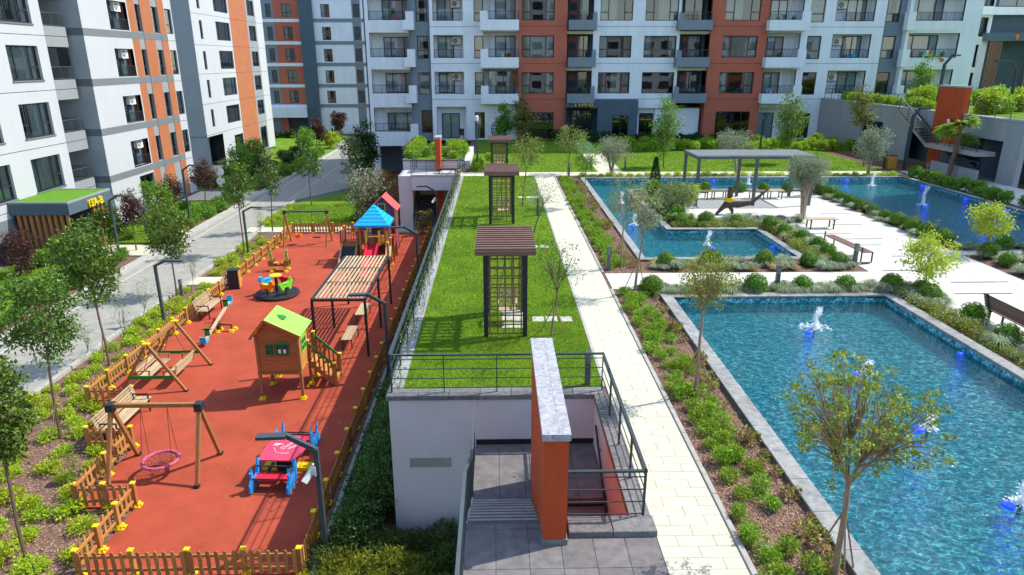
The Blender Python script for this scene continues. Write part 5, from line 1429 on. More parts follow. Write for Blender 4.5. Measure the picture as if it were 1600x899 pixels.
# double spring rider
t = thing('spring_rider', 'small double spring rider with green heads and yellow feet beyond the carousel', 'spring rider', (-11.9, 36.0, LO))
obj('base', MB().box(-.45, .45, -.16, .16, .30, .36), M['wood_fence_dk'], t)
for x in (-.42, .42):
    m = MB(); m.prism([(-.10,.36), (.10,.36), (.08,.7), (.05,1.0), (.09,1.12), (0,1.2), (-.08,1.1), (-.06,.95)], .05, 'xz', -.025); o = obj('head', m, M['green'], t, loc=(x,0,0)); fix_normals(o.data)
    obj('handle', MB().bar((x,-.18,.88), (x,.18,.88), .035), M['metal'], t)
    obj('seat', MB().box(x*.45-.12, x*.45+.12, -.14, .14, .42, .47), M['wood_honey'], t)
    obj('spring', MB().tube([(x*.6+.07*math.cos(i*.9), .07*math.sin(i*.9), .04+i*.011) for i in range(25)], .012, 4), M['metal'], t)
    obj('side_panel', MB().box(x-.15, x+.15, -.19, -.16, .3, .62).box(x-.15, x+.15, .16, .19, .3, .62), M['wood_fence_dk'], t)
post_feet(t, [(-.38,-.25), (.38,-.25), (-.35,.25), (.38,.25)])
# seesaw
t = thing('seesaw', 'wooden seesaw with blue seats and green handles on yellow feet', 'seesaw', (-11.85, 27.2, LO))
e0, e1 = Vector((.05,-1.62,.20)), Vector((-.10,1.62,.72))
obj('plank', MB().bar(e0, e1, .13, .06), M['wood_grey'], t)
obj('stand', MB().bar((.0,0,0), (0,0,.46), .12).bar((.0,0,.34), (.55,0,.30), .09).bar((.55,0,0), (.55,0,.34), .1), M['wood_fence_dk'], t)
obj('tyre', MB().tube([(.02,.16*math.cos(i*PI/8),.26+.16*math.sin(i*PI/8)) for i in range(17)], .05, 6, cap=False), M['black'], t)
for e, s in ((e0,1), (e1,-1)):
    d = (e1-e0).normalized()
    obj('seat', MB().bar(e-d*s*.12, e+d*s*.22, .26, .05).bar(e-d*s*.10+Vector((0,0,.04)), e-d*s*.14+Vector((0,0,.26)), .24, .05), M['cyan'], t)
    p = e+d*s*.42; obj('handle', MB().bar(p+Vector((0,0,.03)), p+Vector((0,0,.34)), .2, .04).bar(p+Vector((-.2,0,.3)), p+Vector((.2,0,.3)), .04), M['green_dk'], t)
post_feet(t, [(0,-.16), (.0,.16), (.55,-.1), (.6,.18)])
# rocker table with peacock sides
t = thing('rocker_table', 'pink rocking table with two seats between blue peacock shaped side boards', 'playground table', (-5.98, 16.85, LO), -.06)
m = MB(); m.prism([(-.52,-.66), (.42,-.66), (.62,.10), (.30,.62), (-.34,.62), (-.56,.1)], .04, 'xy', .60); o = obj('table_top', m, M['pink'], t); fix_normals(o.data)
m = MB()
def wl(pts): m.tube([(x, y, .645) for x, y in pts], .009, 4)
wl([(-.28,.05), (-.2,.18), (-.1,.12), (0,.0), (.1,.2), (.22,.36)]); wl([(-.3,-.05), (-.18,-.26), (0,-.32), (.2,-.3)]); wl([(-.12,-.06), (-.06,.02), (.02,-.04), (-.04,-.12), (-.12,-.06)])
for i in range(5): wl([(-.36+.05*i,.06+.02*i), (-.33+.05*i,.2-.01*i)]); wl([(.05+.05*i,.02+.06*i), (.16+.04*i,-.02+.05*i)])
wl([(.22,.36), (.36,.28), (.42,.16), (.3,.08), (.1,-.1)]); obj('line_drawing', m, M['plastic_white'], t)
bird = [(-.42,.05), (-.30,-.0), (.18,.0), (.34,.18), (.42,.50), (.36,.74), (.26,.80), (.20,.62), (.12,.40), (-.02,.34), (-.12,.46), (-.16,.66), (-.20,.78), (-.24,.64), (-.30,.62), (-.24,.54), (-.26,.40), (-.40,.26)]
for s in (-1, 1):
    for x in (-.50, .50):
        mm = MB(); mm.prism([(y*s*.95*-1, z*.92+.03) for y, z in bird], .045, 'yz', -.022); me = mm.mesh('side_board', M['blue']); fix_normals(me)
        link('side_board', me, t, (x, s*1.0, 0))
    obj('seat', MB().box(-.475, .475, s*1.0-.15, s*1.0+.15, .32, .36), M['red'], t)
    obj('bar', MB().bar((-.5,s*.82,.56), (.5,s*.82,.56), .035), M['metal'], t); obj('bar', MB().bar((-.5,s*1.2,.40), (.5,s*1.2,.40), .03), M['metal'], t)
    for x in (-.3, .3): obj('arm', MB().bar((x,s*.2,.25), (x,s*.95,.28), .07), M['metal2'], t)
for x in (-.42, .5): obj('base_plate', MB().box(x-.22, x+.22, -.18, .12, 0, .10), M['yellow'], t)
obj('pedestal', MB().box(-.22, .22, -.2, .2, .0, .6), M['metal'], t)
# climbing tower with slide
t = thing('play_tower', 'colourful timber climbing tower with a blue pyramid roof, red slide and coral roofed house', 'play tower', (-6.95, 37.9, LO))
PZ = 1.2
for x in (-.72, .72):
    for y in (-.7, .7): obj('post', MB().box(x-.06, x+.06, y-.06, y+.06, 0, 2.3), M['wood_fence'], t)
obj('platform', MB().box(-.8, .8, -.8, 1.6, PZ-.06, PZ), M['wood_fence_dk'], t)
ap = (0,0,3.28)
for i, (a, c2) in enumerate((((-.95,-.95),(.95,-.95)), ((.95,-.95),(.95,.95)), ((.95,.95),(-.95,.95)), ((-.95,.95),(-.95,-.95)))):
    for k in range(6):
        f0, f1 = k/6, (k+.93)/6
        def P(q, f, dz=0): return (q[0]*(1-f), q[1]*(1-f), 2.26+(ap[2]-2.26)*f+dz)
        m = MB(); m.quad(P(a,f0,.02), P(c2,f0,.02), P(c2,f1), P(a,f1)); m.quad(P(c2,f0,-.01), P(a,f0,-.01), P(a,f0,.02), P(c2,f0,.02)); obj('roof_board', m, M['cyan'], t)
m = MB()
for a, c2 in (((-.95,-.95),(.95,-.95)), ((.95,-.95),(.95,.95)), ((.95,.95),(-.95,.95)), ((-.95,.95),(-.95,-.95))): m.bar((a[0],a[1],2.22), (c2[0],c2[1],2.22), .05, .12)
obj('roof_trim', m, M['blue'], t)
cols = ['red', 'blue', 'wood_honey', 'orange_pl', 'purple', 'wood_fence']
def barrier(p0, p1, z0=PZ, h=.75, n=7, seed=0):
    p0 = Vector(p0); p1 = Vector(p1); obj('rail', MB().bar((p0.x,p0.y,z0+h), (p1.x,p1.y,z0+h), .05, .06).bar((p0.x,p0.y,z0+.08), (p1.x,p1.y,z0+.08), .05, .06), M['wood_fence'], t)
    for i in range(n):
        q = p0.lerp(p1, (i+.5)/n); d = (p1-p0).normalized(); m = MB(); m.bar((q.x,q.y,z0+.05), (q.x,q.y,z0+h+.02+.08*(i % 2)), .09, .03, up=d); obj('picket', m, M[cols[(i+seed) % 4]], t)
barrier((-.72,.7,0), (-.72,-.7,0)); barrier((.72,-.7,0), (.72,.7,0), seed=2); barrier((-.72,-.7,0), (-.36,-.7,0), n=2); barrier((.36,-.7,0), (.72,-.7,0), n=2, seed=1)
m = MB(); sl_ = [(0,-.75,PZ), (0,-1.4,PZ-.25), (0,-3.1,.38), (0,-3.9,.25)]
for a, c2 in zip(sl_, sl_[1:]):
    m.quad((-.26,a[1],a[2]), (.26,a[1],a[2]), (.26,c2[1],c2[2]), (-.26,c2[1],c2[2]))
    for s in (-1, 1): m.bar((s*.28,a[1],a[2]+.10), (s*.28,c2[1],c2[2]+.10), .06, .26)
obj('slide', m, M['red'], t)
for s in (-1, 1): obj('slide_panel', MB().box(s*.36-.06, s*.36+.06, -.86, -.76, PZ-.1, PZ+.75), M['yellow'], t)
# left deck with ramp
obj('platform', MB().box(-1.9, -.8, -.5, .6, PZ-.26, PZ-.2), M['wood_fence_dk'], t)
for x, y in ((-1.85,-.45), (-1.85,.55), (-.9,-.45)): obj('post', MB().box(x-.05, x+.05, y-.05, y+.05, 0, 1.9), M['wood_fence_dk'], t); link('cap', CAP, t, (x, y, 1.9))
barrier((-1.85,.55,0), (-.85,.55,0), PZ-.2, .75, 7, 1); barrier((-1.85,-.45,0), (-1.85,.55,0), PZ-.2, .75, 6, 3)
obj('ramp', MB().bar((-1.38,-.5,PZ-.25), (-1.38,-1.75,.1), .8, .05), M['black'], t)
for s in (-1.8, -.96): obj('ramp_side', MB().bar((s,-.45,PZ-.1), (s,-1.8,.15), .06, .2), M['wood_grey'], t)
# bridge on the right and round panels
for y in (-1.9, -.9): obj('post', MB().box(.92, 1.04, y-.06, y+.06, 0, 1.55), M['wood_fence'], t); link('cap', CAP, t, (.98, y, 1.55)); link('foot', FOOT, t, (.98, y, 0))
obj('bridge', MB().bar((.85,-.7,PZ), (.98,-1.9,.75), .3, .05), M['wood_grey'], t)
for y, z in ((.3,1.0), (.75,1.15)): obj('round_panel', MB().tube([(1.0,y,z), (1.06,y,z)], .27, 14), M['red'], t)
for y in (.0, 1.05): obj('post', MB().box(.97, 1.07, y-.05, y+.05, 0, 1.5), M['wood_fence'], t)
# house behind
for i in range(10):
    z0 = .1+i*.262
    for (a, c2) in (((-.5,1.6),(.95,1.6)), ((.95,1.62),(.95,2.7)), ((-.5,2.7),(.95,2.7))):
        if z0 > 2.6 and a[0] == .95: continue
        m = MB(); m.bar((a[0],a[1],z0+.13), (c2[0],c2[1],z0+.13), .03, .255); obj('board', m, M['purple'], t)
m = MB(); m.prism([(-.5,2.72), (.95,2.72), (.3,3.4)], .03, 'xz', 1.59); o = obj('gable', m, M['purple'], t); fix_normals(o.data)
for k in range(6):
    f0, f1 = k/6, (k+.94)/6
    obj('roof_board', MB().bar((.25+.85*f0+.07,1.4,3.42-.84*f0-.07), (.25+.85*f0+.07,2.95,3.42-.84*f0-.07), .19, .03, up=(.84,0,.85)), M['coral'], t)
obj('roof_panel', MB().bar((-.2,1.4,2.98), (-.2,2.95,2.98), 1.2, .04, up=(-.84,0,.9)), M['coral'], t)
obj('corner_post', MB().box(.9, 1.02, 1.5, 1.6, 0, 2.65), M['wood_honey'], t)
frame_win(t, -.05, .40, 2.55, 3.0, 1.59, 'yellow', cols=1, rows=1)
# far swing
t = thing('swing', 'dark framed two seat swing at the back of the playground', 'swing', (-11.85, 41.7, LO))
for x in (-1.3, 1.3):
    for y in (-.8, .8): obj('leg', MB().bar((x,y,0), (x,0,2.05), .085, .085), M['wood_post'], t)
    obj('bracket', MB().box(x-.08, x+.08, -.1, .1, 1.95, 2.13), M['metal'], t)
obj('beam', MB().box(-1.28, 1.28, -.05, .05, 2.03, 2.12), M['metal2'], t)
for x, mt in ((-.55,'orange_pl'), (.55,'black')):
    obj('seat', MB().lathe([(.10,.42), (.22,.44), (.24,.66), (.20,.66), (.18,.48)], 12, x, 0) if mt == 'orange_pl' else MB().box(x-.22, x+.22, -.1, .1, .42, .46), M[mt], t)
    for s in (-1, 1): obj('chain', MB().tube([(x+s*.2,0,.6), (x+s*.2,0,2.03)], .012, 4), M['metal'], t)
# litter bins
t = thing('litter_bin', 'black litter bin with a timber side beside the picket fence', 'bin', (-13.25, 33.0, LO), .1)
obj('body', bevel_box(.5, .42, .95, .02), M['black'], t); obj('board', MB().box(.251, .28, -.21, .21, .05, .9), M['bin_wood'], t); obj('lid', bevel_box(.52, .44, .05, .02), M['metal'], t, loc=(0,0,.95))
t = thing('litter_bin', 'orange timber litter bin by the far pool corner', 'bin', (27.6, 47.6, 0))
obj('body', bevel_box(.55, .5, .9, .02), M['bin_wood'], t); obj('lid', bevel_box(.58, .53, .05, .02), M['metal'], t, loc=(0,0,.9)); obj('post', MB().box(-.5,-.42,-.1,.1,0,1.3), M['metal'], t)
t = thing('litter_bin', 'timber fronted litter bin by the road beneath a lamp post', 'bin', (-20.95, 44.8, LO))
obj('body', bevel_box(.3, .4, .8, .02), M['bin_wood'], t); obj('box', bevel_box(.3, .3, .8, .02), M['metal'], t, loc=(-.36,.2,0))

# ------------------------------------------------------------------ lamps, bollards, signs
def bent_lamp(label, loc, rot, h=2.9, cctv=False, rise=.32, run=.62, arm=.62, wdt=.13):
    t = thing('street_lamp', label, 'street lamp', loc, rot)
    obj('pole', MB().bar((0,0,0), (0,0,h), wdt*.75, wdt), M['pole'], t)
    obj('arm', MB().bar((-.02,0,h-.03), (-run,0,h+rise), wdt*.7, wdt*.8).bar((-run+.02,0,h+rise-.01), (-run-arm,0,h+rise-.03), wdt*1.5, wdt*.55), M['pole'], t)
    obj('lens', MB().box(-run-arm+.03, -run-.06, -wdt*.6, wdt*.6, h+rise-.07, h+rise-.055), M['lens'], t)
    obj('base_plate', MB().box(-.12,.12,-.12,.12,0,.02), M['metal'], t)
    if cctv:
        c = obj('security_camera', MB().box(-.13,-.03,-.09,.09,h-.62,h-.44).bar((-.1,0,h-.5), (-.26,-.22,h-.72), .10), M['plastic_white'], t)
        obj('bracket', MB().box(-.05,-.02,-.1,.1,h-.65,h-.42), M['plastic_white'], c)
    return t
bent_lamp('bent street lamp with a white camera at the bottom of the picture', (-3.98, 13.05, LO), 0, 2.92, True)
bent_lamp('bent street lamp beside the pergola and dark hedge', (-3.95, 22.5, LO), 0, 2.9)
bent_lamp('bent street lamp near the red slide tower by the hedge', (-3.97, 32.6, LO), 0, 2.9)
bent_lamp('bent street lamp in front of the far stair block', (-3.97, 44.0, LO), 0, 2.9, True)
bent_lamp('bent street lamp in the shrub bed nearest the road', (-14.6, 28.2, LO), PI, 2.65, False, .2, .5, .7)
bent_lamp('bent street lamp next to the litter bin and fence', (-14.75, 39.3, LO), PI, 2.65, False, .2, .5, .6)
bent_lamp('bent street lamp in front of the green roofed entrance', (-21.9, 38.6, LO), PI, 3.45, False, .25, .5, .9)
bent_lamp('bent street lamp behind the road at the orange tower', (-21.0, 46.2, LO), PI, 4.0, False, .3, .5, .8)
bent_lamp('distant bent street lamp at the road bend', (-22.3, 78, LO), PI, 3.6)
bent_lamp('distant bent street lamp before the far white block', (-24, 93, LO), PI, 4.6)
bent_lamp('tall bent street lamp beside the palm and far pool', (28.6, 47.6, 0), PI, 3.6, False, .5, .35, .7, .2)
bent_lamp('bent street lamp standing on the terrace left of the orange wall', (33.2, 52.5, 3.7), PI, 3.3, False, .6, .5, .5, .2)
bent_lamp('bent street lamp standing on the terrace right of the orange wall', (38.0, 51.5, 3.7), 0, 3.0, False, .5, .6, 1.1, .2)
def post_lamp(label, loc, h=3.4):
    t = thing('post_lamp', label, 'lamp', loc); obj('pole', MB().tube([(0,0,0), (0,0,h)], [.07,.055], 8), M['pole'], t)
    obj('head', MB().lathe([(.09,h), (.13,h+.05), (.13,h+.32), (.07,h+.38)], 10), M['lens'], t); return t
post_lamp('slim post lamp with a pale head left of the arbours', (-1.37, 47.5, 0), 3.3)
bent_lamp('slim bent lamp behind the louvred shelter by the rust wall', (20.0, 52.2, 0), PI, 3.0, False, .25, .3, .5, .14)
BOL = None
def bollard(label, loc, rot=0):
    global BOL
    if BOL is None:
        BOL = thing('bollard_light', label, 'bollard light', loc, rot, 'louvred bollard lights in the garden')
        obj('post', MB().box(-.06,.06,-.06,.06,0,.58), M['metal2'], BOL)
        obj('cap', bevel_box(.13,.13,.06,.01), M['metal2'], BOL, loc=(0,0,.80))
        for i in range(4): obj('louvre', MB().box(-.065,.065,-.065,.065,.60+i*.05,.625+i*.05), M['metal2'], BOL)
        obj('lens', MB().box(-.045,.045,-.045,.045,.58,.80), M['lens'], BOL); return BOL
    return dup(BOL, loc, rot, label)
for lab, p in (('nearest bollard light, on the lawn corner by the railing', (2.07,14.4)), ('bollard light at the mulch bed end beside the cross path', (4.0,23.65)), ('bollard light among box balls behind the front pool', (9.2,21.2)),
               ('bollard light beside the slatted bench on the plaza', (13.15,23.9)), ('bollard light in the box ball row of the shaded pool', (18.45,27.6)), ('bollard light on the lawn edge beside the middle arbour', (1.97,32.8)),
               ('bollard light at the near left corner of the far lawn', (4.7,44.75)), ('bollard light left of the path to the building', (6.55,47.9)), ('bollard light right of the path to the building', (8.9,47.6)), ('bollard light in front of the far pool by the conifer', (9.85,38.6)),
               ('bollard light in the shaded bed below the palm', (28.3,44.5))): bollard(lab, (*p, 0))
bollard('bollard light beside the playground fence bed', (-15.4, 31.8, LO))
bollard('bollard light in the entrance bed of the left tower', (-23.2, 44.5, LO))
t = thing('road_sign', 'two round signs seen from behind on one pole by the road', 'road sign', (-20.9, 52.0, LO))
obj('pole', MB().tube([(0,0,0), (0,0,3.2)], .035, 8), M['plastic_white'], t)
for z in (2.95, 2.25): obj('disc', MB().tube([(0,-.03,z), (0,-.01,z)], .32, 18), M['plastic_white'], t)
t = thing('road_sign', 'single round sign at the far end of the road', 'road sign', (-22.8, 98, LO))
obj('pole', MB().tube([(0,0,0), (0,0,3.3)], .04, 8), M['plastic_white'], t); obj('disc', MB().tube([(0,-.04,3.2), (0,-.01,3.2)], .5, 18), M['plastic_white'], t)

# ------------------------------------------------------------------ garden furniture
M['wood_lattice'] = mat('lattice_wood', (.24,.12,.065), .6, .2, 3, streak=(6,6,1))
def arbour(label, loc, louvres, depth=1.9, w=1.06, h=2.32, group=None):
    t = thing('arbour', label, 'arbour', loc)
    hw = w/2
    for x in (-hw, hw):
        for y in (0, depth): obj('post', MB().box(x-.06, x+.06, y-.06, y+.06, 0, h), M['metal'], t)
    for y in (0, depth):
        m = MB(); m.box(-hw+.06, hw-.05, y-.04, y+.04, h-.12, h); obj('beam', m, M['metal'], t)
        m = MB(); b = .036
        for i in range(5): x = -hw+.10+i*(w-.2)/4; m.box(x-b/2, x+b/2, y-.015, y+.015, .08, h-.14)
        obj('lattice_upright', m, M['wood_lattice'], t)
        for i in range(9): z = .10+i*(h-.30)/8; obj('lattice_rail', MB().box(-hw+.05, hw-.05, y-.03, y-.015, z-b/2, z+b/2), M['wood_lattice'], t)
    for s in (-1, 1): obj('side_beam', MB().box(s*hw-.04, s*hw+.04, .05, depth-.05, h-.12, h), M['metal'], t)
    ov = .26
    n = louvres
    for i in range(n):
        y = -ov-.05+(depth+2*ov)*i/(n-1)
        obj('louvre', MB().bar((-hw-ov,y,h+.13), (hw+ov,y,h+.13), (depth+2*ov)/(n-1)*.42, .10), M['wood_brown'], t)
    obj('fascia', MB().box(-hw-ov, hw+ov, -ov-.15, -ov-.12, h+.0, h+.12), M['wood_brown'], t)
    for x in (-hw-.1, 0, hw+.1): obj('rafter', MB().box(x-.03, x+.03, -ov-.1, depth+ov, h+.002, h+.08), M['wood_brown'], t)
    # hanging seat inside
    sx, sy = .06, depth*.55
    for i in range(4): obj('seat_slat', MB().box(sx-.24, sx+.24, sy-.22+i*.115, sy-.12+i*.115, .44, .465), M['wood_grey'], t)
    for i in range(4): obj('back_slat', MB().bar((sx-.24+i*.16,sy+.24,.5), (sx-.24+i*.16,sy+.32,.95), .09, .02, up=(0,1,0)), M['wood_grey'], t)
    for x in (sx-.26, sx+.26):
        obj('armrest', MB().bar((x,sy-.22,.66), (x,sy+.28,.66), .05, .03).bar((x,sy-.2,.45), (x,sy-.2,.66), .04), M['wood_grey'], t)
        obj('chain', MB().tube([(x,sy,.66), (sx,depth/2,h-.1)], .008, 4), M['black'], t)
    return t
arbour('nearest trellis arbour with a striped brown louvre roof and hanging seat', (.2, 17.4, 0), 11, 1.9, 1.06, 2.42)
arbour('middle trellis arbour with a brown roof on the raised lawn', (.2, 31.05, 0), 9, 1.9, 1.06, 2.3)
arbour('far trellis arbour with a brown roof near the apartment building', (.16, 46.9, 0), 8, 1.9, 1.06, 2.0)
t = thing('shelter', 'grey steel shelter with a louvred flat roof on the plaza', 'pergola', (13.3, 36.2, 0))
for x in (-2.95, .05, 3.0):
    for y in (-1.2, 1.35): obj('post', MB().box(x-.07, x+.07, y-.07, y+.07, 0, 2.42), M['metal2'], t)
for y in (-1.2, 1.35): obj('beam', MB().box(-3.1, 3.15, y-.06, y+.06, 2.42, 2.54), M['metal2'], t)
for x in (-3.05, -1, 1.05, 3.1): obj('beam', MB().box(x-.05, x+.05, -1.14, 1.29, 2.42, 2.53), M['metal2'], t)
for i in range(22): obj('louvre', MB().bar((-3.05,-1.1+i*.113,2.57), (3.1,-1.1+i*.113,2.57), .055, .035), M['grey_slot'], t)
for k, (x, w_) in enumerate(((-2.15,'left outer'), (-1.15,'left inner'), (.95,'right inner'), (1.95,'right outer'))):
    bench('backless grey bench under the louvred shelter, %s' % w_, (13.3+x, 36.9, 0), 0, .98, False)
bench('backless timber bench below the twin stemmed olive', (14.6, 29.9, 0), 0, 1.4, False)
def loop_bench(label, loc, rot, L_):
    t = thing('bench', label, 'bench', loc, rot)
    for i in range(6): obj('seat_slat', MB().box(-L_/2, L_/2, -.2+i*.07, -.145+i*.07, .43, .46), M['wood_brown'], t)
    for x in (-L_/2+.06, L_/2-.06): obj('leg', MB().tube([(x,-.2,.42), (x,-.21,.05), (x,-.1,.03), (x,.15,.03), (x,.22,.08), (x,.22,.62)], .03, 6), M['metal'], t)
    return t
loop_bench('slatted plaza bench with looped metal arms behind the box balls', (13.65, 25.5, 0), PI/2+.08, 2.7)
bench('brown slatted bench with a backrest at the right edge', (14.3, 17.2, 0), PI/2, 2.0, True, 'wood_brown')
t = thing('driftwood_sculpture', 'dark twisted driftwood trunk lying on the plaza with yellow tape', 'driftwood', (11.4, 32.9, 0))
obj('trunk', MB().tube([(-.65,-.1,.03), (-.3,0,.35), (-.05,.05,.55), (0,.05,.9), (.05,.1,1.35)], [.06,.12,.2,.16,.13], 8).tube([(-.05,0,.5), (.5,-.1,.52), (1.0,-.2,.62), (1.5,-.1,1.0), (1.85,0,1.25)], [.18,.17,.11,.06,.03], 7), M['drift'], t)
obj('root', MB().tube([(0,0,.45), (.12,-.15,.2), (.1,-.25,0)], [.12,.08,.05], 6), M['drift'], t); obj('tape', MB().tube([(-.02,.05,.62), (0,.05,.82)], .21, 8), M['yellow'], t)

# ------------------------------------------------------------------ fountains and pool lights
M['spray'] = mat('water_spray', (.97,.98,.99), .4, trans=.5)
M['blue_glow'] = emit('blue_lamp', (.006,.035,1.0), .9)
def fountain(label, x, y, h, r, seed, tall=True):
    global N
    N = np.random.default_rng(seed)
    t = thing('fountain', label, 'fountain', (x, y, WZ))
    def flakes(P, s):
        V, F = leaf_quads(P, s, s*.8, 0.0); return V, F
    k = int(520*h/.5); f = N.random(k)**.85; a = N.random(k)*6.283
    rr = (.012+.05*f+.16*h*np.maximum(f-.55, 0)+.10*(1-f)**3)*np.sqrt(N.random(k))*(1+.9*(N.random(k) > .9))
    P = np.stack([rr*np.cos(a)+.10*h*f*f+.02*np.sin(f*9), rr*np.sin(a)+.02*np.cos(f*11), f*h*(.9+.2*N.random(k))], 1)
    V, F = flakes(P, np.full(k, .042)*(1.15-.5*f)); link('jet', np_mesh('jet', V, F, M['spray']), t, kind='stuff')
    q = int(70*h/.5); aa = N.random(q)*6.283; sp = r*(.3+.9*N.random(q)); tt = N.random(q)
    P2 = np.stack([sp*tt*np.cos(aa)*1.2, sp*tt*np.sin(aa), h*(.35+.75*N.random(q))*(1-tt*tt)+.02], 1)
    V, F = flakes(P2, np.full(q, .026)); link('droplets', np_mesh('droplets', V, F, M['spray']), t, kind='stuff')
    k = int(230*r/.3); a = N.random(k)*6.283; rr = r*N.random(k)**.75
    P = np.stack([rr*np.cos(a)*1.35, rr*np.sin(a), .01+.06*N.random(k)*(1-rr/r)], 1)
    V, F = leaf_quads(P, .06, .04, 2.5); V[:, 2] = np.maximum(V[:, 2], .006); link('splash', np_mesh('splash', V, F, M['spray']), t, kind='stuff')
    obj('nozzle', MB().tube([(0,0,-.3), (0,0,.04)], .03, 8), M['black'], t)
    return t
def pool_light(label, x, y, r=.13):
    r *= .68
    t = thing('pool_light', label, 'pool light', (x, y, WZ), 0, 'blue pool lights')
    obj('lens', MB().lathe([(r*.3,.045), (r*.85,.03), (r,.006), (r*1.02,-.02)][::-1], 14), M['blue_glow'], t); return t
for i, (lab, x, y, h, r) in enumerate((('tallest fountain, a ragged white splash at the far end of the front pool', 9.16,18.2,.62,.36), ('low bell of white water, second in the front pool', 9.10,15.2,.34,.2), ('low white jet beside the crepe myrtle crown in the front pool', 9.02,12.5,.32,.16), ('white jet at the right edge of the picture, nearest in the front pool', 9.12,9.95,.52,.2),
        ('upright white jet in the short arm of the far pool', 8.77,27.5,.62,.14), ('white jet in the left arm of the far pool', 6.4,31.3,.55,.2), ('jet with reflection in the sunlit part of the right pool', 23.15,41.6,.85,.22), ('upright jet in the shaded part of the right pool', 22.8,35.7,1.0,.25), ('small jet behind the shelter in the far pool', 15.7,42.3,.8,.2), ('jet near the left far corner of the far pool', 6.7,36.5,.6,.2))):
    fountain(lab, x, y, h, r, 50+i)
for lab, x, y, r in (('blue light under the tallest fountain', 8.86,17.88,.16), ('blue light under the low bell fountain', 8.84,15.1,.14), ('blue light by the crepe myrtle crown', 8.80,12.48,.16), ('blue light at the right edge of the picture', 8.86,9.9,.16), ('blue light in the shade of the right coping', 12.2,16.3,.12),
        ('blue light under the upright jet', 8.9,27.2,.16), ('blue light by the right wall of the short arm', 11.4,27.2,.14), ('blue light under the jet in the shaded pool', 22.7,35.25,.22), ('blue light at the far right coping, furthest', 26.2,41.3,.2), ('blue light at the right coping, middle', 26.15,37.2,.2), ('blue light at the right coping, nearest', 26.15,34.0,.2), ('blue light behind the yellow tree', 22.4,30.2,.25), ('blue light at the back wall left of the shelter', 13.9,43.6,.2), ('blue light at the back wall of the right pool', 22.6,43.6,.2), ('blue light in the left arm of the pool', 6.3,31.0,.16), ('blue light left of the conifer', 8.2,40.5,.2)):
    pool_light(lab, x, y, r)

# fallen leaves and dust on the playground
q = N.random((170, 2)); P = np.stack([-13.3+8.6*q[:, 0]**.6, 15.5+28*q[:, 1], np.full(170, LO+.012)], 1)
V, F = leaf_quads(P, .07, .04, 3.0); V[:, 2] = np.maximum(V[:, 2], LO+.006)
link('fallen_leaves', np_mesh('fallen_leaves', V, F, M['leaf_straw']), label='scattered dry leaves on the red playground surface', cat='leaves', kind='stuff')
# ------------------------------------------------------------------ trees (x, y, z, crown offset, crown height, half width, half height)
SEED = [100]
def put_tree(spec, label, lm='leaf_magnolia', bark='bark', leaf=(.13,.06), clumps=45, per=34, cr=.2, limbs=4, trunk=.04, inner=.35, fork=.72, mind=.2, stakes=False, name='tree', cat='tree', stems=1, depth=1.0, up=.5, twig=1.0, droop=0.0, extra=None, group=None):
    x, y, z, off, zc, rx, rz = spec; SEED[0] += 1
    hf = max(.25, zc - rz*fork)
    k = tree_mesh(hf, zc, (rx, rx*depth, rz), limbs, clumps, per, cr*max(rx, .3), leaf, trunk, (off*.8, 0), (bark, lm), mind, inner, up, SEED[0], twig, stems, droop, (off*.2, 0), None, extra)
    t = tree(name, k, (x, y, z), label, cat, group)
    if stakes:
        for i in range(3):
            a = 2*PI*i/3+.4; obj('stake', MB().tube([(.42*math.cos(a), .42*math.sin(a), -.05), (.03*math.cos(a)+off*.4, .03*math.sin(a), min(1.15, hf*.7))], .014, 5), M['bark_lt'], t)
    return t
# left side, along the road and the playground fence
put_tree((-13.41, 18.67, -3.7, 0.25, 3.94, 1.0, 1.46), 'dense broad leaved tree leaning over the road, second from the lower left corner', clumps=85, per=52, leaf=(.125,.062), cr=.24, stakes=True)
put_tree((-10.94, 13.22, -3.7, 0.17, 3.81, 0.79, 1.23), 'broad leaved tree cut by the left picture edge, nearest the corner', clumps=85, per=52, leaf=(.13,.064), cr=.24, limbs=5)
put_tree((-14.75, 23.95, -3.7, -0.05, 4.03, 1.07, 1.68), 'broad leaved tree in front of the green roofed entrance', clumps=80, per=50, leaf=(.145,.072), cr=.26, stakes=True)
put_tree((-15.75, 32.01, -3.7, 0.02, 3.29, 1.08, 1.43), 'round broad leaved tree beside the near bend lamp and road', clumps=60, per=44, leaf=(.155,.078), cr=.26)
put_tree((-15.05, 39.47, -3.7, 0.05, 4.13, 0.9, 1.62), 'broad leaved tree standing at the lamp next to the litter bin', clumps=50, per=34, leaf=(.17,.085), cr=.26)
put_tree((-15.12, 45.08, -3.7, 0.21, 3.72, 0.79, 1.55), 'slim tree between road and far swing with pale leaves', clumps=40, per=30, leaf=(.17,.085), cr=.26, extra=[('leaf_olive',.2)])
put_tree((-14.68, 53.59, -3.7, -0.02, 3.46, 1.08, 1.52), 'young tree on the lawn edge beside the shaded road', clumps=40, per=30, leaf=(.19,.09), cr=.26)
put_tree((-13.0, 59.66, -3.7, 0.49, 3.5, 1.04, 1.71), 'tree with pale flowers in front of the dark evergreen', clumps=40, per=30, leaf=(.2,.1), cr=.26, extra=[('flower_pale',.08)])
put_tree((-11.95, 62.2, -3.7, 0.12, 3.5, 1.25, 2.57), 'tall dark evergreen tree at the left corner of the apartment block', 'leaf_dark', clumps=70, per=50, leaf=(.26,.12), cr=.3, fork=.95, inner=.2)
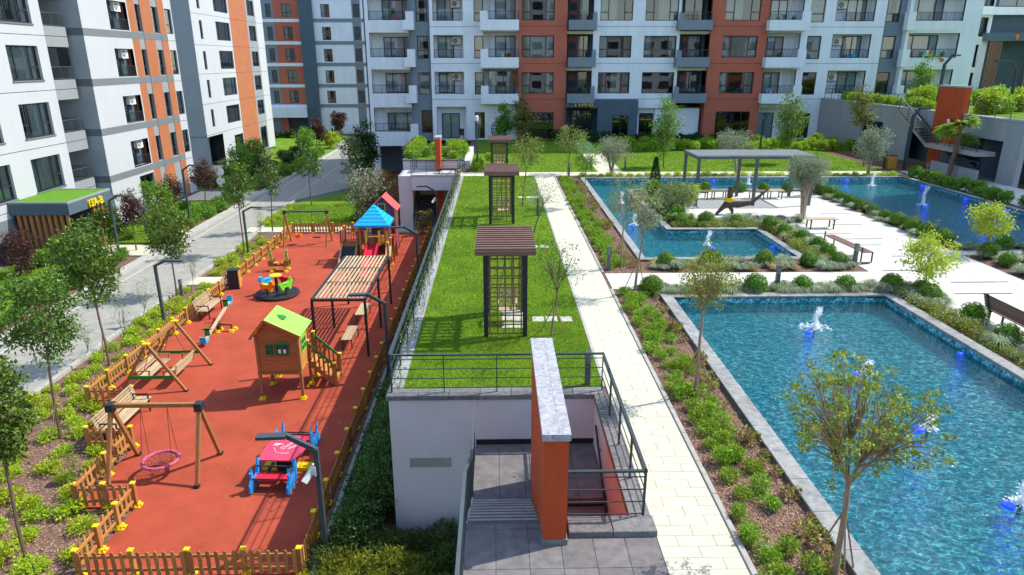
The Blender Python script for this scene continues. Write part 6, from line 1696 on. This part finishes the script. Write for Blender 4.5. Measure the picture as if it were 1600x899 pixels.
for s, lab in (((-25.48, 35.26, -3.7, 0.2, 1.46, 1.0, 1.46), 'purple leaved plum tree at the left picture edge'), ((-21.83, 40.34, -3.7, 0.07, 2.58, 0.86, 1.15), 'purple leaved plum tree right of the green roofed entrance'), ((-24.78, 51.87, -3.7, 0.09, 1.71, 0.94, 1.12), 'purple leaved plum tree against the orange tower wall'),
               ((-22.24, 51.82, -3.7, 0.17, 2.78, 0.93, 1.1), 'purple leaved plum tree beside the two round signs'), ((-26.73, 74.29, -3.7, 0.17, 1.39, 0.95, 1.12), 'small purple leaved plum tree below the second tower'), ((-23.01, 90.46, -3.7, -0.11, 2.4, 0.98, 1.49), 'distant purple leaved plum tree, left of a pair'), ((-21.61, 95.43, -3.7, 0.21, 3.2, 1.16, 1.4), 'distant purple leaved plum tree, taller one of a pair')):
    put_tree(s, lab, 'leaf_plum', clumps=55, per=44, leaf=(.13,.07) if s[1] < 60 else (.22,.12), cr=.27, fork=.8, inner=.15)
for s, lab in (((-15.05, 25.41, -3.7, 0.28, 1.75, 0.43, 1.06), 'thin wispy sapling in the road bed, left of the near lamp'), ((-15.72, 28.61, -3.7, 0.19, 1.34, 0.48, 0.74), 'thin bare sapling close left of the near lamp'), ((-15.31, 32.59, -3.7, 0.21, 1.45, 0.44, 0.95), 'slender sapling between near lamp and round tree'), ((-11.04, 15.2, -3.7, 0.26, 1.23, 0.27, 0.65), 'thin bare sapling among the lime shrubs near the net swing'), ((-15.97, 24.5, -3.7, 0.24, 1.12, 0.36, 0.72), 'thin sapling beside the road kerb'), ((-15.28, 42.84, -3.7, 0.17, 1.52, 0.45, 0.97), 'slender sapling in the bed at the far end of the fence')):
    put_tree(s, lab, 'leaf_birch', clumps=22, per=9, leaf=(.07,.03), cr=.3, trunk=.015, limbs=5, inner=.1, fork=1.1)
for s, lab, nm in (((-10.53, 48.27, -3.7, 1.28, 2.04, 1.49, 2.06), 'large oleander bush with pale pink flowers above the playground', 'flower_pale'), ((-8.38, 49.71, -3.7, 0.16, 1.86, 1.26, 1.72), 'oleander bush with red flower heads left of the stair block', 'flower_red'), ((-7.0, 47.18, -3.7, 0.08, 1.45, 1.07, 1.45), 'oleander bush with pink flowers behind the coral roof', 'flower_pink')):
    put_tree(s, lab, 'leaf_oleander', clumps=80, per=60, leaf=(.17,.05), cr=.28, fork=1.0, inner=.2, stems=6, limbs=7, trunk=.03, name='oleander', cat='bush', extra=[(nm, .30)])
put_tree((-5.06, 44.15, -3.7, 0.2, 0.99, 0.59, 0.9), 'red flowered shrub at the foot of the far stairs', 'leaf_oleander', clumps=25, per=40, leaf=(.12,.05), stems=4, limbs=4, trunk=.02, name='flowering_shrub', cat='bush', extra=[('flower_red', .25)])
# raised lawn
put_tree((1.49, 17.46, 0.0, 0.14, 2.12, 0.77, 0.89), 'sparse young tree on the lawn right of the nearest arbour', 'leaf_magnolia', 'bark', clumps=60, per=12, leaf=(.06,.03), cr=.26, trunk=.025, limbs=5, fork=1.0, mind=.15, stakes=True, twig=1.2)
put_tree((1.59, 29.29, 0.0, 0.38, 1.81, 0.89, 0.89), 'sparse young tree leaning over the path by the middle arbour', 'leaf_olive', clumps=50, per=13, leaf=(.07,.035), cr=.28, trunk=.03, limbs=5, fork=1.0)
put_tree((1.3, 35.16, 0.0, 0.24, 2.83, 0.85, 0.97), 'round crowned young tree standing behind the middle arbour', 'leaf_birch', clumps=50, per=26, leaf=(.10,.05), cr=.28, trunk=.03, fork=.95)
# beds beside the pools
put_tree((4.43, 13.79, 0.0, 0.02, 2.78, 0.66, 0.73), 'crepe myrtle with thin golden green crown in the bed left of the front pool', 'leaf_myrtle', 'bark_lt', clumps=110, per=22, leaf=(.055,.034), cr=.2, trunk=.035, limbs=5, fork=.95, mind=.13, stakes=True, twig=1.2)
put_tree((4.89, 8.03, 0.0, -0.06, 2.65, 1.14, 0.86), 'largest crepe myrtle with open branching crown in front of the front pool', 'leaf_myrtle', 'bark_lt', clumps=180, per=27, leaf=(.052,.034), cr=.066, trunk=.044, limbs=7, fork=1.2, mind=.12, inner=.3, stakes=True, twig=1.5, extra=[('leaf_rust', .05)])
put_tree((4.42, 20.89, 0.0, 0.22, 2.83, 0.64, 0.95), 'leaning slender tree with grey green crown between path and pools', 'leaf_olive', 'bark_lt', clumps=60, per=22, leaf=(.07,.03), cr=.26, trunk=.035, fork=1.05, extra=[('leaf_myrtle',.4)], stakes=True)
put_tree((4.53, 24.01, 0.0, 0.02, 2.6, 0.75, 0.9), 'slender tree with thin crown over the left arm of the far pool', 'leaf_myrtle', 'bark_lt', clumps=55, per=15, leaf=(.07,.035), cr=.26, trunk=.032, fork=1.05, stakes=True)
put_tree((4.53, 34.76, 0.0, -0.03, 2.71, 0.71, 0.93), 'slender tree with bright rounded crown in the bed at the far pool corner', 'leaf_column', 'bark_lt', clumps=45, per=30, leaf=(.10,.05), cr=.28, trunk=.03, fork=.9)
put_tree((4.68, 45.7, 0.0, 0.19, 2.33, 1.01, 0.97), 'light crowned staked tree at the start of the building path', 'leaf_birch', clumps=45, per=26, leaf=(.13,.06), cr=.28, trunk=.03, fork=.9, stakes=True)
put_tree((7.63, 45.1, 0.0, -0.05, 1.71, 1.16, 0.95), 'grey green olive tree on the lawn beside the building path', 'leaf_olive', 'bark_olive', clumps=60, per=40, leaf=(.13,.04), cr=.28, trunk=.07, fork=.9, stems=3, limbs=5, inner=.2)
put_tree((11.82, 48.44, 0.0, -0.07, 2.85, 0.99, 2.4), 'tall upright tree before the pale wall panel', 'leaf_column', clumps=80, per=36, leaf=(.16,.08), cr=.36, trunk=.05, fork=.9, inner=.1, mind=.13, extra=[('leaf_rust',.1)])
put_tree((0.63, 64.76, 0.0, 0.09, 1.96, 0.8, 1.73), 'bright green columnar tree before the white ground floor', 'leaf_column', clumps=60, per=40, leaf=(.2,.1), cr=.38, trunk=.05, fork=.95, inner=.1, mind=.12)
put_tree((2.28, 62.68, 0.0, -0.06, 2.4, 0.97, 2.17), 'tall columnar tree with browning leaves before the rust wall', 'leaf_birch', clumps=70, per=40, leaf=(.2,.1), cr=.36, trunk=.05, fork=.95, inner=.1, mind=.12, extra=[('leaf_rust',.35)])
put_tree((15.99, 45.46, 0.0, -0.4, 2.15, 1.19, 0.71), 'olive tree with wide pale crown behind the shelter', 'leaf_olive', 'bark_olive', clumps=60, per=44, leaf=(.13,.045), cr=.3, trunk=.09, fork=.8, inner=.2, limbs=5)
put_tree((21.63, 50.13, 0.0, -0.43, 3.0, 1.07, 2.25), 'tall upright tree in front of the right hand white balconies', 'leaf_column', clumps=80, per=36, leaf=(.17,.08), cr=.36, trunk=.05, fork=.95, inner=.1, mind=.13, extra=[('leaf_rust',.15)])
put_tree((26.35, 48.74, 0.0, -0.68, 4.08, 0.9, 1.65), 'tall thin tree with browning crown near the grey strip', 'leaf_birch', clumps=60, per=30, leaf=(.17,.08), cr=.34, trunk=.05, fork=.95, inner=.1, mind=.13, extra=[('leaf_rust',.3)])
put_tree((24.67, 45.0, 0.0, 0.05, 2.0, 1.06, 1.29), 'olive tree with silver crown at the far pool edge', 'leaf_olive', 'bark_olive', clumps=70, per=44, leaf=(.14,.05), cr=.3, trunk=.11, fork=.8, inner=.2, limbs=5)
put_tree((14.88, 32.39, 0.0, -0.06, 2.23, 0.93, 0.79), 'old twin stemmed olive tree with grey crown on the plaza', 'leaf_olive', 'bark_olive', clumps=90, per=110, leaf=(.085,.028), cr=.28, trunk=.10, fork=.9, stems=2, limbs=3, inner=.2, depth=.9)
for s, lab in (((13.97, 20.94, 0.0, -0.07, 1.22, 0.9, 0.78), 'grafted tree with bright yellow drooping crown on the plaza, nearest'), ((19.17, 25.44, 0.0, -0.05, 1.38, 0.86, 0.73), 'grafted tree with bright yellow crown at the shaded pool'), ((9.13, 33.11, 0.0, 0.0, 0.99, 0.78, 0.6), 'small grafted yellow tree left of the shelter')):
    put_tree(s, lab, 'leaf_yellow', 'bark_lt', clumps=56, per=44, leaf=(.085,.06), cr=.26, trunk=.03, fork=.1, inner=.35, limbs=6, droop=.7, mind=.17)
# palm
def palm(loc, label, h=2.6, n=26, L_=1.25):
    global N
    N = np.random.default_rng(3)
    t = thing('palm_tree', label, 'palm', loc)
    m = MB(); m.tube([(0,0,-.05), (.05,0,h*.4), (.16,0,h*.75), (.22,0,h)], [.15,.12,.13,.10], 9)
    for i in range(26):
        z = h*.15+h*.8*i/26; a = i*2.4; x = .03+.2*z/h
        m.bar((x+.10*math.cos(a),.10*math.sin(a),z), (x+.20*math.cos(a),.20*math.sin(a),z+.12), .07, .02)
    obj('trunk', m, M['bark'], t)
    for i in range(n):
        a = i*2.399; el = 1.25-1.75*((i*.618) % 1)
        tw = N.random()*2.0-1.0
        mb = MB(); d = Vector((math.cos(a)*math.cos(el), math.sin(a)*math.cos(el), math.sin(el))); s = Vector((-math.sin(a), math.cos(a), 0)); s = (s*math.cos(tw)+d.cross(s)*math.sin(tw)).normalized()
        p0 = Vector((0,0,0)); hub = d*L_*.5; mb.tube([p0, hub], [.014,.009], 4)
        for k in range(15):
            b_ = -1.25+2.5*k/14; dd = (d*math.cos(b_)+s*math.sin(b_)).normalized(); ln = L_*.62*(1-.25*abs(b_)/1.25)
            w_ = d.cross(s).normalized(); sd = dd.cross(w_)*.05
            m1 = hub+dd*ln*.55; tip = hub+dd*ln+Vector((0,0,-.22-.16*N.random()))
            mb.quad(tuple(hub-sd*.4), tuple(hub+sd*.4), tuple(m1+sd), tuple(m1-sd)); mb.quad(tuple(m1-sd), tuple(m1+sd), tuple(tip+sd*.1), tuple(tip-sd*.1))
        obj('frond', mb, M['leaf_palm'], t, loc=(.22, 0, h))
    return t
palm((29.2, 43.6, 0), 'fan palm with shaggy trunk before the terrace stairs', 2.9, 30, 1.45)
# conifer
cm_ = MB(); cm_.tube([(0,0,0), (0,0,1.2)], .05, 6)
def cone(loc, label, h, r, lm='leaf_conifer', n=2600):
    global N
    N = np.random.default_rng(8)
    f = N.random(n)**.7; a = N.random(n)*6.28; rr = r*(1-f*.9)*(.75+.3*N.random(n))
    P = np.stack([rr*np.cos(a), rr*np.sin(a), f*h], 1); V, F = leaf_quads(P, .09, .035, .2, unit(np.stack([np.cos(a), np.sin(a), .8+0*a], 1)), 1.2)
    t = thing('conifer', label, 'conifer', loc); link('trunk', cm_.mesh('trunk', M['bark']), t); link('crown', np_mesh('crown', V, F, M[lm]), t); return t
cone((9.0, 38.7, 0), 'small pointed dark conifer beside the left arm of the far pool', 2.0, .42)
cone((17.6, 37.6, 0), 'dark columnar conifer behind the twin stemmed olive', 2.1, .55, 'leaf_conifer')

# ------------------------------------------------------------------ shrubs: a few meshes, many plants
LIME = [bush_mesh((.46,.46,.30), 620, (.085,.05), 'leaf_lime', s, lumps=9) for s in (1,2,3)]
BED = [bush_mesh((.36,.36,.30), 520, (.07,.038), 'leaf_bed', s, lumps=7) for s in (4,5,6)]
BALL = [ball_mesh(.36, 1500, .05, 'leaf_box', s) for s in (1,2)]
FES = [blades_mesh(190, .36, .36, .013, 'leaf_fescue', s, 1.0) for s in (1,2)]
STRAW = [blades_mesh(150, .24, .30, .012, 'leaf_straw', s, 1.2) for s in (3,)]
SPIKE = [blades_mesh(90, .75, .55, .035, 'leaf_spike', s, .7) for s in (1,)]
MIX = [bush_mesh((.55,.55,.36), 700, (.08,.035), 'leaf_myrtle', s, lumps=8, extra=[('leaf_olive',.12), ('flower_pale',.03)]) for s in (7,8)]
GREENB = [bush_mesh((.6,.6,.62), 900, (.14,.07), 'leaf_column', s, lumps=9) for s in (9,10)]
BRIGHT = [bush_mesh((.6,.6,.62), 900, (.14,.07), 'leaf_bright', s, lumps=9) for s in (19,20)]
DARKB = [bush_mesh((.6,.6,.62), 900, (.14,.07), 'leaf_dark', s, lumps=9) for s in (11,12)]
HEDGE = [bush_mesh((.8,.8,.9), 1500, (.10,.055), 'leaf_ivy', s, lumps=12, extra=[('leaf_magnolia',.15)]) for s in (13,14,15)]
JUN = [bush_mesh((.6,.6,.42), 1300, (.12,.025), 'leaf_juniper', s, lumps=11, up=.1) for s in (16,17)]
GOLD = [bush_mesh((.5,.5,.4), 1000, (.11,.025), 'leaf_golden', s, lumps=10, up=.1) for s in (18,)]
def rows(name, meshes, pts, label, cat, group, z=0.0, smin=.8, smax=1.2):
    for p in pts:
        s = R.uniform(smin, smax); plant(name, R.choice(meshes), (p[0], p[1], p[2] if len(p) > 2 else z), label(p[0], p[1]) if callable(label) else label, cat, group, scale=(s, s, s*R.uniform(.85,1.15)))
# lime shrubs in the bed by the road
def inside(x, y):
    if y > 20.6: return x < -14.05
    if y > 18: return x < -12.6
    if y > 15.1: return x < -11.25
    return x < -9.8
def road_edge(y):
    for (xa, ya), (xb, yb) in zip(road_r, road_r[1:]):
        if ya <= y <= yb: return xa+(xb-xa)*(y-ya)/(yb-ya)
    return -13.7
pts = []; tries = 0
while len(pts) < 215 and tries < 14000:
    tries += 1; y = R.uniform(10.8, 43.5); x = R.uniform(-17.5, -9.8)
    if not inside(x, y) or x < road_edge(y)+.42 or 33.2 < y < 35.3: continue
    if all((x-a)**2+(y-b_)**2 > .52 for a, b_ in pts): pts.append((x, y))
def lab_lime(x, y):
    zone_ = [(13.5,'at the lower left corner'), (16,'left of the net swing'), (19,'left of the long corner bench'), (22,'at the fence corner by the bench swing'), (26,'left of the bench swing'), (30,'around the near bend lamp'), (36,'left of the bin and bench'), (99,'at the far end of the road bed')]
    for lim, nm in zone_:
        if y < lim: break
    e = road_edge(y); f = -9.8 if y < 15 else (-11.2 if y < 18 else (-12.6 if y < 20.6 else -14))
    return 'low lime green shrub %s, %s' % (nm, 'nearer the road kerb' if x < (e+f)/2 else 'nearer the picket fence')
rows('lime_shrub', LIME, pts, lab_lime, 'shrub', 'lime shrubs in the bed by the road', LO-.05, .62, 1.05)
# two staggered lines beside the path
pts = []
y = 6.9
while y < 44:
    if not 21.2 < y < 23.5:
        pts.append((4.12+R.uniform(-.13,.13)+.012*(y < 21)*(21-y)*0, y)); 
        if R.random() < .9: pts.append((4.50+R.uniform(-.12,.16), y+.22+R.uniform(-.1,.1)))
    y += R.uniform(.42,.62)
def zone(y, marks):
    for lim, nm in marks:
        if y < lim: return nm
    return marks[-1][1]
def lab_bed(x, y):
    return 'green bed shrub in the %s, %s' % ('row beside the path' if x < 4.33 else 'row beside the pool', zone(y, [(9.6,'beside the stairwell rail'), (13.6,'beside the stairwell wall'), (16.5,'near the lawn bollard'), (19,'level with the nearest arbour'), (21.3,'just before the cross path'), (27,'just past the cross path'), (32,'level with the middle arbour'), (38,'between middle arbour and far lawn'), (99,'at the far end of the bed')]))
rows('bed_shrub', BED, pts, lab_bed, 'shrub', 'green shrubs beside the cream path', -.03, .58, .95)
pts = [(4.95+R.uniform(-.15,.15), R.uniform(7,20.5)) for i in range(26)] + [(5.0+R.uniform(-.15,.15), R.uniform(23.6,43)) for i in range(34)]
rows('dry_plant', [bush_mesh((.2,.2,.18), 110, (.09,.03), 'leaf_straw', 30, lumps=2, extra=[('leaf_bed',.35), ('leaf_rust',.4)])], pts, lambda x, y: 'small withered plant beside the pool coping, %s' % zone(y, [(11,'nearest the bottom edge'), (14.5,'below the leaning crepe myrtle'), (18,'above the crepe myrtle'), (21.5,'near the front pool corner'), (28,'past the cross path'), (34,'midway along the far pool'), (99,'towards the far lawn')]), 'plant', 'withered plants beside the pool coping', -.03, .6, 1.3)
# box balls
def ball_row(pts, label, group, z=-.02):
    for p in pts:
        s = R.uniform(.85,1.12); o = plant('box_ball', R.choice(BALL), (p[0], p[1], z), label, 'box ball', group, scale=s)
ball_row([(x, 21.05+R.uniform(-.1,.1)) for x in (5.0, 6.9, 8.4, 10.0, 11.4, 12.9)], 'clipped box ball in the strip behind the front pool', 'box balls behind the front pool')
ball_row([(x, 24.0+R.uniform(-.1,.15)) for x in (6.2, 7.9, 9.9, 11.5, 12.6)], 'clipped box ball in front of the short arm of the far pool', 'box balls before the short pool arm')
ball_row([(12.75, 25.2), (12.9, 26.3), (12.75, 27.4), (12.5, 28.7), (12.2, 29.6), (11.0, 30.6), (9.6, 30.6), (8.5, 30.6)], 'clipped box ball between plaza and short arm of the far pool', 'box balls round the short pool arm')
ball_row([(18.42, 27.0+1.12*i) for i in range(11)], 'clipped box ball in the row between plaza and shaded pool', 'box balls along the shaded pool')
ball_row([(x, 38.95) for x in (10.6, 12.0, 14.0, 15.4, 16.8)], 'clipped box ball behind the shelter benches', 'box balls behind the shelter')
ball_row([(18.9, 25.0), (18.8, 23.8), (19.0, 22.5), (18.9, 21.2), (20.4, 26.2), (22.4, 26.1), (20.6, 24.9), (24.5, 26.1)], 'clipped box ball at the right hand edge of the plaza', 'box balls on the right of the plaza')
ball_row([(13.5, 19.9), (13.75, 18.2), (13.6, 16.6), (13.9, 15.5), (13.7, 20.6)], 'clipped box ball right of the front pool coping', 'box balls right of the front pool')
# tufts
def tuft_row(pts, meshes, label, group, cat='ornamental grass', z=-.02, a=.7, b_=1.25): rows('grass_tuft', meshes, pts, label, cat, group, z, a, b_)
tuft_row([(R.uniform(4.6,13.2), 20.95+R.uniform(-.18,.35)) for i in range(70)], FES, 'pale blue grass tuft in the strip behind the front pool', 'grass tufts behind the front pool')
tuft_row([(R.uniform(5.4,13.2), 23.9+R.uniform(-.45,.6)) for i in range(62)], FES+STRAW, 'grass tuft in front of the short arm of the far pool', 'grass tufts before the short pool arm')
tuft_row([(18.25+R.uniform(-.2,.5), R.uniform(26.6,39)) for i in range(80)], FES+STRAW, 'grass tuft in the row between plaza and shaded pool', 'grass tufts along the shaded pool')
tuft_row([(12.6+R.uniform(-.55,.65), R.uniform(24.6,30.8)) for i in range(26)] + [(R.uniform(8.2,14.6), 31.2+R.uniform(-.4,.5)) for i in range(44)], FES, 'pale grass tuft between plaza and short pool arm', 'grass tufts round the short pool arm')
tuft_row([(13.3+R.uniform(-.3,.9), R.uniform(19.6,21.3)) for i in range(26)] + [(13.5+R.uniform(-.3,.4), R.uniform(14.5,19.6)) for i in range(16)], FES, 'pale grass tuft right of the front pool', 'grass tufts right of the front pool')
tuft_row([(R.uniform(18.4,20.2), R.uniform(20,25.2)) for i in range(36)] + [(R.uniform(18.4,26), 26.2+R.uniform(-.15,.15)) for i in range(20)], FES, 'pale grass tuft at the right hand edge of the plaza', 'grass tufts on the right of the plaza')
rows('flowering_shrub', MIX, [(5.2+i*.45, 20.98+R.uniform(-.05,.1)) for i in range(18)], 'loose low shrub in the strip behind the front pool', 'shrub', 'loose shrubs behind the front pool', -.03, .5, .75)
rows('flowering_shrub', MIX, [(13.05+R.uniform(-.08,.2), 13.2+i*.42) for i in range(18)], 'loose low shrub along the right coping of the front pool', 'shrub', 'loose shrubs right of the front pool', -.03, .6, .9)
rows('flowering_shrub', MIX, [(12.25+R.uniform(-.1,.3), 24.4+i*.5) for i in range(12)] + [(8.2+i*.55, 30.2+R.uniform(-.1,.3)) for i in range(8)], 'dense low shrub round the short arm of the far pool', 'shrub', 'dense shrubs round the short pool arm', -.03, .65, .95)
rows('bushy_shrub', GREENB, [(8.4,31.6), (8.6,33.0), (8.5,34.4), (8.9,35.6), (8.6,36.8)], 'bright bushy shrub between the left pool arm and the plaza', 'shrub', 'bushy shrubs by the left pool arm', -.03, .9, 1.25)
put_tree((8.5, 32.6, 0, .1, .95, 1.1, .75), 'large loose olive green bush at the inner pool corner', 'leaf_spike', clumps=70, per=50, leaf=(.14,.03), cr=.24, stems=6, limbs=7, trunk=.02, fork=1.0, inner=.2, name='bush', cat='bush', extra=[('leaf_olive',.3)])
rows('spiky_plant', SPIKE, [(8.35,31.0), (8.9,30.9)], 'spiky yucca like plant at the inner pool corner', 'plant', 'spiky plants at the inner pool corner', -.03, .9, 1.2)
# shrub strip beyond the far pool
rows('lime_shrub', LIME, [(5.6+i*.62, 44.5+R.uniform(-.1,.15)) for i in range(34)], 'low lime shrub in the strip behind the far pool', 'shrub', 'lime shrubs behind the far pool', -.03, .55, .9)
rows('bushy_shrub', GREENB, [(27.0+R.uniform(-.2,.5), 27+i*.75) for i in range(23)], 'dense leafy shrub along the right side of the shaded pool', 'shrub', 'leafy shrubs right of the shaded pool', -.03, .7, 1.05)
# along the apartment building
rows('bushy_shrub', BRIGHT, [(9.6+i*.78, 58.3+R.uniform(-.8,.8)) for i in range(28)] + [(10+i*1.4, 60.2+R.uniform(-.4,.4)) for i in range(15)], 'leafy shrub in the bed before the apartment building', 'shrub', 'leafy shrubs before the building', 0, .8, 1.35)
rows('dark_shrub', DARKB, [(10+i*1.0, 63.8+R.uniform(-.5,.5)) for i in range(12)] + [(7.0, 65.5), (5.6, 65.8), (8.9, 65.2), (9.2, 64.2)], 'dark shrub in the shade of the apartment building', 'shrub', 'dark shrubs before the building', 0, .9, 1.4)
rows('bushy_shrub', BRIGHT, [(-6.0+R.uniform(-.2,.2), 49.5+i*1.0) for i in range(6)] + [(-3.2+R.uniform(-.6,.8), 49.4+i*.8) for i in range(8)] + [(-5,50.2), (-4.6,51.5)], 'leafy bush on top of the far planter', 'shrub', 'bushes on the far planter', .55, .8, 1.2)
rows('bushy_shrub', BRIGHT, [(-1.5,47.2), (-1.4,48.3), (-1.2,50), (-.6,52.5)], 'yellow green shrub beside the far landing', 'shrub', 'shrubs beside the far landing', 0, .7, 1.0)
# terrace planting
rows('bushy_shrub', BRIGHT, [(31.9+R.uniform(-.2,.4), 51+i*.8) for i in range(18)], 'leafy hedge plant along the far terrace railing', 'shrub', 'hedge along the terrace railing', 3.68, .8, 1.2)
rows('bushy_shrub', BRIGHT, [(R.uniform(33.5,44), R.uniform(47,60)) for i in range(40)], lambda x, y: 'bright leafy bush on the terrace, %s' % (('close to' if y < 50 else 'well behind' if y > 55 else 'just behind')+' the orange wall, '+('left part' if x < 37 else 'right part')), 'shrub', 'bushes on the right hand terrace', 3.68, 1.1, 1.9)
put_tree((40.5, 51, 3.7, 0, 1.5, 1.4, 1.1), 'bush with pink flowers at the right picture edge on the terrace', 'leaf_column', clumps=50, per=40, leaf=(.2,.09), cr=.3, stems=4, limbs=5, trunk=.03, fork=1.0, name='oleander', cat='bush', extra=[('flower_pink',.2)])
put_tree((37.5, 62, 3.7, 0, 2.2, .9, 1.7), 'slim dark tree before building nine on the terrace', 'leaf_column', clumps=40, per=36, leaf=(.2,.09), cr=.4, trunk=.05, fork=.9)
# left lawns
rows('bushy_shrub', GREENB, [(-21.7+R.uniform(-.25,.25), 17+i*.6) for i in range(37)], 'leafy shrub in the bed between road and the near tower lawn', 'shrub', 'leafy shrubs before the tower lawn', LO, .5, .8)
rows('bushy_shrub', GREENB, [(-21.5+R.uniform(-.3,.3), 42+i*.7) for i in range(20)] + [(-23+R.uniform(-.9,.9), 43+i*1.2) for i in range(9)], 'leafy shrub in the bed beyond the green roofed entrance', 'shrub', 'leafy shrubs beyond the entrance', LO, .7, 1.1)
rows('bushy_shrub', GREENB, [(-24.6, 38.0), (-24.3, 39.2), (-25.4, 37.0)], 'bright shrub against the timber slats of the entrance', 'shrub', 'shrubs at the entrance slats', LO, 1.3, 1.7)
put_tree((-22.9, 39.6, LO, 0, 1.9, 1.0, 1.1), 'broad leaved tree close in front of the yellow entrance letters', clumps=50, per=44, leaf=(.17,.085), cr=.28, fork=.9)
put_tree((-24.0, 48.2, LO, 0, 1.9, 1.1, 1.2), 'yellow green broad leaved tree between two purple trees', 'leaf_column', clumps=50, per=40, leaf=(.17,.085), cr=.28, fork=.9)
rows('dark_shrub', DARKB, [(-25+R.uniform(-2,2), 62+i*1.1) for i in range(22)], 'dark shrub in the shade between the two towers', 'shrub', 'dark shrubs between the towers', LO, 1.0, 1.6)
rows('bushy_shrub', GREENB, [(-21.3+R.uniform(-.4,.4), 62+i*1.3) for i in range(18)], 'leafy shrub along the far left side of the road', 'shrub', 'leafy shrubs along the far road', LO, .9, 1.5)
rows('dark_shrub', DARKB, [(-36+i*1.5, 104+R.uniform(-1,1)) for i in range(9)], 'dark shrub before the far rust block', 'shrub', 'dark shrubs before the far block', LO, 1.4, 2.2)
for i, (x, y) in enumerate(((-24.5,66), (-25.5,73), (-23,84))): put_tree((x, y, LO, 0, 2.0, 1.3, 1.3), ['young tree on the lawn close behind the tower corner', 'young tree on the lawn below the second tower', 'young tree on the lawn at the road bend'][i], 'leaf_column', clumps=45, per=40, leaf=(.22,.11), cr=.3, fork=.9)
put_tree((-21.92, 91.12, -3.7, 0.35, 1.15, 1.0, 0.98), 'yellow green bush at the far road edge', 'leaf_yellow', clumps=30, per=40, leaf=(.3,.14), cr=.35, stems=4, limbs=4, trunk=.04, name='bush', cat='bush')
rows('lime_shrub', LIME, [(-16.2+R.uniform(-.2,.4), 46.8+i*.7) for i in range(10)] + [(-12.5+i*.8, 54+R.uniform(-1,4)) for i in range(7)], 'low shrub on the edge of the lawn behind the playground', 'shrub', 'low shrubs round the north lawn', LO, .6, 1.0)
rows('dark_shrub', DARKB, [(-10.2,53), (-9.2,52.4), (-8.6,55), (-7.6,52), (-7.3,50.2), (-7.0,48.4), (-9.8,56.5), (-8.4,58)], 'dark shrub in the shade left of the far stair block', 'shrub', 'dark shrubs left of the stair block', LO, 1.0, 1.5)
# hedge on the deck wall
rows('climbing_hedge', HEDGE, [(-3.32+R.uniform(-.10,.1), 13.6+i*.5) for i in range(59)], lambda x, y: 'tall dark hedge plant between fence and deck wall, %s' % zone(y, [(14,'beside the camera lamp'), (17.5,'level with the rocker table'), (21.5,'level with the playhouse'), (25,'level with the second lamp'), (31,'level with the pergola'), (36,'level with the red slide'), (99,'level with the far swing')]), 'hedge', 'dark hedge along the deck wall', LO, .72, .98)
rows('climbing_hedge', HEDGE, [(-2.92+R.uniform(-.06,.06), 14.3+i*.6, LO+.75+R.uniform(-.2,.4)) for i in range(50)], lambda x, y: 'upper dark hedge plant climbing the deck wall, %s' % zone(y, [(17.5,'nearest the front corner'), (21.5,'level with the playhouse'), (25,'level with the second lamp'), (31,'level with the pergola'), (36,'level with the red slide'), (99,'level with the far swing')]), 'hedge', 'upper hedge along the deck wall', LO+1, .68, .95)
rows('juniper', JUN, [(-3.5,13.2), (-2.7,13.2), (-2.0,13.3), (-1.3,13.3), (-.95,12.6), (-1.4,12.5), (-2.3,11.7), (-1.0,11.4), (-3.0,11.5), (-1.6,11.2), (-3.9,12.9)], 'dark feathery juniper below the pale deck wall', 'juniper', 'junipers below the deck wall', LO, .85, 1.2)
rows('juniper', GOLD, [(-3.6,12.6), (-3.0,12.4), (-2.4,12.6), (-3.3,12.0), (-2.6,12.0), (-1.8,12.4), (-1.9,11.9), (-3.9,12.1)], 'golden feathery juniper at the bottom edge of the picture', 'juniper', 'golden junipers at the bottom edge', LO, .8, 1.1)
# climbing stems on the long railing
def vine(y, seed, n=34):
    global N
    N = np.random.default_rng(seed); q = random.Random(seed); t = thing('climber', 'thin climbing plant on the long deck railing', 'climber', (-2.36, y, 0), 0, 'climbers on the long railing'); m = MB(); P = []
    for k in range(4):
        p = Vector((q.uniform(-.05,.1), q.uniform(-.2,.2), 0)); line = [p.copy()]
        for s in range(5): p = p+Vector((q.uniform(-.06,.05), q.uniform(-.12,.16), q.uniform(.08,.22))); line.append(p.copy()); P += [tuple(p)]*2
        m.tube(line, .006, 4, cap=False)
    P = np.array(P)+N.normal(size=(len(P),3))*.05; V, F = leaf_quads(P, .075, .04, .5)
    obj('stem', m, M['bark'], t); link('leaves', np_mesh('leaves', V, F, M['leaf_bed']), t)
for i in range(20): vine(14.6+i*1.5+R.uniform(-.4,.4), 300+i)
